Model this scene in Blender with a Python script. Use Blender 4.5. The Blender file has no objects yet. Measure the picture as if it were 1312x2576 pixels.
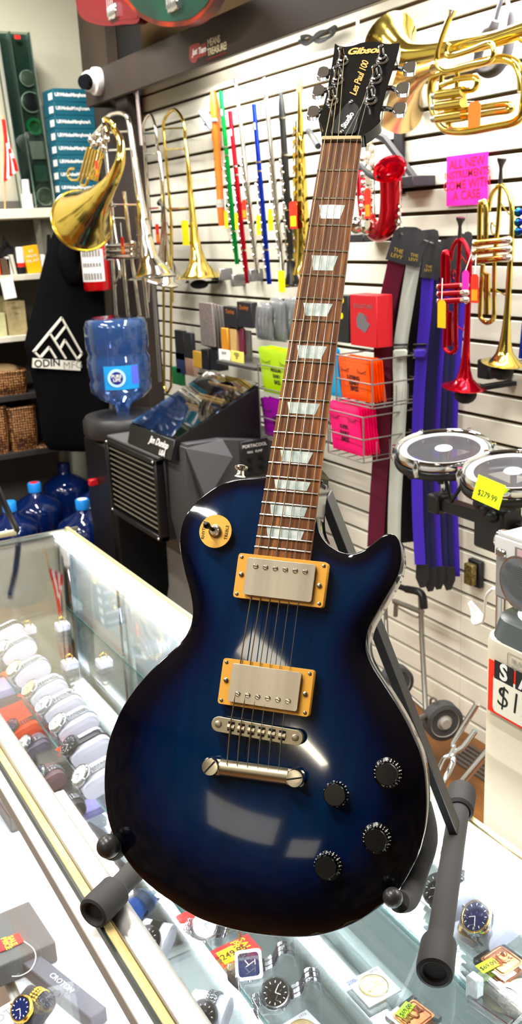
import bpy, math, random
import numpy as np
from mathutils import Vector, Matrix
from mathutils.geometry import tessellate_polygon, delaunay_2d_cdt
random.seed(7)
scene = bpy.context.scene
COL = scene.collection
PI = math.pi

# ------------------------------------------------------------------ camera
FPX = 2415.0
PITCH, ROLL, YAW = math.radians(16.56), math.radians(2.711), math.radians(29.238)
CAMH = 1.71
_fh = Vector((math.sin(YAW), math.cos(YAW), 0)); _rt = Vector((math.cos(YAW), -math.sin(YAW), 0)); _up = Vector((0, 0, 1))
FW = math.cos(PITCH)*_fh - math.sin(PITCH)*_up
_cu = math.sin(PITCH)*_fh + math.cos(PITCH)*_up
IX = math.cos(ROLL)*_rt - math.sin(ROLL)*_cu
IY = -math.sin(ROLL)*_rt - math.cos(ROLL)*_cu
CAM = Vector((0, 0, CAMH))

def ray(px, py):
    return FW + IX*((px-656)/FPX) + IY*((py-1288)/FPX)
def at(px, py, axis, val):
    """point of the real plane (axis 0: x=val, 1: y=val, 2: z=val) that lies behind a picture position"""
    d = ray(px, py)
    return CAM + d*((val-CAM[axis])/d[axis])

cd = bpy.data.cameras.new('camera'); cam = bpy.data.objects.new('camera', cd); COL.objects.link(cam)
cd.sensor_fit = 'VERTICAL'; cd.sensor_height = 24.0; cd.sensor_width = 24.0*1312/2576
cd.lens = 24.0*FPX/2576; cd.clip_start = 0.02; cd.clip_end = 60
Mc = Matrix.Identity(4)
for i in range(3):
    Mc[i][0] = IX[i]; Mc[i][1] = -IY[i]; Mc[i][2] = -FW[i]; Mc[i][3] = CAM[i]
cam.matrix_world = Mc
cd.dof.use_dof = True; cd.dof.focus_distance = 0.99; cd.dof.aperture_fstop = 9.0
scene.camera = cam

# ------------------------------------------------------------------ materials
def lin(h):
    h = h.lstrip('#'); c = [int(h[i:i+2], 16)/255 for i in (0, 2, 4)]
    return tuple((x/12.92 if x <= .04045 else ((x+.055)/1.055)**2.4) for x in c) + (1.0,)
_M = {}
def mat(name, col='#808080', rough=.5, metal=0.0, spec=.5, coat=0.0, emit=None, es=0.0, trans=0.0, ior=1.45,
        noise=None, bump=0.0, bscale=200.0, alpha=1.0, aniso=None, sheen=0.0):
    """noise=(scale, amount, second colour): broken up colour; bump: fine surface relief"""
    if name in _M: return _M[name]
    m = bpy.data.materials.new(name); m.use_nodes = True
    nt = m.node_tree; b = nt.nodes['Principled BSDF']; L = nt.links
    b.inputs['Base Color'].default_value = lin(col)
    b.inputs['Roughness'].default_value = rough; b.inputs['Metallic'].default_value = metal
    b.inputs['Specular IOR Level'].default_value = spec
    b.inputs['Coat Weight'].default_value = coat; b.inputs['Coat Roughness'].default_value = .03
    b.inputs['IOR'].default_value = ior; b.inputs['Transmission Weight'].default_value = trans
    b.inputs['Alpha'].default_value = alpha
    b.inputs['Sheen Weight'].default_value = sheen
    if emit:
        b.inputs['Emission Color'].default_value = lin(emit); b.inputs['Emission Strength'].default_value = es
    tc = nt.nodes.new('ShaderNodeTexCoord')
    if noise:
        sc, amt, c2 = noise
        n = nt.nodes.new('ShaderNodeTexNoise'); n.inputs['Detail'].default_value = 4
        mp = nt.nodes.new('ShaderNodeMapping'); 
        mp.inputs['Scale'].default_value = sc if isinstance(sc, tuple) else (sc, sc, sc)
        n.inputs['Scale'].default_value = 1.0
        L.new(tc.outputs['Object'], mp.inputs[0]); L.new(mp.outputs[0], n.inputs['Vector'])
        r = nt.nodes.new('ShaderNodeMapRange'); r.inputs[1].default_value = .35; r.inputs[2].default_value = .65; r.inputs[4].default_value = amt
        mx = nt.nodes.new('ShaderNodeMix'); mx.data_type = 'RGBA'
        mx.inputs[6].default_value = lin(col); mx.inputs[7].default_value = lin(c2)
        L.new(n.outputs[0], r.inputs[0]); L.new(r.outputs[0], mx.inputs[0]); L.new(mx.outputs[2], b.inputs['Base Color'])
    if bump:
        n = nt.nodes.new('ShaderNodeTexNoise'); n.inputs['Scale'].default_value = bscale; n.inputs['Detail'].default_value = 3
        L.new(tc.outputs['Object'], n.inputs['Vector'])
        bp = nt.nodes.new('ShaderNodeBump'); bp.inputs['Strength'].default_value = bump; bp.inputs['Distance'].default_value = .002
        L.new(n.outputs[0], bp.inputs['Height']); L.new(bp.outputs[0], b.inputs['Normal'])
    _M[name] = m; return m
def glassmat(name, tint='#e8f4f0', refl=.08, rough=0.0):
    """thin pane: mostly clear, reflecting more at a slant"""
    if name in _M: return _M[name]
    m = bpy.data.materials.new(name); m.use_nodes = True; nt = m.node_tree; nt.nodes.clear()
    o = nt.nodes.new('ShaderNodeOutputMaterial'); t = nt.nodes.new('ShaderNodeBsdfTransparent'); g = nt.nodes.new('ShaderNodeBsdfGlossy')
    t.inputs[0].default_value = lin(tint); g.inputs['Roughness'].default_value = rough
    f = nt.nodes.new('ShaderNodeFresnel'); f.inputs['IOR'].default_value = 1.45
    mth = nt.nodes.new('ShaderNodeMath'); mth.operation = 'MULTIPLY'; mth.inputs[1].default_value = refl/.08
    mx = nt.nodes.new('ShaderNodeMixShader')
    L = nt.links; L.new(f.outputs[0], mth.inputs[0]); L.new(mth.outputs[0], mx.inputs[0]); L.new(t.outputs[0], mx.inputs[1]); L.new(g.outputs[0], mx.inputs[2]); L.new(mx.outputs[0], o.inputs[0])
    _M[name] = m; return m

def film(name, tint, body, fac, refl):
    """coloured see-through plastic: a little milky, with a clear sheen"""
    if name in _M: return _M[name]
    m = bpy.data.materials.new(name); m.use_nodes = True; nt = m.node_tree; nt.nodes.clear(); L = nt.links; N = nt.nodes.new
    o = N('ShaderNodeOutputMaterial'); t = N('ShaderNodeBsdfTransparent'); t.inputs[0].default_value = lin(tint)
    d = N('ShaderNodeBsdfDiffuse'); d.inputs[0].default_value = lin(body); tl_ = N('ShaderNodeBsdfTranslucent'); tl_.inputs[0].default_value = lin(body)
    m0 = N('ShaderNodeMixShader'); L.new(d.outputs[0], m0.inputs[1]); L.new(tl_.outputs[0], m0.inputs[2])
    m1 = N('ShaderNodeMixShader'); m1.inputs[0].default_value = fac; L.new(t.outputs[0], m1.inputs[1]); L.new(m0.outputs[0], m1.inputs[2])
    g = N('ShaderNodeBsdfGlossy'); g.inputs['Roughness'].default_value = .08
    f = N('ShaderNodeFresnel'); mt = N('ShaderNodeMath'); mt.operation = 'MULTIPLY'; mt.inputs[1].default_value = refl*3; L.new(f.outputs[0], mt.inputs[0])
    m2 = N('ShaderNodeMixShader'); L.new(mt.outputs[0], m2.inputs[0]); L.new(m1.outputs[0], m2.inputs[1]); L.new(g.outputs[0], m2.inputs[2]); L.new(m2.outputs[0], o.inputs[0])
    _M[name] = m; return m

# ------------------------------------------------------------------ objects
def tag(o, label=None, cat=None, group=None, kind=None):
    if label: o['label'] = label
    if cat: o['category'] = cat
    if group: o['group'] = group
    if kind: o['kind'] = kind
    return o
def thing(name, loc, label, cat, group=None, rot=None):
    o = bpy.data.objects.new(name, None); COL.objects.link(o)
    o.empty_display_size = .05
    M = Matrix.Translation(Vector(loc))
    if rot is not None: M = M @ (rot.to_4x4() if len(rot) == 3 else rot)
    o.matrix_world = M; o['_m'] = 1; del o['_m']
    o.matrix_basis = M
    return tag(o, label, cat, group)
def copy_thing(src, M, label, group=None):
    c = src.copy(); COL.objects.link(c); c.matrix_basis = M; c['label'] = label
    if group: c['group'] = group
    for ch in src.children:
        k = ch.copy(); COL.objects.link(k); k.parent = c; k.matrix_parent_inverse = Matrix.Identity(4)
        for g in ch.children:
            q = g.copy(); COL.objects.link(q); q.parent = k; q.matrix_parent_inverse = Matrix.Identity(4)
    return c
def rotz(a): return Matrix.Rotation(a, 4, 'Z')
def rotx(a): return Matrix.Rotation(a, 4, 'X')
def roty(a): return Matrix.Rotation(a, 4, 'Y')
def T(x, y=None, z=None):
    return Matrix.Translation(Vector(x) if y is None else Vector((x, y, z)))

def smooth_path(pts, n=6):
    P = [Vector(p) for p in pts]
    if len(P) < 3: return P
    out = []
    for i in range(len(P)-1):
        p0 = P[max(i-1, 0)]; p1 = P[i]; p2 = P[i+1]; p3 = P[min(i+2, len(P)-1)]
        for k in range(n):
            t = k/n
            out.append(.5*((2*p1)+(-p0+p2)*t+(2*p0-5*p1+4*p2-p3)*t*t+(-p0+3*p1-3*p2+p3)*t**3))
    out.append(P[-1]); return out

class MB:
    def __init__(s, M=None): s.v = []; s.f = []; s.M = M or Matrix.Identity(4); s.cols = None
    def add(s, vs, fs):
        b = len(s.v); s.v += [s.M @ Vector(v) for v in vs]; s.f += [tuple(i+b for i in f) for f in fs]; return s
    def box(s, c, d, M=None, bev=0.0):
        x, y, z = d[0]/2, d[1]/2, d[2]/2; c = Vector(c); M = M or Matrix.Identity(4)
        if bev <= 0:
            vs = [c + (M @ Vector((i*x, j*y, k*z))) for i in (-1, 1) for j in (-1, 1) for k in (-1, 1)]
            s.add(vs, [(0, 1, 3, 2), (4, 6, 7, 5), (0, 4, 5, 1), (2, 3, 7, 6), (0, 2, 6, 4), (1, 5, 7, 3)])
            return s
        b = min(bev, x*.9, y*.9, z*.9)
        # chamfered box
        vs = []; idx = {}
        for i in (-1, 1):
            for j in (-1, 1):
                for k in (-1, 1):
                    idx[(i, j, k, 0)] = len(vs); vs.append(c + M @ Vector((i*x, j*(y-b), k*(z-b))))
                    idx[(i, j, k, 1)] = len(vs); vs.append(c + M @ Vector((i*(x-b), j*y, k*(z-b))))
                    idx[(i, j, k, 2)] = len(vs); vs.append(c + M @ Vector((i*(x-b), j*(y-b), k*z)))
        fs = []
        for a in range(3):
            o1, o2 = [q for q in range(3) if q != a]
            for sg in (-1, 1):
                def key(u, w):
                    t = [0, 0, 0]; t[a] = sg; t[o1] = u; t[o2] = w; return idx[(*t, a)]
                f = [key(-1, -1), key(1, -1), key(1, 1), key(-1, 1)]
                fs.append(tuple(f if (sg > 0) == (a != 1) else f[::-1]))
        for a in range(3):
            for bx in range(a+1, 3):
                cx = 3-a-bx
                for sa in (-1, 1):
                    for sb in (-1, 1):
                        def k2(w, ax):
                            t = [0, 0, 0]; t[a] = sa; t[bx] = sb; t[cx] = w; return idx[(*t, ax)]
                        f = [k2(-1, a), k2(1, a), k2(1, bx), k2(-1, bx)]
                        fs.append(tuple(f))
        for i in (-1, 1):
            for j in (-1, 1):
                for k in (-1, 1): fs.append((idx[(i, j, k, 0)], idx[(i, j, k, 1)], idx[(i, j, k, 2)]))
        s.add(vs, fs); return s
    def tube(s, pts, r, n=10, closed=False, smooth=0, cap=True, sq=None):
        P = smooth_path(pts, smooth) if smooth else [Vector(p) for p in pts]
        if not callable(r) and isinstance(r, (list, tuple)):
            rl = list(r); m = len(P)
            def rr(t):
                x = t*(len(rl)-1); i = min(int(x), len(rl)-2); return rl[i]+(rl[i+1]-rl[i])*(x-i)
        elif callable(r): rr = r
        else: rr = lambda t: r
        vs = []; fs = []; N = len(P)
        tg = []
        for i in range(N):
            if closed: d = P[(i+1) % N]-P[i-1]
            else: d = P[min(i+1, N-1)]-P[max(i-1, 0)]
            tg.append(d.normalized() if d.length > 1e-9 else Vector((0, 0, 1)))
        a = Vector((0, 0, 1)) if abs(tg[0].z) < .9 else Vector((1, 0, 0))
        u = (a - tg[0]*a.dot(tg[0])).normalized()
        for i in range(N):
            u = (u - tg[i]*u.dot(tg[i])).normalized(); w = tg[i].cross(u); R = rr(i/max(N-1, 1))
            for k in range(n):
                t = 2*PI*k/n
                vs.append(P[i] + u*(R*math.cos(t)*(sq[0] if sq else 1)) + w*(R*math.sin(t)*(sq[1] if sq else 1)))
        for i in range(N if closed else N-1):
            j = (i+1) % N
            for k in range(n): fs.append((i*n+k, i*n+(k+1) % n, j*n+(k+1) % n, j*n+k))
        if cap and not closed:
            fs.append(tuple(range(n))[::-1]); fs.append(tuple((N-1)*n+k for k in range(n)))
        s.add(vs, fs); return s
    def cyl(s, p0, p1, r0, r1=None, n=16):
        return s.tube([p0, p1], [r0, r0 if r1 is None else r1], n)
    def lathe(s, prof, n=24, M=None, cap=True):
        """prof: (radius, height) pairs around local z"""
        M = M or Matrix.Identity(4); vs = []; fs = []
        for (r, z) in prof:
            for k in range(n): vs.append(M @ Vector((r*math.cos(2*PI*k/n), r*math.sin(2*PI*k/n), z)))
        for i in range(len(prof)-1):
            for k in range(n): fs.append((i*n+k, i*n+(k+1) % n, (i+1)*n+(k+1) % n, (i+1)*n+k))
        if cap:
            if prof[0][0] > 1e-5: fs.append(tuple(range(n))[::-1])
            if prof[-1][0] > 1e-5: fs.append(tuple((len(prof)-1)*n+k for k in range(n)))
        s.add(vs, fs); return s
    def ball(s, c, r, n=16, m=10, sc=(1, 1, 1)):
        c = Vector(c)
        prof = [(max(r*math.sin(PI*i/m), 1e-6), -r*math.cos(PI*i/m)) for i in range(m+1)]
        vs = []; fs = []
        for (q, z) in prof:
            for k in range(n): vs.append(c+Vector((q*math.cos(2*PI*k/n)*sc[0], q*math.sin(2*PI*k/n)*sc[1], z*sc[2])))
        for i in range(m):
            for k in range(n): fs.append((i*n+k, i*n+(k+1) % n, (i+1)*n+(k+1) % n, (i+1)*n+k))
        s.add(vs, fs); return s
    def prism(s, poly, z0, z1, M=None):
        """poly: 2d outline (ccw) extruded along local z"""
        M = M or Matrix.Identity(4); n = len(poly)
        vs = [M @ Vector((p[0], p[1], z0)) for p in poly]+[M @ Vector((p[0], p[1], z1)) for p in poly]
        fs = [(i, (i+1) % n, (i+1) % n+n, i+n) for i in range(n)]
        tr = tessellate_polygon([[Vector((p[0], p[1], 0)) for p in poly]])
        for t in tr: fs.append(tuple(t)); fs.append(tuple(i+n for i in t[::-1]))
        s.add(vs, fs); return s
    def build(s, name, m, parent=None, sm=True, ang=40, world=True, label=None):
        """world=True: the vertices are world positions even when there is a parent"""
        me = bpy.data.meshes.new(name)
        vs = s.v
        if parent is not None and world:
            inv = world_of(parent).inverted(); vs = [inv @ v for v in vs]
        me.from_pydata([tuple(v) for v in vs], [], s.f); me.update()
        import bmesh
        bm = bmesh.new(); bm.from_mesh(me); bmesh.ops.recalc_face_normals(bm, faces=bm.faces[:]); bm.to_mesh(me); bm.free()
        if sm:
            me.polygons.foreach_set('use_smooth', [True]*len(me.polygons))
            try: me.set_sharp_from_angle(angle=math.radians(ang))
            except Exception: pass
        o = bpy.data.objects.new(name, me); COL.objects.link(o)
        if m: me.materials.append(m)
        if parent is not None:
            o.parent = parent; o.matrix_parent_inverse = Matrix.Identity(4)
        if label: o['label'] = label
        return o
def world_of(o):
    M = o.matrix_basis.copy()
    while o.parent is not None:
        o = o.parent; M = o.matrix_basis @ M
    return M
def single(mb, name, m, label, cat, group=None, sm=True, ang=40):
    """a thing that is one mesh, its origin at its base"""
    lo = Vector((min(v.x for v in mb.v), min(v.y for v in mb.v), min(v.z for v in mb.v)))
    hi = Vector((max(v.x for v in mb.v), max(v.y for v in mb.v), max(v.z for v in mb.v)))
    c = Vector(((lo.x+hi.x)/2, (lo.y+hi.y)/2, lo.z))
    mb.v = [v-c for v in mb.v]
    o = mb.build(name, m, None, sm, ang); o.location = c
    return tag(o, label, cat, group)
def struct(mb, name, m, sm=False):
    o = mb.build(name, m, None, sm); return tag(o, kind='structure')

_txt = {}
def text_mb(body, size, M, depth=.0004, align='CENTER', shear=0.0, offset=0.0, space=1.0):
    """lettering as real raised geometry; local x along the line, local y up, z outwards"""
    c = bpy.data.curves.new('t', 'FONT'); c.body = body; c.size = size; c.align_x = align; c.align_y = 'CENTER'
    c.extrude = depth/2; c.shear = shear; c.offset = offset; c.space_character = space; c.resolution_u = 3
    o = bpy.data.objects.new('t', c); COL.objects.link(o)
    dg = bpy.context.evaluated_depsgraph_get(); dg.update()
    me = bpy.data.meshes.new_from_object(o.evaluated_get(dg))
    mb = MB(); mb.add([M @ v.co for v in me.vertices], [tuple(p.vertices) for p in me.polygons])
    bpy.data.objects.remove(o); bpy.data.curves.remove(c); bpy.data.meshes.remove(me)
    return mb
def frame(o, xdir, ydir):
    """matrix with local x, y directions in the world, z outwards"""
    x = Vector(xdir).normalized(); z = x.cross(Vector(ydir)).normalized(); y = z.cross(x)
    M = Matrix.Identity(4)
    for i in range(3): M[i][0] = x[i]; M[i][1] = y[i]; M[i][2] = z[i]; M[i][3] = o[i]
    return M
# wall frame: things on the right wall face -X; local x runs towards the camera (-Y), y is up
def wallframe(p): return frame(p, (0, -1, 0), (0, 0, 1))
def backframe(p): return frame(p, (1, 0, 0), (0, 0, 1))

def inside(poly, pts):
    x = pts[:, 0]; y = pts[:, 1]; r = np.zeros(len(pts), bool); n = len(poly)
    for i in range(n):
        x1, y1 = poly[i]; x2, y2 = poly[(i+1) % n]
        if y1 == y2: continue
        c = ((y1 > y) != (y2 > y)) & (x < (x2-x1)*(y-y1)/(y2-y1)+x1); r ^= c
    return r
def puff(poly, h, step, power=.5, iters=600):
    """2d outline -> (points, height 0..h, triangles): a smooth cushion-like swelling over the outline"""
    P = np.array(poly, float); lo = P.min(0); hi = P.max(0)
    nx = int((hi[0]-lo[0])/step)+3; ny = int((hi[1]-lo[1])/step)+3
    gx = lo[0]-step+np.arange(nx)*step; gy = lo[1]-step+np.arange(ny)*step
    X, Y = np.meshgrid(gx, gy, indexing='ij'); ins = inside(poly, np.stack([X.ravel(), Y.ravel()], 1)).reshape(X.shape)
    U = np.zeros(X.shape)
    w = 1.85
    par = (np.add.outer(np.arange(nx), np.arange(ny)) % 2).astype(bool)
    for _ in range(iters):
        for pr in (par, ~par):
            S = np.zeros_like(U); S[1:-1, 1:-1] = (U[2:, 1:-1]+U[:-2, 1:-1]+U[1:-1, 2:]+U[1:-1, :-2]+1)/4
            m = ins & pr; U[m] = (1-w)*U[m]+w*S[m]
    U = np.clip(U, 0, None); U /= U.max()
    # distance of grid points to outline, keep those away from it
    seg0 = P; seg1 = np.roll(P, -1, 0)
    idx = np.argwhere(ins); keep = []
    pts = np.stack([gx[idx[:, 0]], gy[idx[:, 1]]], 1)
    d = np.full(len(pts), 1e9)
    for a, b in zip(seg0, seg1):
        ab = b-a; t = np.clip(((pts-a)@ab)/max(ab@ab, 1e-12), 0, 1); q = a+t[:, None]*ab
        d = np.minimum(d, np.hypot(*(pts-q).T))
    k = d > step*.55
    ptsk = pts[k]; uk = U[idx[k, 0], idx[k, 1]]
    vs = [Vector((p[0], p[1])) for p in P]+[Vector((p[0], p[1])) for p in ptsk]
    n = len(P); edges = [(i, (i+1) % n) for i in range(n)]
    ov, oe, of, a, b, c = delaunay_2d_cdt(vs, edges, [], 1, 1e-7)
    us = []
    full = np.concatenate([np.zeros(n), uk])
    for i, ids in enumerate(a): us.append(full[ids[0]] if ids else 0.0)
    return [tuple(v) for v in ov], us, of, [d for d in us]
def dense(poly, step):
    out = []; n = len(poly)
    for i in range(n):
        a = Vector(poly[i]); b = Vector(poly[(i+1) % n]); k = max(1, int((b-a).length/step))
        for j in range(k): out.append(tuple(a+(b-a)*(j/k)))
    return out
def closed_smooth(poly, n=4):
    P = [Vector((p[0], p[1], 0)) for p in poly]; N = len(P); out = []
    for i in range(N):
        p0, p1, p2, p3 = P[i-1], P[i], P[(i+1) % N], P[(i+2) % N]
        for k in range(n):
            t = k/n
            v = .5*((2*p1)+(-p0+p2)*t+(2*p0-5*p1+4*p2-p3)*t*t+(-p0+3*p1-3*p2+p3)*t**3)
            out.append((v.x, v.y))
    return out
def pillow(mb, poly, hf, hb, step, M, power=.5):
    """closed swollen solid over an outline: front height hf, back height hb along local z"""
    vs, us, fs, _ = puff(poly, 1, step)
    n = len(vs)
    F = [M @ Vector((v[0], v[1], hf*(u**power))) for v, u in zip(vs, us)]
    B = [M @ Vector((v[0], v[1], -hb*(u**power))) for v, u in zip(vs, us)]
    mb.add(F+B, [tuple(f) for f in fs]+[tuple(i+n for i in f[::-1]) for f in fs])
    return mb

# common materials
CHROME = mat('chrome', '#dfe2e6', .08, 1.0)
STEEL = mat('brushed_steel', '#c9cacb', .28, 1.0)
NICKEL = mat('nickel', '#cfc8b4', .22, 1.0)
ALU = mat('aluminium', '#d8d6cf', .35, 1.0, bump=.05, bscale=400)
BRASS = mat('brass', '#dcc25a', .13, 1.0)
SILVER = mat('silver_plate', '#e9e6df', .10, 1.0)
BLACK = mat('black_plastic', '#101011', .35)
DBLACK = mat('matte_black', '#0b0b0c', .75)
GREY = mat('grey_plastic', '#6e6e70', .5)
WHITE = mat('white_plastic', '#ececea', .4)
PAPER = mat('paper', '#f2f1ec', .8)
YELLOW = mat('yellow_card', '#f3e000', .6)
REDCARD = mat('red_card', '#e01812', .6)
INK = mat('black_ink', '#141414', .8)
RUBBER = mat('rubber', '#1c1b1b', .75)
# ================================================================== GUITAR
G = Matrix(((.69331468, .35400401, -.62769094, .39851359), (-.71826671, .26890619, -.64170273, .73406823),
            (-.05837536, .89575143, .44070591, 1.24162463), (0, 0, 0, 1)))
Gi = G.inverted()
def ug(px, py, z0=0.0):
    o = Gi @ CAM; d = Gi.to_3x3() @ ray(px, py); t = (z0-o.z)/d.z
    p = o+d*t; return p
gt = thing('electric_guitar', (0, 0, 0), 'glossy dark blue electric guitar leaning on a black tubular stand on the glass showcase', 'guitar', rot=G)
def gbuild(mb, name, m, parent=None, label=None, **k):
    return mb.build(name, m, parent or gt, world=False, label=label, **k)

ZE = -.011   # height of the front edge of the carved top
outl = [(671.6,1200),(629,1201.6),(591,1206),(548.7,1221.4),(510.9,1247.4),(482.5,1273.4),(461.3,1306.5),(451.8,1344.3),(453.2,1386.8),(463.6,1438.8),(475.4,1481),(482.5,1519),(483.2,1552),(475.4,1583),(454.2,1616),(411.6,1655),(365.9,1701),(331.6,1743),(304.9,1785),(284.5,1830.6),(270.5,1876),(263.2,1929.7),(262.2,1987),(266,2030),(274.5,2074),(292.5,2119),(317,2162.5),(348.8,2202),(388.4,2237.8),(436,2271.5),(480,2300),(528,2321.5),(608,2344),(688,2355.5),(752,2358),(800,2353.5),(848,2341),(900,2319),(946,2288.5),(980,2260),(1011.6,2226),(1032,2189.6),(1051,2151.7),(1061.5,2113.8),(1068,2084),(1072,2045),(1072.7,2005),(1068,1942.5),(1057,1895.4),(1041.3,1857.7),(1022.5,1816.9),(994.2,1766.6),(966,1722.7),(937.7,1678.7),(923.6,1647.3),(920.4,1615.9),(928.3,1578),(950.3,1537.4),(975.4,1493.4),(988.2,1472),(1002.4,1443.6),(1009.5,1410.5),(1007,1372.7),(997.7,1349),(978.8,1342),(959.9,1349),(936.2,1368),(912.6,1384.5),(879.5,1392.5),(851,1386),(822.8,1368),(803.9,1339.6),(797,1301.8),(799,1240),(803,1204)]
O2 = [tuple(ug(x, y, ZE)[:2]) for x, y in outl]
O2 = closed_smooth(O2, 4)
def offs(poly, d):
    n = len(poly); out = []
    for i in range(n):
        a = Vector(poly[i-1]); b = Vector(poly[i]); c = Vector(poly[(i+1) % n])
        t = (c-a).normalized(); out.append(tuple(b+Vector((t.y, -t.x))*d))
    return out
area = sum(O2[i-1][0]*O2[i][1]-O2[i][0]*O2[i-1][1] for i in range(len(O2)))
if area < 0: O2 = O2[::-1]
# orientation check: offs(+d) moves outwards for ccw
INr = offs(O2, -.0016)
vs, us, fs, _ = puff(INr, 1, .0045, iters=700)
H = .0125
def hz(u): return ZE+.0008+H*(1-(1-u)**2.2)
mb = MB(); nT = len(vs)
mb.add([(v[0], v[1], hz(u)) for v, u in zip(vs, us)], [tuple(f) for f in fs])
n = len(O2)
# rounded rim and sides
rings = [(INr, ZE+.0008), (offs(O2, -.0006), ZE+.0004), (O2, ZE-.0008), (O2, ZE-.044), (offs(O2, -.0015), ZE-.047), (offs(O2, -.005), ZE-.0485)]
b0 = len(mb.v); vv = []; ff = []
for poly, z in rings: vv += [(p[0], p[1], z) for p in poly]
for r in range(len(rings)-1):
    for i in range(n):
        j = (i+1) % n; ff.append((r*n+i, (r+1)*n+i, (r+1)*n+j, r*n+j))
k = len(rings)-1
for t in tessellate_polygon([[Vector((p[0], p[1], 0)) for p in rings[-1][0]]]): ff.append(tuple(k*n+i for i in t))
mb.add(vv, ff)
body = gbuild(mb, 'body', None, ang=60)
# finish: the painted burst (blue in the middle, nearly black at the rim)
at_ = body.data.color_attributes.new('burst', 'FLOAT_COLOR', 'POINT')
_A = np.array(O2); _B = np.roll(_A, -1, 0)
def edge_dist(p):
    p = np.array(p[:2]); ab = _B-_A; t_ = np.clip(((p-_A)*ab).sum(1)/np.maximum((ab*ab).sum(1), 1e-12), 0, 1); return float(np.hypot(*(p-(_A+t_[:, None]*ab)).T).min())
def burst_at(p):
    y = p[1]; wd_ = float(np.interp(y, (-.18, -.08, 0, .08, .15, .25), (.115, .10, .075, .050, .026, .022)))
    q = min(1, max(0, (edge_dist(p)-.002)/wd_)); return q*q*(3-2*q)
cu = [burst_at(v) for v in vs]+[0.0]*len(vv)
for i, u in enumerate(cu): at_.data[i].color = (u, u, u, 1)
m = bpy.data.materials.new('blue_burst_lacquer'); m.use_nodes = True; nt = m.node_tree; b = nt.nodes['Principled BSDF']; L = nt.links
a = nt.nodes.new('ShaderNodeVertexColor'); a.layer_name = 'burst'
cr = nt.nodes.new('ShaderNodeValToRGB'); e = cr.color_ramp.elements
e[0].position = .0; e[0].color = lin('#04040a'); e[1].position = 1; e[1].color = lin('#011f3f')
e2 = e.new(.22); e2.color = lin('#010415'); e3 = e.new(.55); e3.color = lin('#011233')
# maple grain, faint
tc = nt.nodes.new('ShaderNodeTexCoord'); mp = nt.nodes.new('ShaderNodeMapping'); mp.inputs['Scale'].default_value = (60, 6, 20)
ns = nt.nodes.new('ShaderNodeTexNoise'); ns.inputs['Scale'].default_value = 1; ns.inputs['Detail'].default_value = 5
mr = nt.nodes.new('ShaderNodeMapRange'); mr.inputs[1].default_value = .3; mr.inputs[2].default_value = .7; mr.inputs[3].default_value = .75; mr.inputs[4].default_value = 1.2
mx = nt.nodes.new('ShaderNodeMix'); mx.data_type = 'RGBA'; mx.blend_type = 'MULTIPLY'; mx.inputs[0].default_value = 1
L.new(a.outputs[0], cr.inputs[0]); L.new(tc.outputs['Object'], mp.inputs[0]); L.new(mp.outputs[0], ns.inputs['Vector']); L.new(ns.outputs[0], mr.inputs[0])
L.new(cr.outputs[0], mx.inputs[6]); L.new(mr.outputs[0], mx.inputs[7]); L.new(mx.outputs[2], b.inputs['Base Color'])
b.inputs['Roughness'].default_value = .06; b.inputs['Specular IOR Level'].default_value = .5
b.inputs['Coat Weight'].default_value = .3; b.inputs['Coat Roughness'].default_value = .02
body.data.materials.append(m)
GLOSSBLACK = mat('gloss_black_lacquer', '#060607', .08, coat=.5)

# ---- neck and board
SL = .6286
fy = lambda q: SL*2**(-q/12)
hw = lambda y: (.043+(.0575-.043)*(SL-y)/.4522)/2
zf = lambda y: .0053-.0611*(y-.168)
NA = math.atan(.0611)
ROSE = bpy.data.materials.new('rosewood'); ROSE.use_nodes = True
nt = ROSE.node_tree; b = nt.nodes['Principled BSDF']; L = nt.links
tc = nt.nodes.new('ShaderNodeTexCoord'); mp = nt.nodes.new('ShaderNodeMapping'); mp.inputs['Scale'].default_value = (260, 9, 60)
ns = nt.nodes.new('ShaderNodeTexNoise'); ns.inputs['Scale'].default_value = 1; ns.inputs['Detail'].default_value = 6; ns.inputs['Roughness'].default_value = .65
cr = nt.nodes.new('ShaderNodeValToRGB'); e = cr.color_ramp.elements
e[0].position = .3; e[0].color = lin('#371b0a'); e[1].position = .72; e[1].color = lin('#ad7034')
e2 = e.new(.5); e2.color = lin('#6c3f1c')
L.new(tc.outputs['Object'], mp.inputs[0]); L.new(mp.outputs[0], ns.inputs['Vector']); L.new(ns.outputs[0], cr.inputs[0]); L.new(cr.outputs[0], b.inputs['Base Color'])
b.inputs['Roughness'].default_value = .55; b.inputs['Specular IOR Level'].default_value = .2
mb = MB(); ys = [SL, *[SL-i*(SL-.160)/24 for i in range(1, 25)]]
R = .305
def zr(x, y): return zf(y)-x*x/(2*R)
vv = []; ff = []; nx = 8
for y in ys:
    w = hw(max(y, .1))
    for i in range(nx+1):
        x = -w+2*w*i/nx; vv.append((x, y, zr(x, y)))
    vv.append((w, y, zf(y)-.0062)); vv.append((-w, y, zf(y)-.0062))
K = nx+3
for j in range(len(ys)-1):
    for i in range(K): ff.append((j*K+i, j*K+(i+1) % K, (j+1)*K+(i+1) % K, (j+1)*K+i))
ff.append(tuple(range(K))); ff.append(tuple((len(ys)-1)*K+i for i in range(K))[::-1])
mb.add(vv, ff); gbuild(mb, 'fretboard', ROSE, ang=35)
FRET = mat('fret_wire', '#cfcfc8', .18, 1.0)
for q in range(1, 23):
    y = fy(q); w = hw(y); mb = MB()
    mb.tube([(-w+2*w*i/8, y, zr(-w+2*w*i/8, y)+.0002) for i in range(9)], .0011, 8, sq=(1, 1))
    gbuild(mb, 'fret', FRET)
PEARL = mat('pearl_inlay', '#dfe6dc', .15, spec=.7, coat=.6, noise=((140, 90, 90), .8, '#9fb3ae'))
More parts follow.
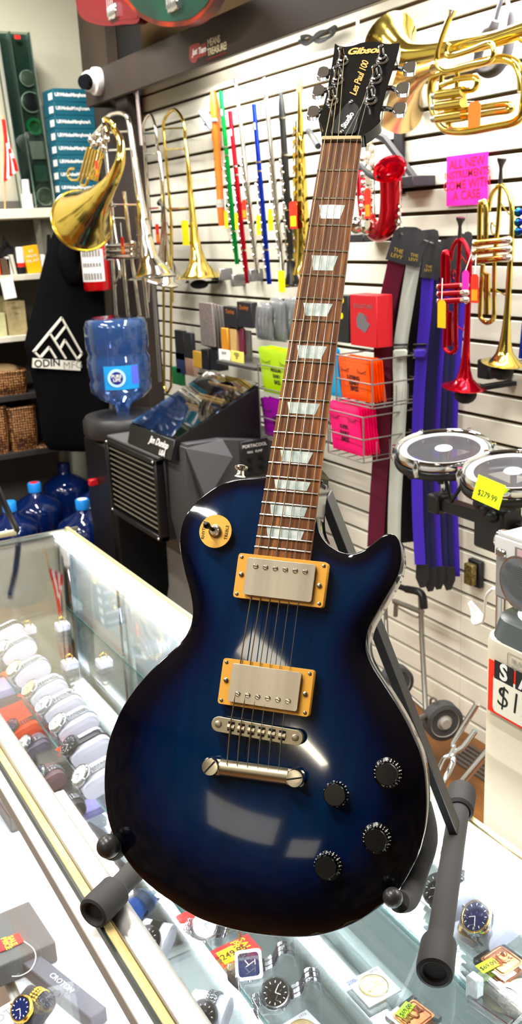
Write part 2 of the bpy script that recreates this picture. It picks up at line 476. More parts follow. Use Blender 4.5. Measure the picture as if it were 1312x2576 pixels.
for q in (3, 5, 7, 9, 12, 15, 17, 19, 21):
    ya = fy(q-1); yb = fy(q); c = (ya+yb)/2; w = hw(c); s_ = (ya-yb)
    hh = min(.0095, s_*.30) if q > 3 else .0095
    # height of the block shrinks with the fret spacing; the wide edge is towards the nut
    hh = {3: .0080, 5: .0085, 7: .0072, 9: .0071, 12: .0060, 15: .0060, 17: .0046, 19: .0048, 21: .0048}[q]
    f1, f2 = {3: (.62, .73), 5: (.60, .74), 7: (.64, .71), 9: (.63, .72), 12: (.65, .79), 15: (.63, .77), 17: (.68, .86), 19: (.68, .89), 21: (.68, .88)}[q]
    a1 = w*f1; a2 = a1*f2
    mb = MB(); nx = 6; top = []; bot = []
    for i in range(nx+1):
        t = -1+2*i/nx
        top.append((a1*t, c+hh, zr(a1*t, c+hh)+.00025)); bot.append((a2*t, c-hh, zr(a2*t, c-hh)+.00025))
    lo = [(p[0], p[1], p[2]-.0012) for p in top+bot]
    mb.add(top+bot+lo, [(i, i+1, nx+2+i, nx+1+i) for i in range(nx)]+[(i, i+1, 2*nx+3+i, 2*nx+2+i) for i in range(nx)])
    gbuild(mb, 'inlay', PEARL, sm=False)
# neck back
mb = MB(); vv = []; ff = []; K = 10
yy = [SL+.004, .5, .4, .3, .26, .235]
for y in yy:
    w = hw(y)
    for i in range(K+1):
        t = PI*i/K; vv.append((w*.985*math.cos(t), y, zf(y)-.0061-math.sin(t)*(.0155+(.012 if y < .25 else (.005 if y < .27 else 0)))))
for j in range(len(yy)-1):
    for i in range(K): ff.append((j*(K+1)+i, j*(K+1)+i+1, (j+1)*(K+1)+i+1, (j+1)*(K+1)+i))
    ff.append((j*(K+1)+K, j*(K+1), (j+1)*(K+1), (j+1)*(K+1)+K))
ff.append(tuple(range(K+1))); ff.append(tuple((len(yy)-1)*(K+1)+i for i in range(K+1)))
mb.add(vv, ff)
# heel block going into the body
mb.prism([(-.0275, .150), (.0275, .150), (.0275, .262), (-.0275, .262)], -.046, zf(.262)-.006)
gbuild(mb, 'neck', GLOSSBLACK, ang=40)
# nut
mb = MB(); mb.box((0, SL+.0022, zf(SL)-.0005), (.0432, .0045, .0075), bev=.0006)
gbuild(mb, 'nut', mat('aged_bone', '#b69a5c', .4))
mb = MB(); mb.box((0, SL-.0006, zf(SL)-.0012), (.0432, .0012, .0055)); gbuild(mb, 'nut_shim', mat('nut_shim_wood', '#3a2715', .5))

# ---- headstock: tilted back plane
HA = NA+math.radians(13.5)
HO = Vector((0, SL+.0045, zf(SL)-.003))
HM = Matrix.Translation(HO) @ rotx(-HA)      # local y runs up the head, z out of its face
HMi = (G @ HM).inverted()
def uh(px, py, z0=0.0):
    o = HMi @ CAM; d = HMi.to_3x3() @ ray(px, py); t = (z0-o.z)/d.z
    return o+d*t
hs = [(842,110),(852,116),(868,118),(888,115),(905,109),(925,105.5),(950,106),(965,110),(985,110.5),(1002,109),(1005,112),(996,150),(975,215),(955,290),(957,302),(952,310),(935,325),(915,338),(912,344),(812,342),(813,330),(805,312),(800,301),(806,286),(812,270),(825,215),(836,150),(840,125)]
h2 = closed_smooth([tuple(uh(x, y)[:2]) for x, y in hs][::-1], 2)
mb = MB(HM); mb.prism(h2, -.0145, 0)
gbuild(mb, 'headstock', GLOSSBLACK, ang=30)
mb = MB(HM); mb.prism(offs(h2, -.0004) if sum(h2[i-1][0]*h2[i][1]-h2[i][0]*h2[i-1][1] for i in range(len(h2))) > 0 else offs(h2, .0004), 0, .0006)
gbuild(mb, 'headstock_veneer', mat('black_head_veneer', '#0a0a0a', .18, coat=.3), ang=30)
GOLDINK = mat('gold_ink', '#e2a24a', .45)
def htext(s, px, py, size, ang, sh=.25, m=GOLDINK, name='logo', off=.0, space=1.0):
    p = uh(px, py, .0008)
    M = HM @ T(p.x, p.y, .0010) @ rotz(ang)
    gbuild(text_mb(s, size, M, .0003, shear=sh, offset=off, space=space), name, m, sm=False)
htext('Gibson', 917, 128, .0145, math.radians(3), .3, off=.0006, space=.98)
htext('Les Paul 100', 903, 198, .0118, math.radians(83), .45, off=.0002, space=.92)
# truss rod cover
tr = [(835,338),(838,318),(848,296),(862,277),(874,264),(884,262),(897,268),(902,278),(899,300),(893,338)]
t2 = closed_smooth([tuple(uh(x, y)[:2]) for x, y in tr][::-1], 3)
mb = MB(HM); mb.prism(t2, .0006, .0026); trc = gbuild(mb, 'truss_rod_cover', BLACK, ang=30)
mb = MB(HM); rim = [(p[0], p[1], .0028) for p in t2]
mb.tube([uh(882, 262)*1, uh(897, 266), uh(903, 278), uh(899, 300), uh(894, 338)], .0006, 6, smooth=3); 
gbuild(mb, 'cover_edge', mat('ivory_edge', '#d9d4c2', .4), trc)
for px, py in ((883, 262), (860, 337)): p = uh(px, py); mb = MB(HM); mb.lathe([(.0026, .0026), (.0026, .0036), (.0016, .0042)], 12, T(p.x, p.y, 0)); gbuild(mb, 'screw', CHROME, trc)
p = uh(873, 304, .003); gbuild(text_mb('Studio', .0092, HM @ T(p.x, p.y, .0031) @ rotz(math.radians(74)), .0003, shear=.35, offset=.0004), 'lettering', mat('white_ink', '#e8e6e0', .5), trc, sm=False)
# tuners
posts = []
TP = [(861, 155, -1), (848.5, 203, -1), (835, 255, -1), (961, 151, 1), (945, 201, 1), (932.5, 253, 1)]
TB = [(817, 186), (805, 232), (792, 285), (1026, 174), (1009, 226), (1001, 277)]
for (px, py, sd), (bx, by) in zip(TP, TB):
    c = uh(px, py, .001); C = HM @ T(c.x, c.y, 0)
    mb = MB(C); mb.lathe([(.0074, .0006), (.0074, .0014), (.0062, .0022), (.0052, .0026), (.0050, .0060), (.0034, .0066), (.0030, .0150), (.0030, .0158), (.0033, .0185), (.0022, .0198), (0.0001, .0200)], 20)
    tu = gbuild(mb, 'tuner', CHROME)
    posts.append(HM @ Vector((c.x, c.y, .0095)))
    q = uh(bx, by, -.009)
    mb = MB(HM); s0 = Vector((c.x, c.y, -.010)); dx = q.x-c.x
    edge = Vector((c.x+sd*.017, (c.y+(q.y-c.y)*.4), -.009))
    mb.tube([s0, edge, q-Vector((sd*.006, 0, 0))], .0028, 8)
    gbuild(mb, 'shaft', CHROME, tu)
    mb = MB(HM @ T(q.x, q.y, -.009)); 
    prof = [(-.0055, .0045), (-.003, .0080), (.002, .0092), (.0062, .0085), (.0085, .0068), (.0085, -.0068), (.0062, -.0085), (.002, -.0092), (-.003, -.0080), (-.0055, -.0045)]
    mb.prism([(sd*x, y) for x, y in (prof if sd < 0 else prof[::-1])][::1], -.0034, .0034)
    bt = gbuild(mb, 'button', CHROME, tu, ang=25)
    bm_ = bt.modifiers.new('b', 'BEVEL'); bm_.width = .0018; bm_.segments = 3; bm_.angle_limit = math.radians(30)

# ---- pickups
CREAM = mat('cream_plastic', '#e8a63a', .42)
COVER = mat('nickel_cover', '#dcd3bf', .34, 1.0, noise=((55, 2, 2), .6, '#b3aa98'), bump=.02)
def slab_rr(w, h, r, n=5):
    out = []
    for cx, cy, a0 in ((w-r, h-r, 0), (-w+r, h-r, 90), (-w+r, -h+r, 180), (w-r, -h+r, 270)):
        for i in range(n+1):
            t = math.radians(a0+90*i/n); out.append((cx+r*math.cos(t), cy+r*math.sin(t)))
    return out
def pickup(corners, ztop, zbase, ang, poles):
    ps = [ug(x, y, ztop) for x, y in corners]; c = sum(ps, Vector())/4
    M = T(c.x, c.y, 0) @ rotz(ang)
    mb = MB(M); mb.prism(slab_rr(.0455, .0222, .003), zbase, ztop)
    rg = gbuild(mb, 'pickup_ring', CREAM, ang=30); bv = rg.modifiers.new('b', 'BEVEL'); bv.width = .0008; bv.segments = 2; bv.angle_limit = math.radians(40)
    for sx in (-1, 1):
        for sy in (-1, 1): mb = MB(M); mb.lathe([(.0017, ztop-.0002), (.0017, ztop+.0006), (.0009, ztop+.0009)], 10, T(sx*.0418, sy*.0185, 0)); gbuild(mb, 'screw', NICKEL, rg)
        mb = MB(M); mb.lathe([(.0024, ztop), (.0024, ztop+.0012), (.0014, ztop+.0018)], 10, T(sx*.0398, -sx*.0012, 0)); gbuild(mb, 'screw', NICKEL, rg)
    cv = MB(M); cv.prism(slab_rr(.0345, .0184, .0026), zbase, ztop+.0042)
    cvo = gbuild(cv, 'pickup_cover', COVER, rg, ang=30); bv = cvo.modifiers.new('b', 'BEVEL'); bv.width = .0014; bv.segments = 3; bv.angle_limit = math.radians(40)
    for i in range(6):
        x = -.0251+i*.01004; mb = MB(M)
        mb.lathe([(.0027, ztop+.0040), (.0027, ztop+.0048), (.0018, ztop+.0056)], 12, T(x, poles, 0)); gbuild(mb, 'pole_screw', NICKEL, rg)
        mb = MB(M); mb.box((x, poles, ztop+.0057), (.0046, .0007, .0008), rotz(random.uniform(-.5, .5)).to_3x3()); gbuild(mb, 'screw_slot', INK, rg)
    return c
cN = pickup([(605.4, 1394), (819.5, 1415), (806, 1525), (589, 1502.6)], .0095, -.002, 0, .0102)
cB = pickup([(565, 1656), (786, 1682), (773, 1802), (548, 1774)], .0120, -.002, 0, -.0102)

# ---- bridge and tailpiece
mb = MB(); hh = [(-.0375, 0), (.0375, 0)]
def capsule(L_, r, n=10):
    out = []
    for i in range(n+1): t = -PI/2+PI*i/n; out.append((L_+r*math.cos(t), r*math.sin(t)))
    for i in range(n+1): t = PI/2+PI*i/n; out.append((-L_+r*math.cos(t), r*math.sin(t)))
    return out
bang = math.radians(-1.0)
BM = T(0, -.001, 0) @ rotz(bang)
SAT = mat('satin_nickel', '#b5ab90', .36, 1.0)
mb = MB(BM); mb.prism(capsule(.0385, .0072), .0090, .0142)
br = gbuild(mb, 'bridge', SAT, ang=30); bv = br.modifiers.new('b', 'BEVEL'); bv.width = .001; bv.segments = 2; bv.angle_limit = math.radians(40)
for sx in (-1, 1): mb = MB(BM); mb.lathe([(.0032, -.001), (.0032, .0082), (.0075, .0084), (.0075, .0092), (.0034, .0094), (.0034, .0150), (.0022, .0154)], 16, T(sx*.0385, 0, 0)); gbuild(mb, 'bridge_post', SAT, br)
for i in range(6):
    x = -.0255+i*.0102; mb = MB(BM)
    mb.box((x, .0, .0144), (.0066, .0090, .0006)); 
    gbuild(mb, 'saddle_slot', INK, br)
    mb = MB(BM); mb.add([(x-.0034, -.003, .0142), (x+.0034, -.003, .0142), (x+.0034, .0026, .0142), (x-.0034, .0026, .0142), (x-.0034, -.0006, .0172), (x+.0034, -.0006, .0172)],
                        [(0, 1, 5, 4), (3, 2, 5, 4), (0, 4, 3), (1, 2, 5), (0, 1, 2, 3)])
    mb.cyl((x, -.0085, .0150), (x, .004, .0150), .0009, n=8)
    gbuild(mb, 'saddle', SAT, br, sm=False)
tl = ug(529, 1929, .015); tr_ = ug(741, 1958, .015); tc_ = (tl+tr_)/2; ta = math.atan2(tr_.y-tl.y, tr_.x-tl.x)
TM = T(tc_.x, tc_.y, 0) @ rotz(ta); half = (tr_-tl).length/2
mb = MB(TM)
prof = []
for i in range(11):
    t = PI*i/10; prof.append((-.0078*math.cos(t), .0068+.0085*math.sin(t)))
vv = []; xs = [-half+.008, half-.008]
for x in xs: vv += [(x, p[0], p[1]) for p in prof]
nn = len(prof)
mb.add(vv, [(i, i+1, nn+i+1, nn+i) for i in range(nn-1)]+[(nn-1, 0, nn, 2*nn-1), tuple(range(nn)), tuple(range(nn, 2*nn))])
for sx in (-1, 1): mb.box((sx*(half-.001), 0, .0095), (.018, .0150, .0060), bev=.002)
tp = gbuild(mb, 'tailpiece', SAT, ang=35)
for sx in (-1, 1):
    mb = MB(TM @ T(sx*half, 0, 0)); mb.lathe([(.0085, .0060), (.0085, .0165), (.0078, .0178), (.0045, .0180), (.0001, .0180)], 24)
    st = gbuild(mb, 'stud', NICKEL, tp)
    mb = MB(TM @ T(sx*half, 0, 0) @ rotz(.9 if sx < 0 else .25)); mb.box((0, 0, .0180), (.0150, .0016, .0006)); gbuild(mb, 'slot', INK, tp)

# ---- strings
STR = [('#b5a070', .00062), ('#b5a070', .00054), ('#b9a67a', .00046), ('#c9c3b0', .00036), ('#cfcabb', .0003), ('#cfcabb', .00027)]
order = [2, 1, 0, 3, 4, 5]
for i in range(6):
    xb = -.0255+i*.0102; xn = -.0178+i*.00712
    nb = BM @ Vector((xb, -.0006, .0175)); nu = Vector((xn, SL+.0005, zf(SL)+.0030)); tpv = TM @ Vector((xb-tc_.x*.0, .004, .0150))
    po = posts[order[i]] if i < 3 else posts[{3: 5, 4: 4, 5: 3}[i]]
    if i < 3: po = posts[{0: 2, 1: 1, 2: 0}[i]]
    po = po+Vector(((.0028 if i < 3 else -.0028), 0, 0))
    mb = MB(); mb.tube([tpv, nb, nu, nu+Vector((0, .003, -.0006)), po], STR[i][1], 6)
    gbuild(mb, 'string', mat('wound_string' if i < 3 else 'plain_string', '#dccb9c' if i < 3 else '#e6e1d2', .3, 1.0))

# ---- knobs
KB = mat('black_knob', '#040404', .2, spec=.3)
WI = mat('white_ink', '#e8e6e0', .5)
for px, py, r0, amber in ((972, 1947, 3.6, 0), (842, 1999, 3.5, 0), (944, 2113, 4.6, 0), (819, 2181, 5.0, 1)):
    c = ug(px, py, .010); M = T(c.x, c.y, -.004)
    mb = MB(M); mb.lathe([(.0142, 0), (.0142, .0035), (.0112, .0052), (.0106, .0165), (.0098, .0175), (.0001, .0175)], 32)
    kn = gbuild(mb, 'control_knob', KB)
    mb = MB(M @ rotz(r0))
    for k in range(21):
        a_ = k*2*PI*.86/20; mb.box((.0123*math.cos(-a_), .0123*math.sin(-a_), .0047), (.0022 if k % 2 == 0 else .0013, .0005, .0005), (rotz(-a_) @ roty(.5)).to_3x3())
        mb.box((.01085*math.cos(-a_), .01085*math.sin(-a_), .0085), (.0004, .0007, .0040), rotz(-a_).to_3x3())
    for k in range(11):
        a_ = k*2*PI*.86/10
        t_ = text_mb(str(k), .0042, rotz(-a_) @ T(.0110, 0, .0068) @ rotz(-PI/2) @ rotx(math.radians(50)), .0002, offset=.0001)
        mb.add(t_.v, t_.f)
    gbuild(mb, 'numerals', WI, kn, sm=False)
# ---- toggle switch
c = ug(540.5, 1336, .006)
M = T(c.x, c.y, 0)
mb = MB(M); zt = .0035
mb.lathe([(.0170, zt), (.0170, zt+.0016), (.0001, zt+.0016)], 40)
ws = gbuild(mb, 'switch_plate', mat('cream_washer', '#eeb544', .45), ang=30)
for s_, x_ in (('RHYTHM', -.0122), ('TREBLE', .0122)):
    gbuild(text_mb(s_, .0046, M @ T(x_, 0, zt+.0018) @ rotz(PI/2+(0)), .0001), 'lettering', INK, ws, sm=False)
mb = MB(M); mb.lathe([(.0066, zt+.0016), (.0066, zt+.0034), (.0052, zt+.0040), (.0040, zt+.0062), (.0028, zt+.0062)], 20)
gbuild(mb, 'switch_nut', NICKEL, ws)
mb = MB(M); mb.tube([(0, 0, .006), (-.0030, .0020, .016), (-.0042, .0030, .0205)], [.0017, .0020, .0034], 12); mb.ball((-.0043, .0031, .0215), .0036)
gbuild(mb, 'switch_tip', KB, ws)
# ---- strap button on the upper shoulder
c = ug(603, 1201, ZE-.022)
mb = MB(T(c.x, c.y+.001, ZE-.022) @ rotx(-PI/2)); mb.lathe([(.0060, 0), (.0042, .002), (.0036, .006), (.0070, .009), (.0070, .011), (.0030, .0125)], 18)
gbuild(mb, 'strap_button', NICKEL)

# ================================================================== GUITAR STAND
FOAM = mat('foam_grey', '#3c3a39', .85, bump=.25, bscale=900)
CAPM = mat('ribbed_rubber', '#2c2a29', .7)
TOP = .962
gs = thing('guitar_stand', (.5, .95, TOP), 'black tubular folding guitar stand holding the blue guitar on the glass showcase', 'guitar stand')
def cap_mb(p, d, r=.0185, L_=.046):
    d = Vector(d).normalized(); a = Vector((0, 0, 1)); x = d.cross(a).normalized()
    M = frame(p, x, d.cross(x)); 
    mb = MB(M); n = 72; prof = [(r*.82, -L_), (r, -L_+.004), (r*1.03, -.006), (r*.99, 0), (r*.80, .0015), (r*.66, -.001), (r*.62, -.006), (.0001, -.006)]
    vv = []; ff = []
    for q, z in prof:
        for k in range(n):
            rr = q*(1+(.018 if (k % 2 and -L_ < z < 0 and q > r*.9) else 0)); vv.append((rr*math.cos(2*PI*k/n), rr*math.sin(2*PI*k/n), z))
    for i in range(len(prof)-1):
        for k in range(n): ff.append((i*n+k, i*n+(k+1) % n, (i+1)*n+(k+1) % n, (i+1)*n+k))
    mb.add(vv, ff); return mb
ZT = TOP+.0195
fR = at(1092, 2448, 2, ZT); bR = at(1160, 1992, 2, ZT); fL = at(234, 2298, 2, ZT)
dR = (bR-fR).normalized(); 
jl = at(366, 2163, 2, ZT); dL = (jl-fL).normalized(); bL = fL+dL*(bR-fR).length
for f_, b_, d_ in ((fR, bR, dR), (fL, bL, dL)):
    mb = MB(); mb.tube([f_+d_*.012, b_-d_*.012], .0135, 24)
    tb = mb.build('base_tube', FOAM, gs)
    cap_mb(f_, -d_).build('end_cap', CAPM, tb, ang=30); cap_mb(b_, d_).build('end_cap', CAPM, tb, ang=30)
def gp(px, py, z): return G @ ug(px, py, z)
# flat struts that rise behind the guitar and meet in a hinge
hinge = gp(752, 1238, -.105)
for f_, b_, s in ((fR, bR, 1), (fL, bL, -1)):
    foot = f_+(b_-f_)*.70+Vector((0, 0, .010)); hp = gp(818, 1245, -.105) if s > 0 else gp(690, 1232, -.105)
    dz = (hp-foot).normalized(); x = dz.cross((b_-f_).normalized()).normalized(); y = dz.cross(x)
    Mx = Matrix((x, y, dz)).transposed(); mb = MB(); mb.box((foot+hp)/2, (.010, .030, (hp-foot).length), Mx, bev=.001)
    mb.build('strut', mat('satin_black_metal', '#262524', .45), gs)
mb = MB(); mb.cyl(gp(686, 1232, -.105), gp(822, 1246, -.105), .012, n=20); mb.build('hinge', BLACK, gs)
# cradle arms with ball ends
def gp(px, py, z): return G @ ug(px, py, z)
armR = [gp(1062, 2020, -.085), gp(1074, 2080, -.078), gp(1071, 2130, -.070), gp(1052, 2185, -.060), gp(1037, 2235, -.050), gp(1023, 2264, -.030), gp(1003, 2268, -.006)]
mb = MB(); mb.tube(armR, [.009, .0098, .0105, .0105, .0105, .0105, .010], 18, smooth=5); aR = mb.build('cradle_arm', FOAM, gs)
pb = gp(987, 2258, .008); mb = MB(); mb.ball(pb, .0092, 24, 16); mb.build('ball_end', mat('ball_rubber', '#2b2a28', .32), aR)
pl = gp(272, 2129, .006); 
armL = [gp(300, 2100, -.080), gp(312, 2112, -.062), gp(300, 2128, -.040), gp(285, 2138, -.015), gp(276, 2134, .0)]
mb = MB(); mb.tube(armL, .0105, 16, smooth=5); aL = mb.build('cradle_arm', FOAM, gs)
mb = MB(); mb.ball(pl, .0118, 24, 16); mb.build('ball_end', mat('ball_rubber', '#2b2a28', .32), aL)
# upright that carries both arms
mb = MB(); mb.tube([armR[0], G @ Vector((.06, -.06, -.10)), G @ Vector((-.08, -.06, -.10)), armL[0]], .009, 12, smooth=4); mb.build('crossbar', BLACK, gs)
# ================================================================== ROOM
XW = 2.03; YB = 5.40; YS = 4.60
SLAT = mat('slatwall_laminate', '#ebe8d8', .38, spec=.4, noise=((3, 1.2, .4), .5, '#dfdac4'))
GROOVE = mat('slatwall_groove', '#43331f', .85, spec=.1)
BROWN = mat('brown_board', '#2f2620', .65, spec=.3, noise=(6, .5, '#372d27'), bump=.1, bscale=60)
PITCHZ = .0760; Z0 = 1.573
floor_m = mat('wood_floor', '#7d4d1a', .42, noise=((9, 3, 3), .9, '#4a2a0e'), bump=.05, bscale=30)
mb = MB(); mb.box((-1.05, .45, -.05), (7.3, 10.1, .1)); struct(mb, 'floor', floor_m)
mb = MB(); mb.box((-1.05, .45, 3.30), (7.3, 10.1, .1)); struct(mb, 'ceiling', mat('ceiling_tile', '#bdb9af', .9))
k0 = -int(Z0/PITCHZ); k1 = int((2.46-Z0)/PITCHZ)
seamY = 2.287
mb = MB(); g = .0125
for (ya, yb) in ((-2.6, seamY-.0008), (seamY+.0008, YS)):
    for k in range(k0-1, k1+1):
        za = Z0+k*PITCHZ+g/2; zb = Z0+(k+1)*PITCHZ-g/2
        za = max(za, 0.0)
        if zb <= 0: continue
        mb.box((XW+.009, (ya+yb)/2, (za+zb)/2), (.018, yb-ya, zb-za), bev=.0012)
struct(mb, 'wall_right', SLAT, sm=False)
mb = MB(); mb.box((XW+.030, (YS-2.6)/2, 1.4), (.024, YS+2.6, 2.8)); struct(mb, 'wall_right_backing', GROOVE)
mb = MB(); mb.box((XW+.20, .45, 1.65), (.25, 10.1, 3.3)); struct(mb, 'upper_opening_sheet', mat('opening_shade', '#1b1714', .8))  # dark sheet in place of the shade in the opening above the header
CREAMW = mat('cream_wall', '#cfcbb4', .75, noise=(4, .5, '#c4bfa6'))
mb = MB(); mb.box((-1.05, YB+.06, 1.65), (7.3, .12, 3.3)); struct(mb, 'wall_back', CREAMW)
mb = MB(); mb.box((-4.65, .45, 1.65), (.1, 10.1, 3.3)); struct(mb, 'wall_left', mat('shop_wall', '#7d6f5c', .8, noise=(3, .9, '#4a4038')))
mb = MB(); mb.box((-1.05, -4.55, 1.65), (7.3, .1, 3.3)); struct(mb, 'wall_front', mat('shop_wall_far', '#4a4038', .8, noise=(2, .9, '#8f806a')))
# brown post at the end of the slatted wall and the board beyond it
mb = MB(); mb.box((XW-.02, (YS+5.03)/2, 1.17), (.13, .43, 2.34), bev=.004); struct(mb, 'trim_1', mat('brown_post', '#3a312d', .65, spec=.3, noise=(5, .4, '#443a35')))
mb = MB(); mb.box((XW+.04, (5.03+YB)/2, 1.65), (.06, YB-5.03, 3.3)); struct(mb, 'trim_2', mat('brown_side_board', '#40352c', .7, noise=(5, .6, '#56483a')))
# header board over the slatted wall
XH = 1.80
ztop = at(400, 104, 0, XH).z; zbot = at(500, 168, 0, XH).z; yend = at(217, 262, 0, XH).y
mb = MB(); mb.box((XH+.012, (yend-2.6)/2, (ztop+zbot)/2), (.024, yend+2.6, ztop-zbot), bev=.002)
mb.box(((XH+XW)/2+.03, (yend-2.6)/2, ztop-.012), (XW-XH-.06, yend+2.6, .022))
mb.box(((XH+XW)/2+.02, yend-.012, (ztop+zbot)/2), (XW-XH-.02, .022, ztop-zbot))
struct(mb, 'trim_3', BROWN)
ZH = zbot

# lamps behind the header board
TUBE = mat('lamp_tube_glow', '#ffffff', .5, emit='#fffdf6', es=14)
for i, (ya, yb) in enumerate(((.2, 1.35), (1.45, 2.60), (2.70, 3.85))):
    t = thing('tube_lamp', (XH+.075, (ya+yb)/2, ZH+.05), ['white tube lamp behind the brown header board above the red trumpet', 'white tube lamp behind the brown header board above the flutes', 'white tube lamp behind the brown header board above the trombones'][i], 'lamp', 'tube lamps behind the header board')
    mb = MB(); mb.box((XH+.075, (ya+yb)/2, ZH+.082), (.05, yb-ya, .03)); mb.build('housing', WHITE, t)
    mb = MB(); mb.cyl((XH+.075, ya+.02, ZH+.048), (XH+.075, yb-.02, ZH+.048), .013, n=14); mb.build('tube', TUBE, t)
WINM = mat('window_daylight', '#f4efdf', .5, emit='#f6ecd2', es=1.5)
for i, (y0_, y1_, z0_, z1_) in enumerate(((-2.6, -1.8, 2.45, 2.85), (-3.4, -2.85, 2.25, 2.60))):
    mb = MB(); mb.box((-4.59, (y0_+y1_)/2, (z0_+z1_)/2), (.02, y1_-y0_, z1_-z0_)); struct(mb, 'window_%d' % (i+1), WINM)
def area(name, loc, sx, sy, power, rot, col=(1, .98, .95)):
    l = bpy.data.lights.new(name, 'AREA'); l.shape = 'RECTANGLE'; l.size = sx; l.size_y = sy; l.energy = power; l.color = col
    o = bpy.data.objects.new(name, l); COL.objects.link(o); o.location = loc; o.rotation_euler = rot; return o
area('header_light', (XH+.10, 1.9, ZH+.02), .05, 3.9, 78, (0, math.radians(14), 0))
# ceiling lamps
for x_, y_, sx_, sy_, es_, s_ in ((-3.72, -2.25, .16, .60, 30, 'far across the shop that the guitar top mirrors'), (-2.80, -1.00, .30, .60, 9, 'of warm tone across the aisle from the guitar')):
    t = thing('ceiling_lamp', (x_, y_, 3.25), 'long ceiling lamp '+s_, 'lamp', 'ceiling lamps')
    Rz_ = rotz(math.radians(-10)); mb = MB(T(x_, y_, 3.225) @ Rz_); mb.box((0, 0, 0), (sx_+.05, sy_+.05, .05)); mb.build('housing', WHITE, t)
    mb = MB(T(x_, y_, 3.196) @ Rz_); mb.box((0, 0, 0), (sx_, sy_, .012)); mb.build('diffuser', mat('far_lamp_glow%d' % es_, '#ffffff', .5, emit='#fff2d8', es=es_), t)
PANEL = mat('ceiling_lamp_glow', '#ffffff', .5, emit='#fff8ea', es=5.5)
for i, (x, y, sx, sy) in enumerate(((-.15, 1.1, .16, 1.2), (-.15, 3.4, .16, 1.2), (-1.7, 1.1, .16, 1.2), (-1.7, 3.4, .16, 1.2), (1.2, 4.2, .16, 1.0), (1.25, 1.6, .16, 1.2))):
    lb = ['over the aisle beside the guitar', 'over the aisle before the shelves', 'near the side wall', 'in the far side corner', 'above the blue water bottle', 'above the narrow space behind the showcase'][i]
    t = thing('ceiling_lamp', (x, y, 3.25), 'long white ceiling lamp '+lb, 'lamp', 'ceiling lamps')
    mb = MB(); mb.box((x, y, 3.225), (sx+.05, sy+.05, .05)); mb.build('housing', WHITE, t)
    mb = MB(); mb.box((x, y, 3.196), (sx, sy, .012)); mb.build('diffuser', PANEL, t)
    area('ceiling_light', (x, y, 3.185), sx, sy, 44 if i != 5 else 22, (0, 0, 0))
w = bpy.data.worlds.new('world'); scene.world = w; w.use_nodes = True
w.node_tree.nodes['Background'].inputs[0].default_value = (1, .97, .92, 1); w.node_tree.nodes['Background'].inputs[1].default_value = .25
scene.view_settings.view_transform = 'Standard'; scene.view_settings.look = 'None'; scene.view_settings.gamma = 1
scene.view_settings.use_curve_mapping = False; scene.view_settings.exposure = 0.30
scene.cycles.max_bounces = 8; scene.cycles.diffuse_bounces = 4; scene.cycles.glossy_bounces = 5; scene.cycles.transparent_max_bounces = 24; scene.cycles.transmission_bounces = 6
scene.cycles.use_denoising = True; scene.cycles.caustics_reflective = False; scene.cycles.caustics_refractive = False
scene.cycles.sample_clamp_indirect = 4.0

# ================================================================== SHOWCASE
XF, XI, XBk = .265, .311, .752; Y1 = 2.40; Y0 = -.9; ZC = .960
sc = thing('glass_showcase', (.5, .8, 0), 'long glass topped display counter with aluminium edges and lit inside', 'display counter')
YM = (Y0+Y1)/2; LY = Y1-Y0
DECK = mat('showcase_deck', '#dfe3e6', .35, spec=.5)
mb = MB(); mb.box(((XF+XBk)/2, YM, .19), (XBk-XF, LY, .38), bev=.003); mb.build('plinth', mat('plinth_laminate', '#c9c6bd', .5), sc)
mb = MB(); mb.box(((XF+XBk)/2+.004, YM, .392), (XBk-XF-.02, LY-.02, .022)); mb.build('deck', DECK, sc)
GL = glassmat('showcase_glass', '#fdfffe', .045)
GLF = glassmat('front_pane_glass', '#fdfffe', .02)
GLS = glassmat('shelf_glass', '#fcfffe', .05)
GEDGE = mat('glass_edge', '#0f6b66', .2, coat=.3)
mb = MB(); mb.box(((XI+XBk)/2-.004, YM, ZC-.003), (XBk-XI+.004, LY-.02, .006)); mb.build('top_glass', GL, sc)
mb = MB(); mb.box((XF+.006, YM, .64), (.005, LY-.02, .49)); mb.build('front_glass', GLF, sc)
mb = MB(); mb.box(((XF+XBk)/2, Y1-.006, .66), (XBk-XF-.03, .005, .53)); mb.build('end_glass', GL, sc)
area('lower_shelf_fill', (.425, YM, .545), .02, LY-.1, 7, (0, 0, 0), (.9, .93, 1))  # added fill under the second shelf to brighten the lower level
mb = MB(); mb.box((.425, YM, .549), (.02, LY-.5, .005)); mb.build('shelf_fill_strip', mat('led_glow', '#ffffff', .5, emit='#f4f6ff', es=7), sc)  # added glowing strip for that fill, hidden by the rail
# rounded front rail
mb = MB(); prof = []
rx = (XI-XF-.014)/2
for i in range(13):
    t = PI*i/12; prof.append((XF+.014+rx+rx*math.cos(t), ZC-.004+.010*math.sin(t)))
prof = prof+[(XF+.014, ZC-.012), (XI, ZC-.012)]
vv = []
for y in (Y0, Y1): vv += [(p[0], y, p[1]) for p in prof]
nn = len(prof); mb.add(vv, [(i, (i+1) % nn, nn+(i+1) % nn, nn+i) for i in range(nn)]+[tuple(range(nn)), tuple(range(nn, 2*nn))])
mb.build('front_rail', ALU, sc, ang=50)
mb = MB(); mb.box((XF+.0085, YM, ZC-.003), (.011, LY, .010), bev=.001); mb.build('rail_strip', mat('worn_brass_strip', '#c9ba84', .6, .1, noise=((60, 9, 60), .9, '#a98a48'), bump=.2, bscale=300), sc, label='worn yellowish strip along the rail')
mb = MB(); mb.box((XF+.001, YM, ZC-.003), (.003, LY, .011)); mb.build('rail_seam', mat('dark_green_seam', '#0b1f16', .4), sc)
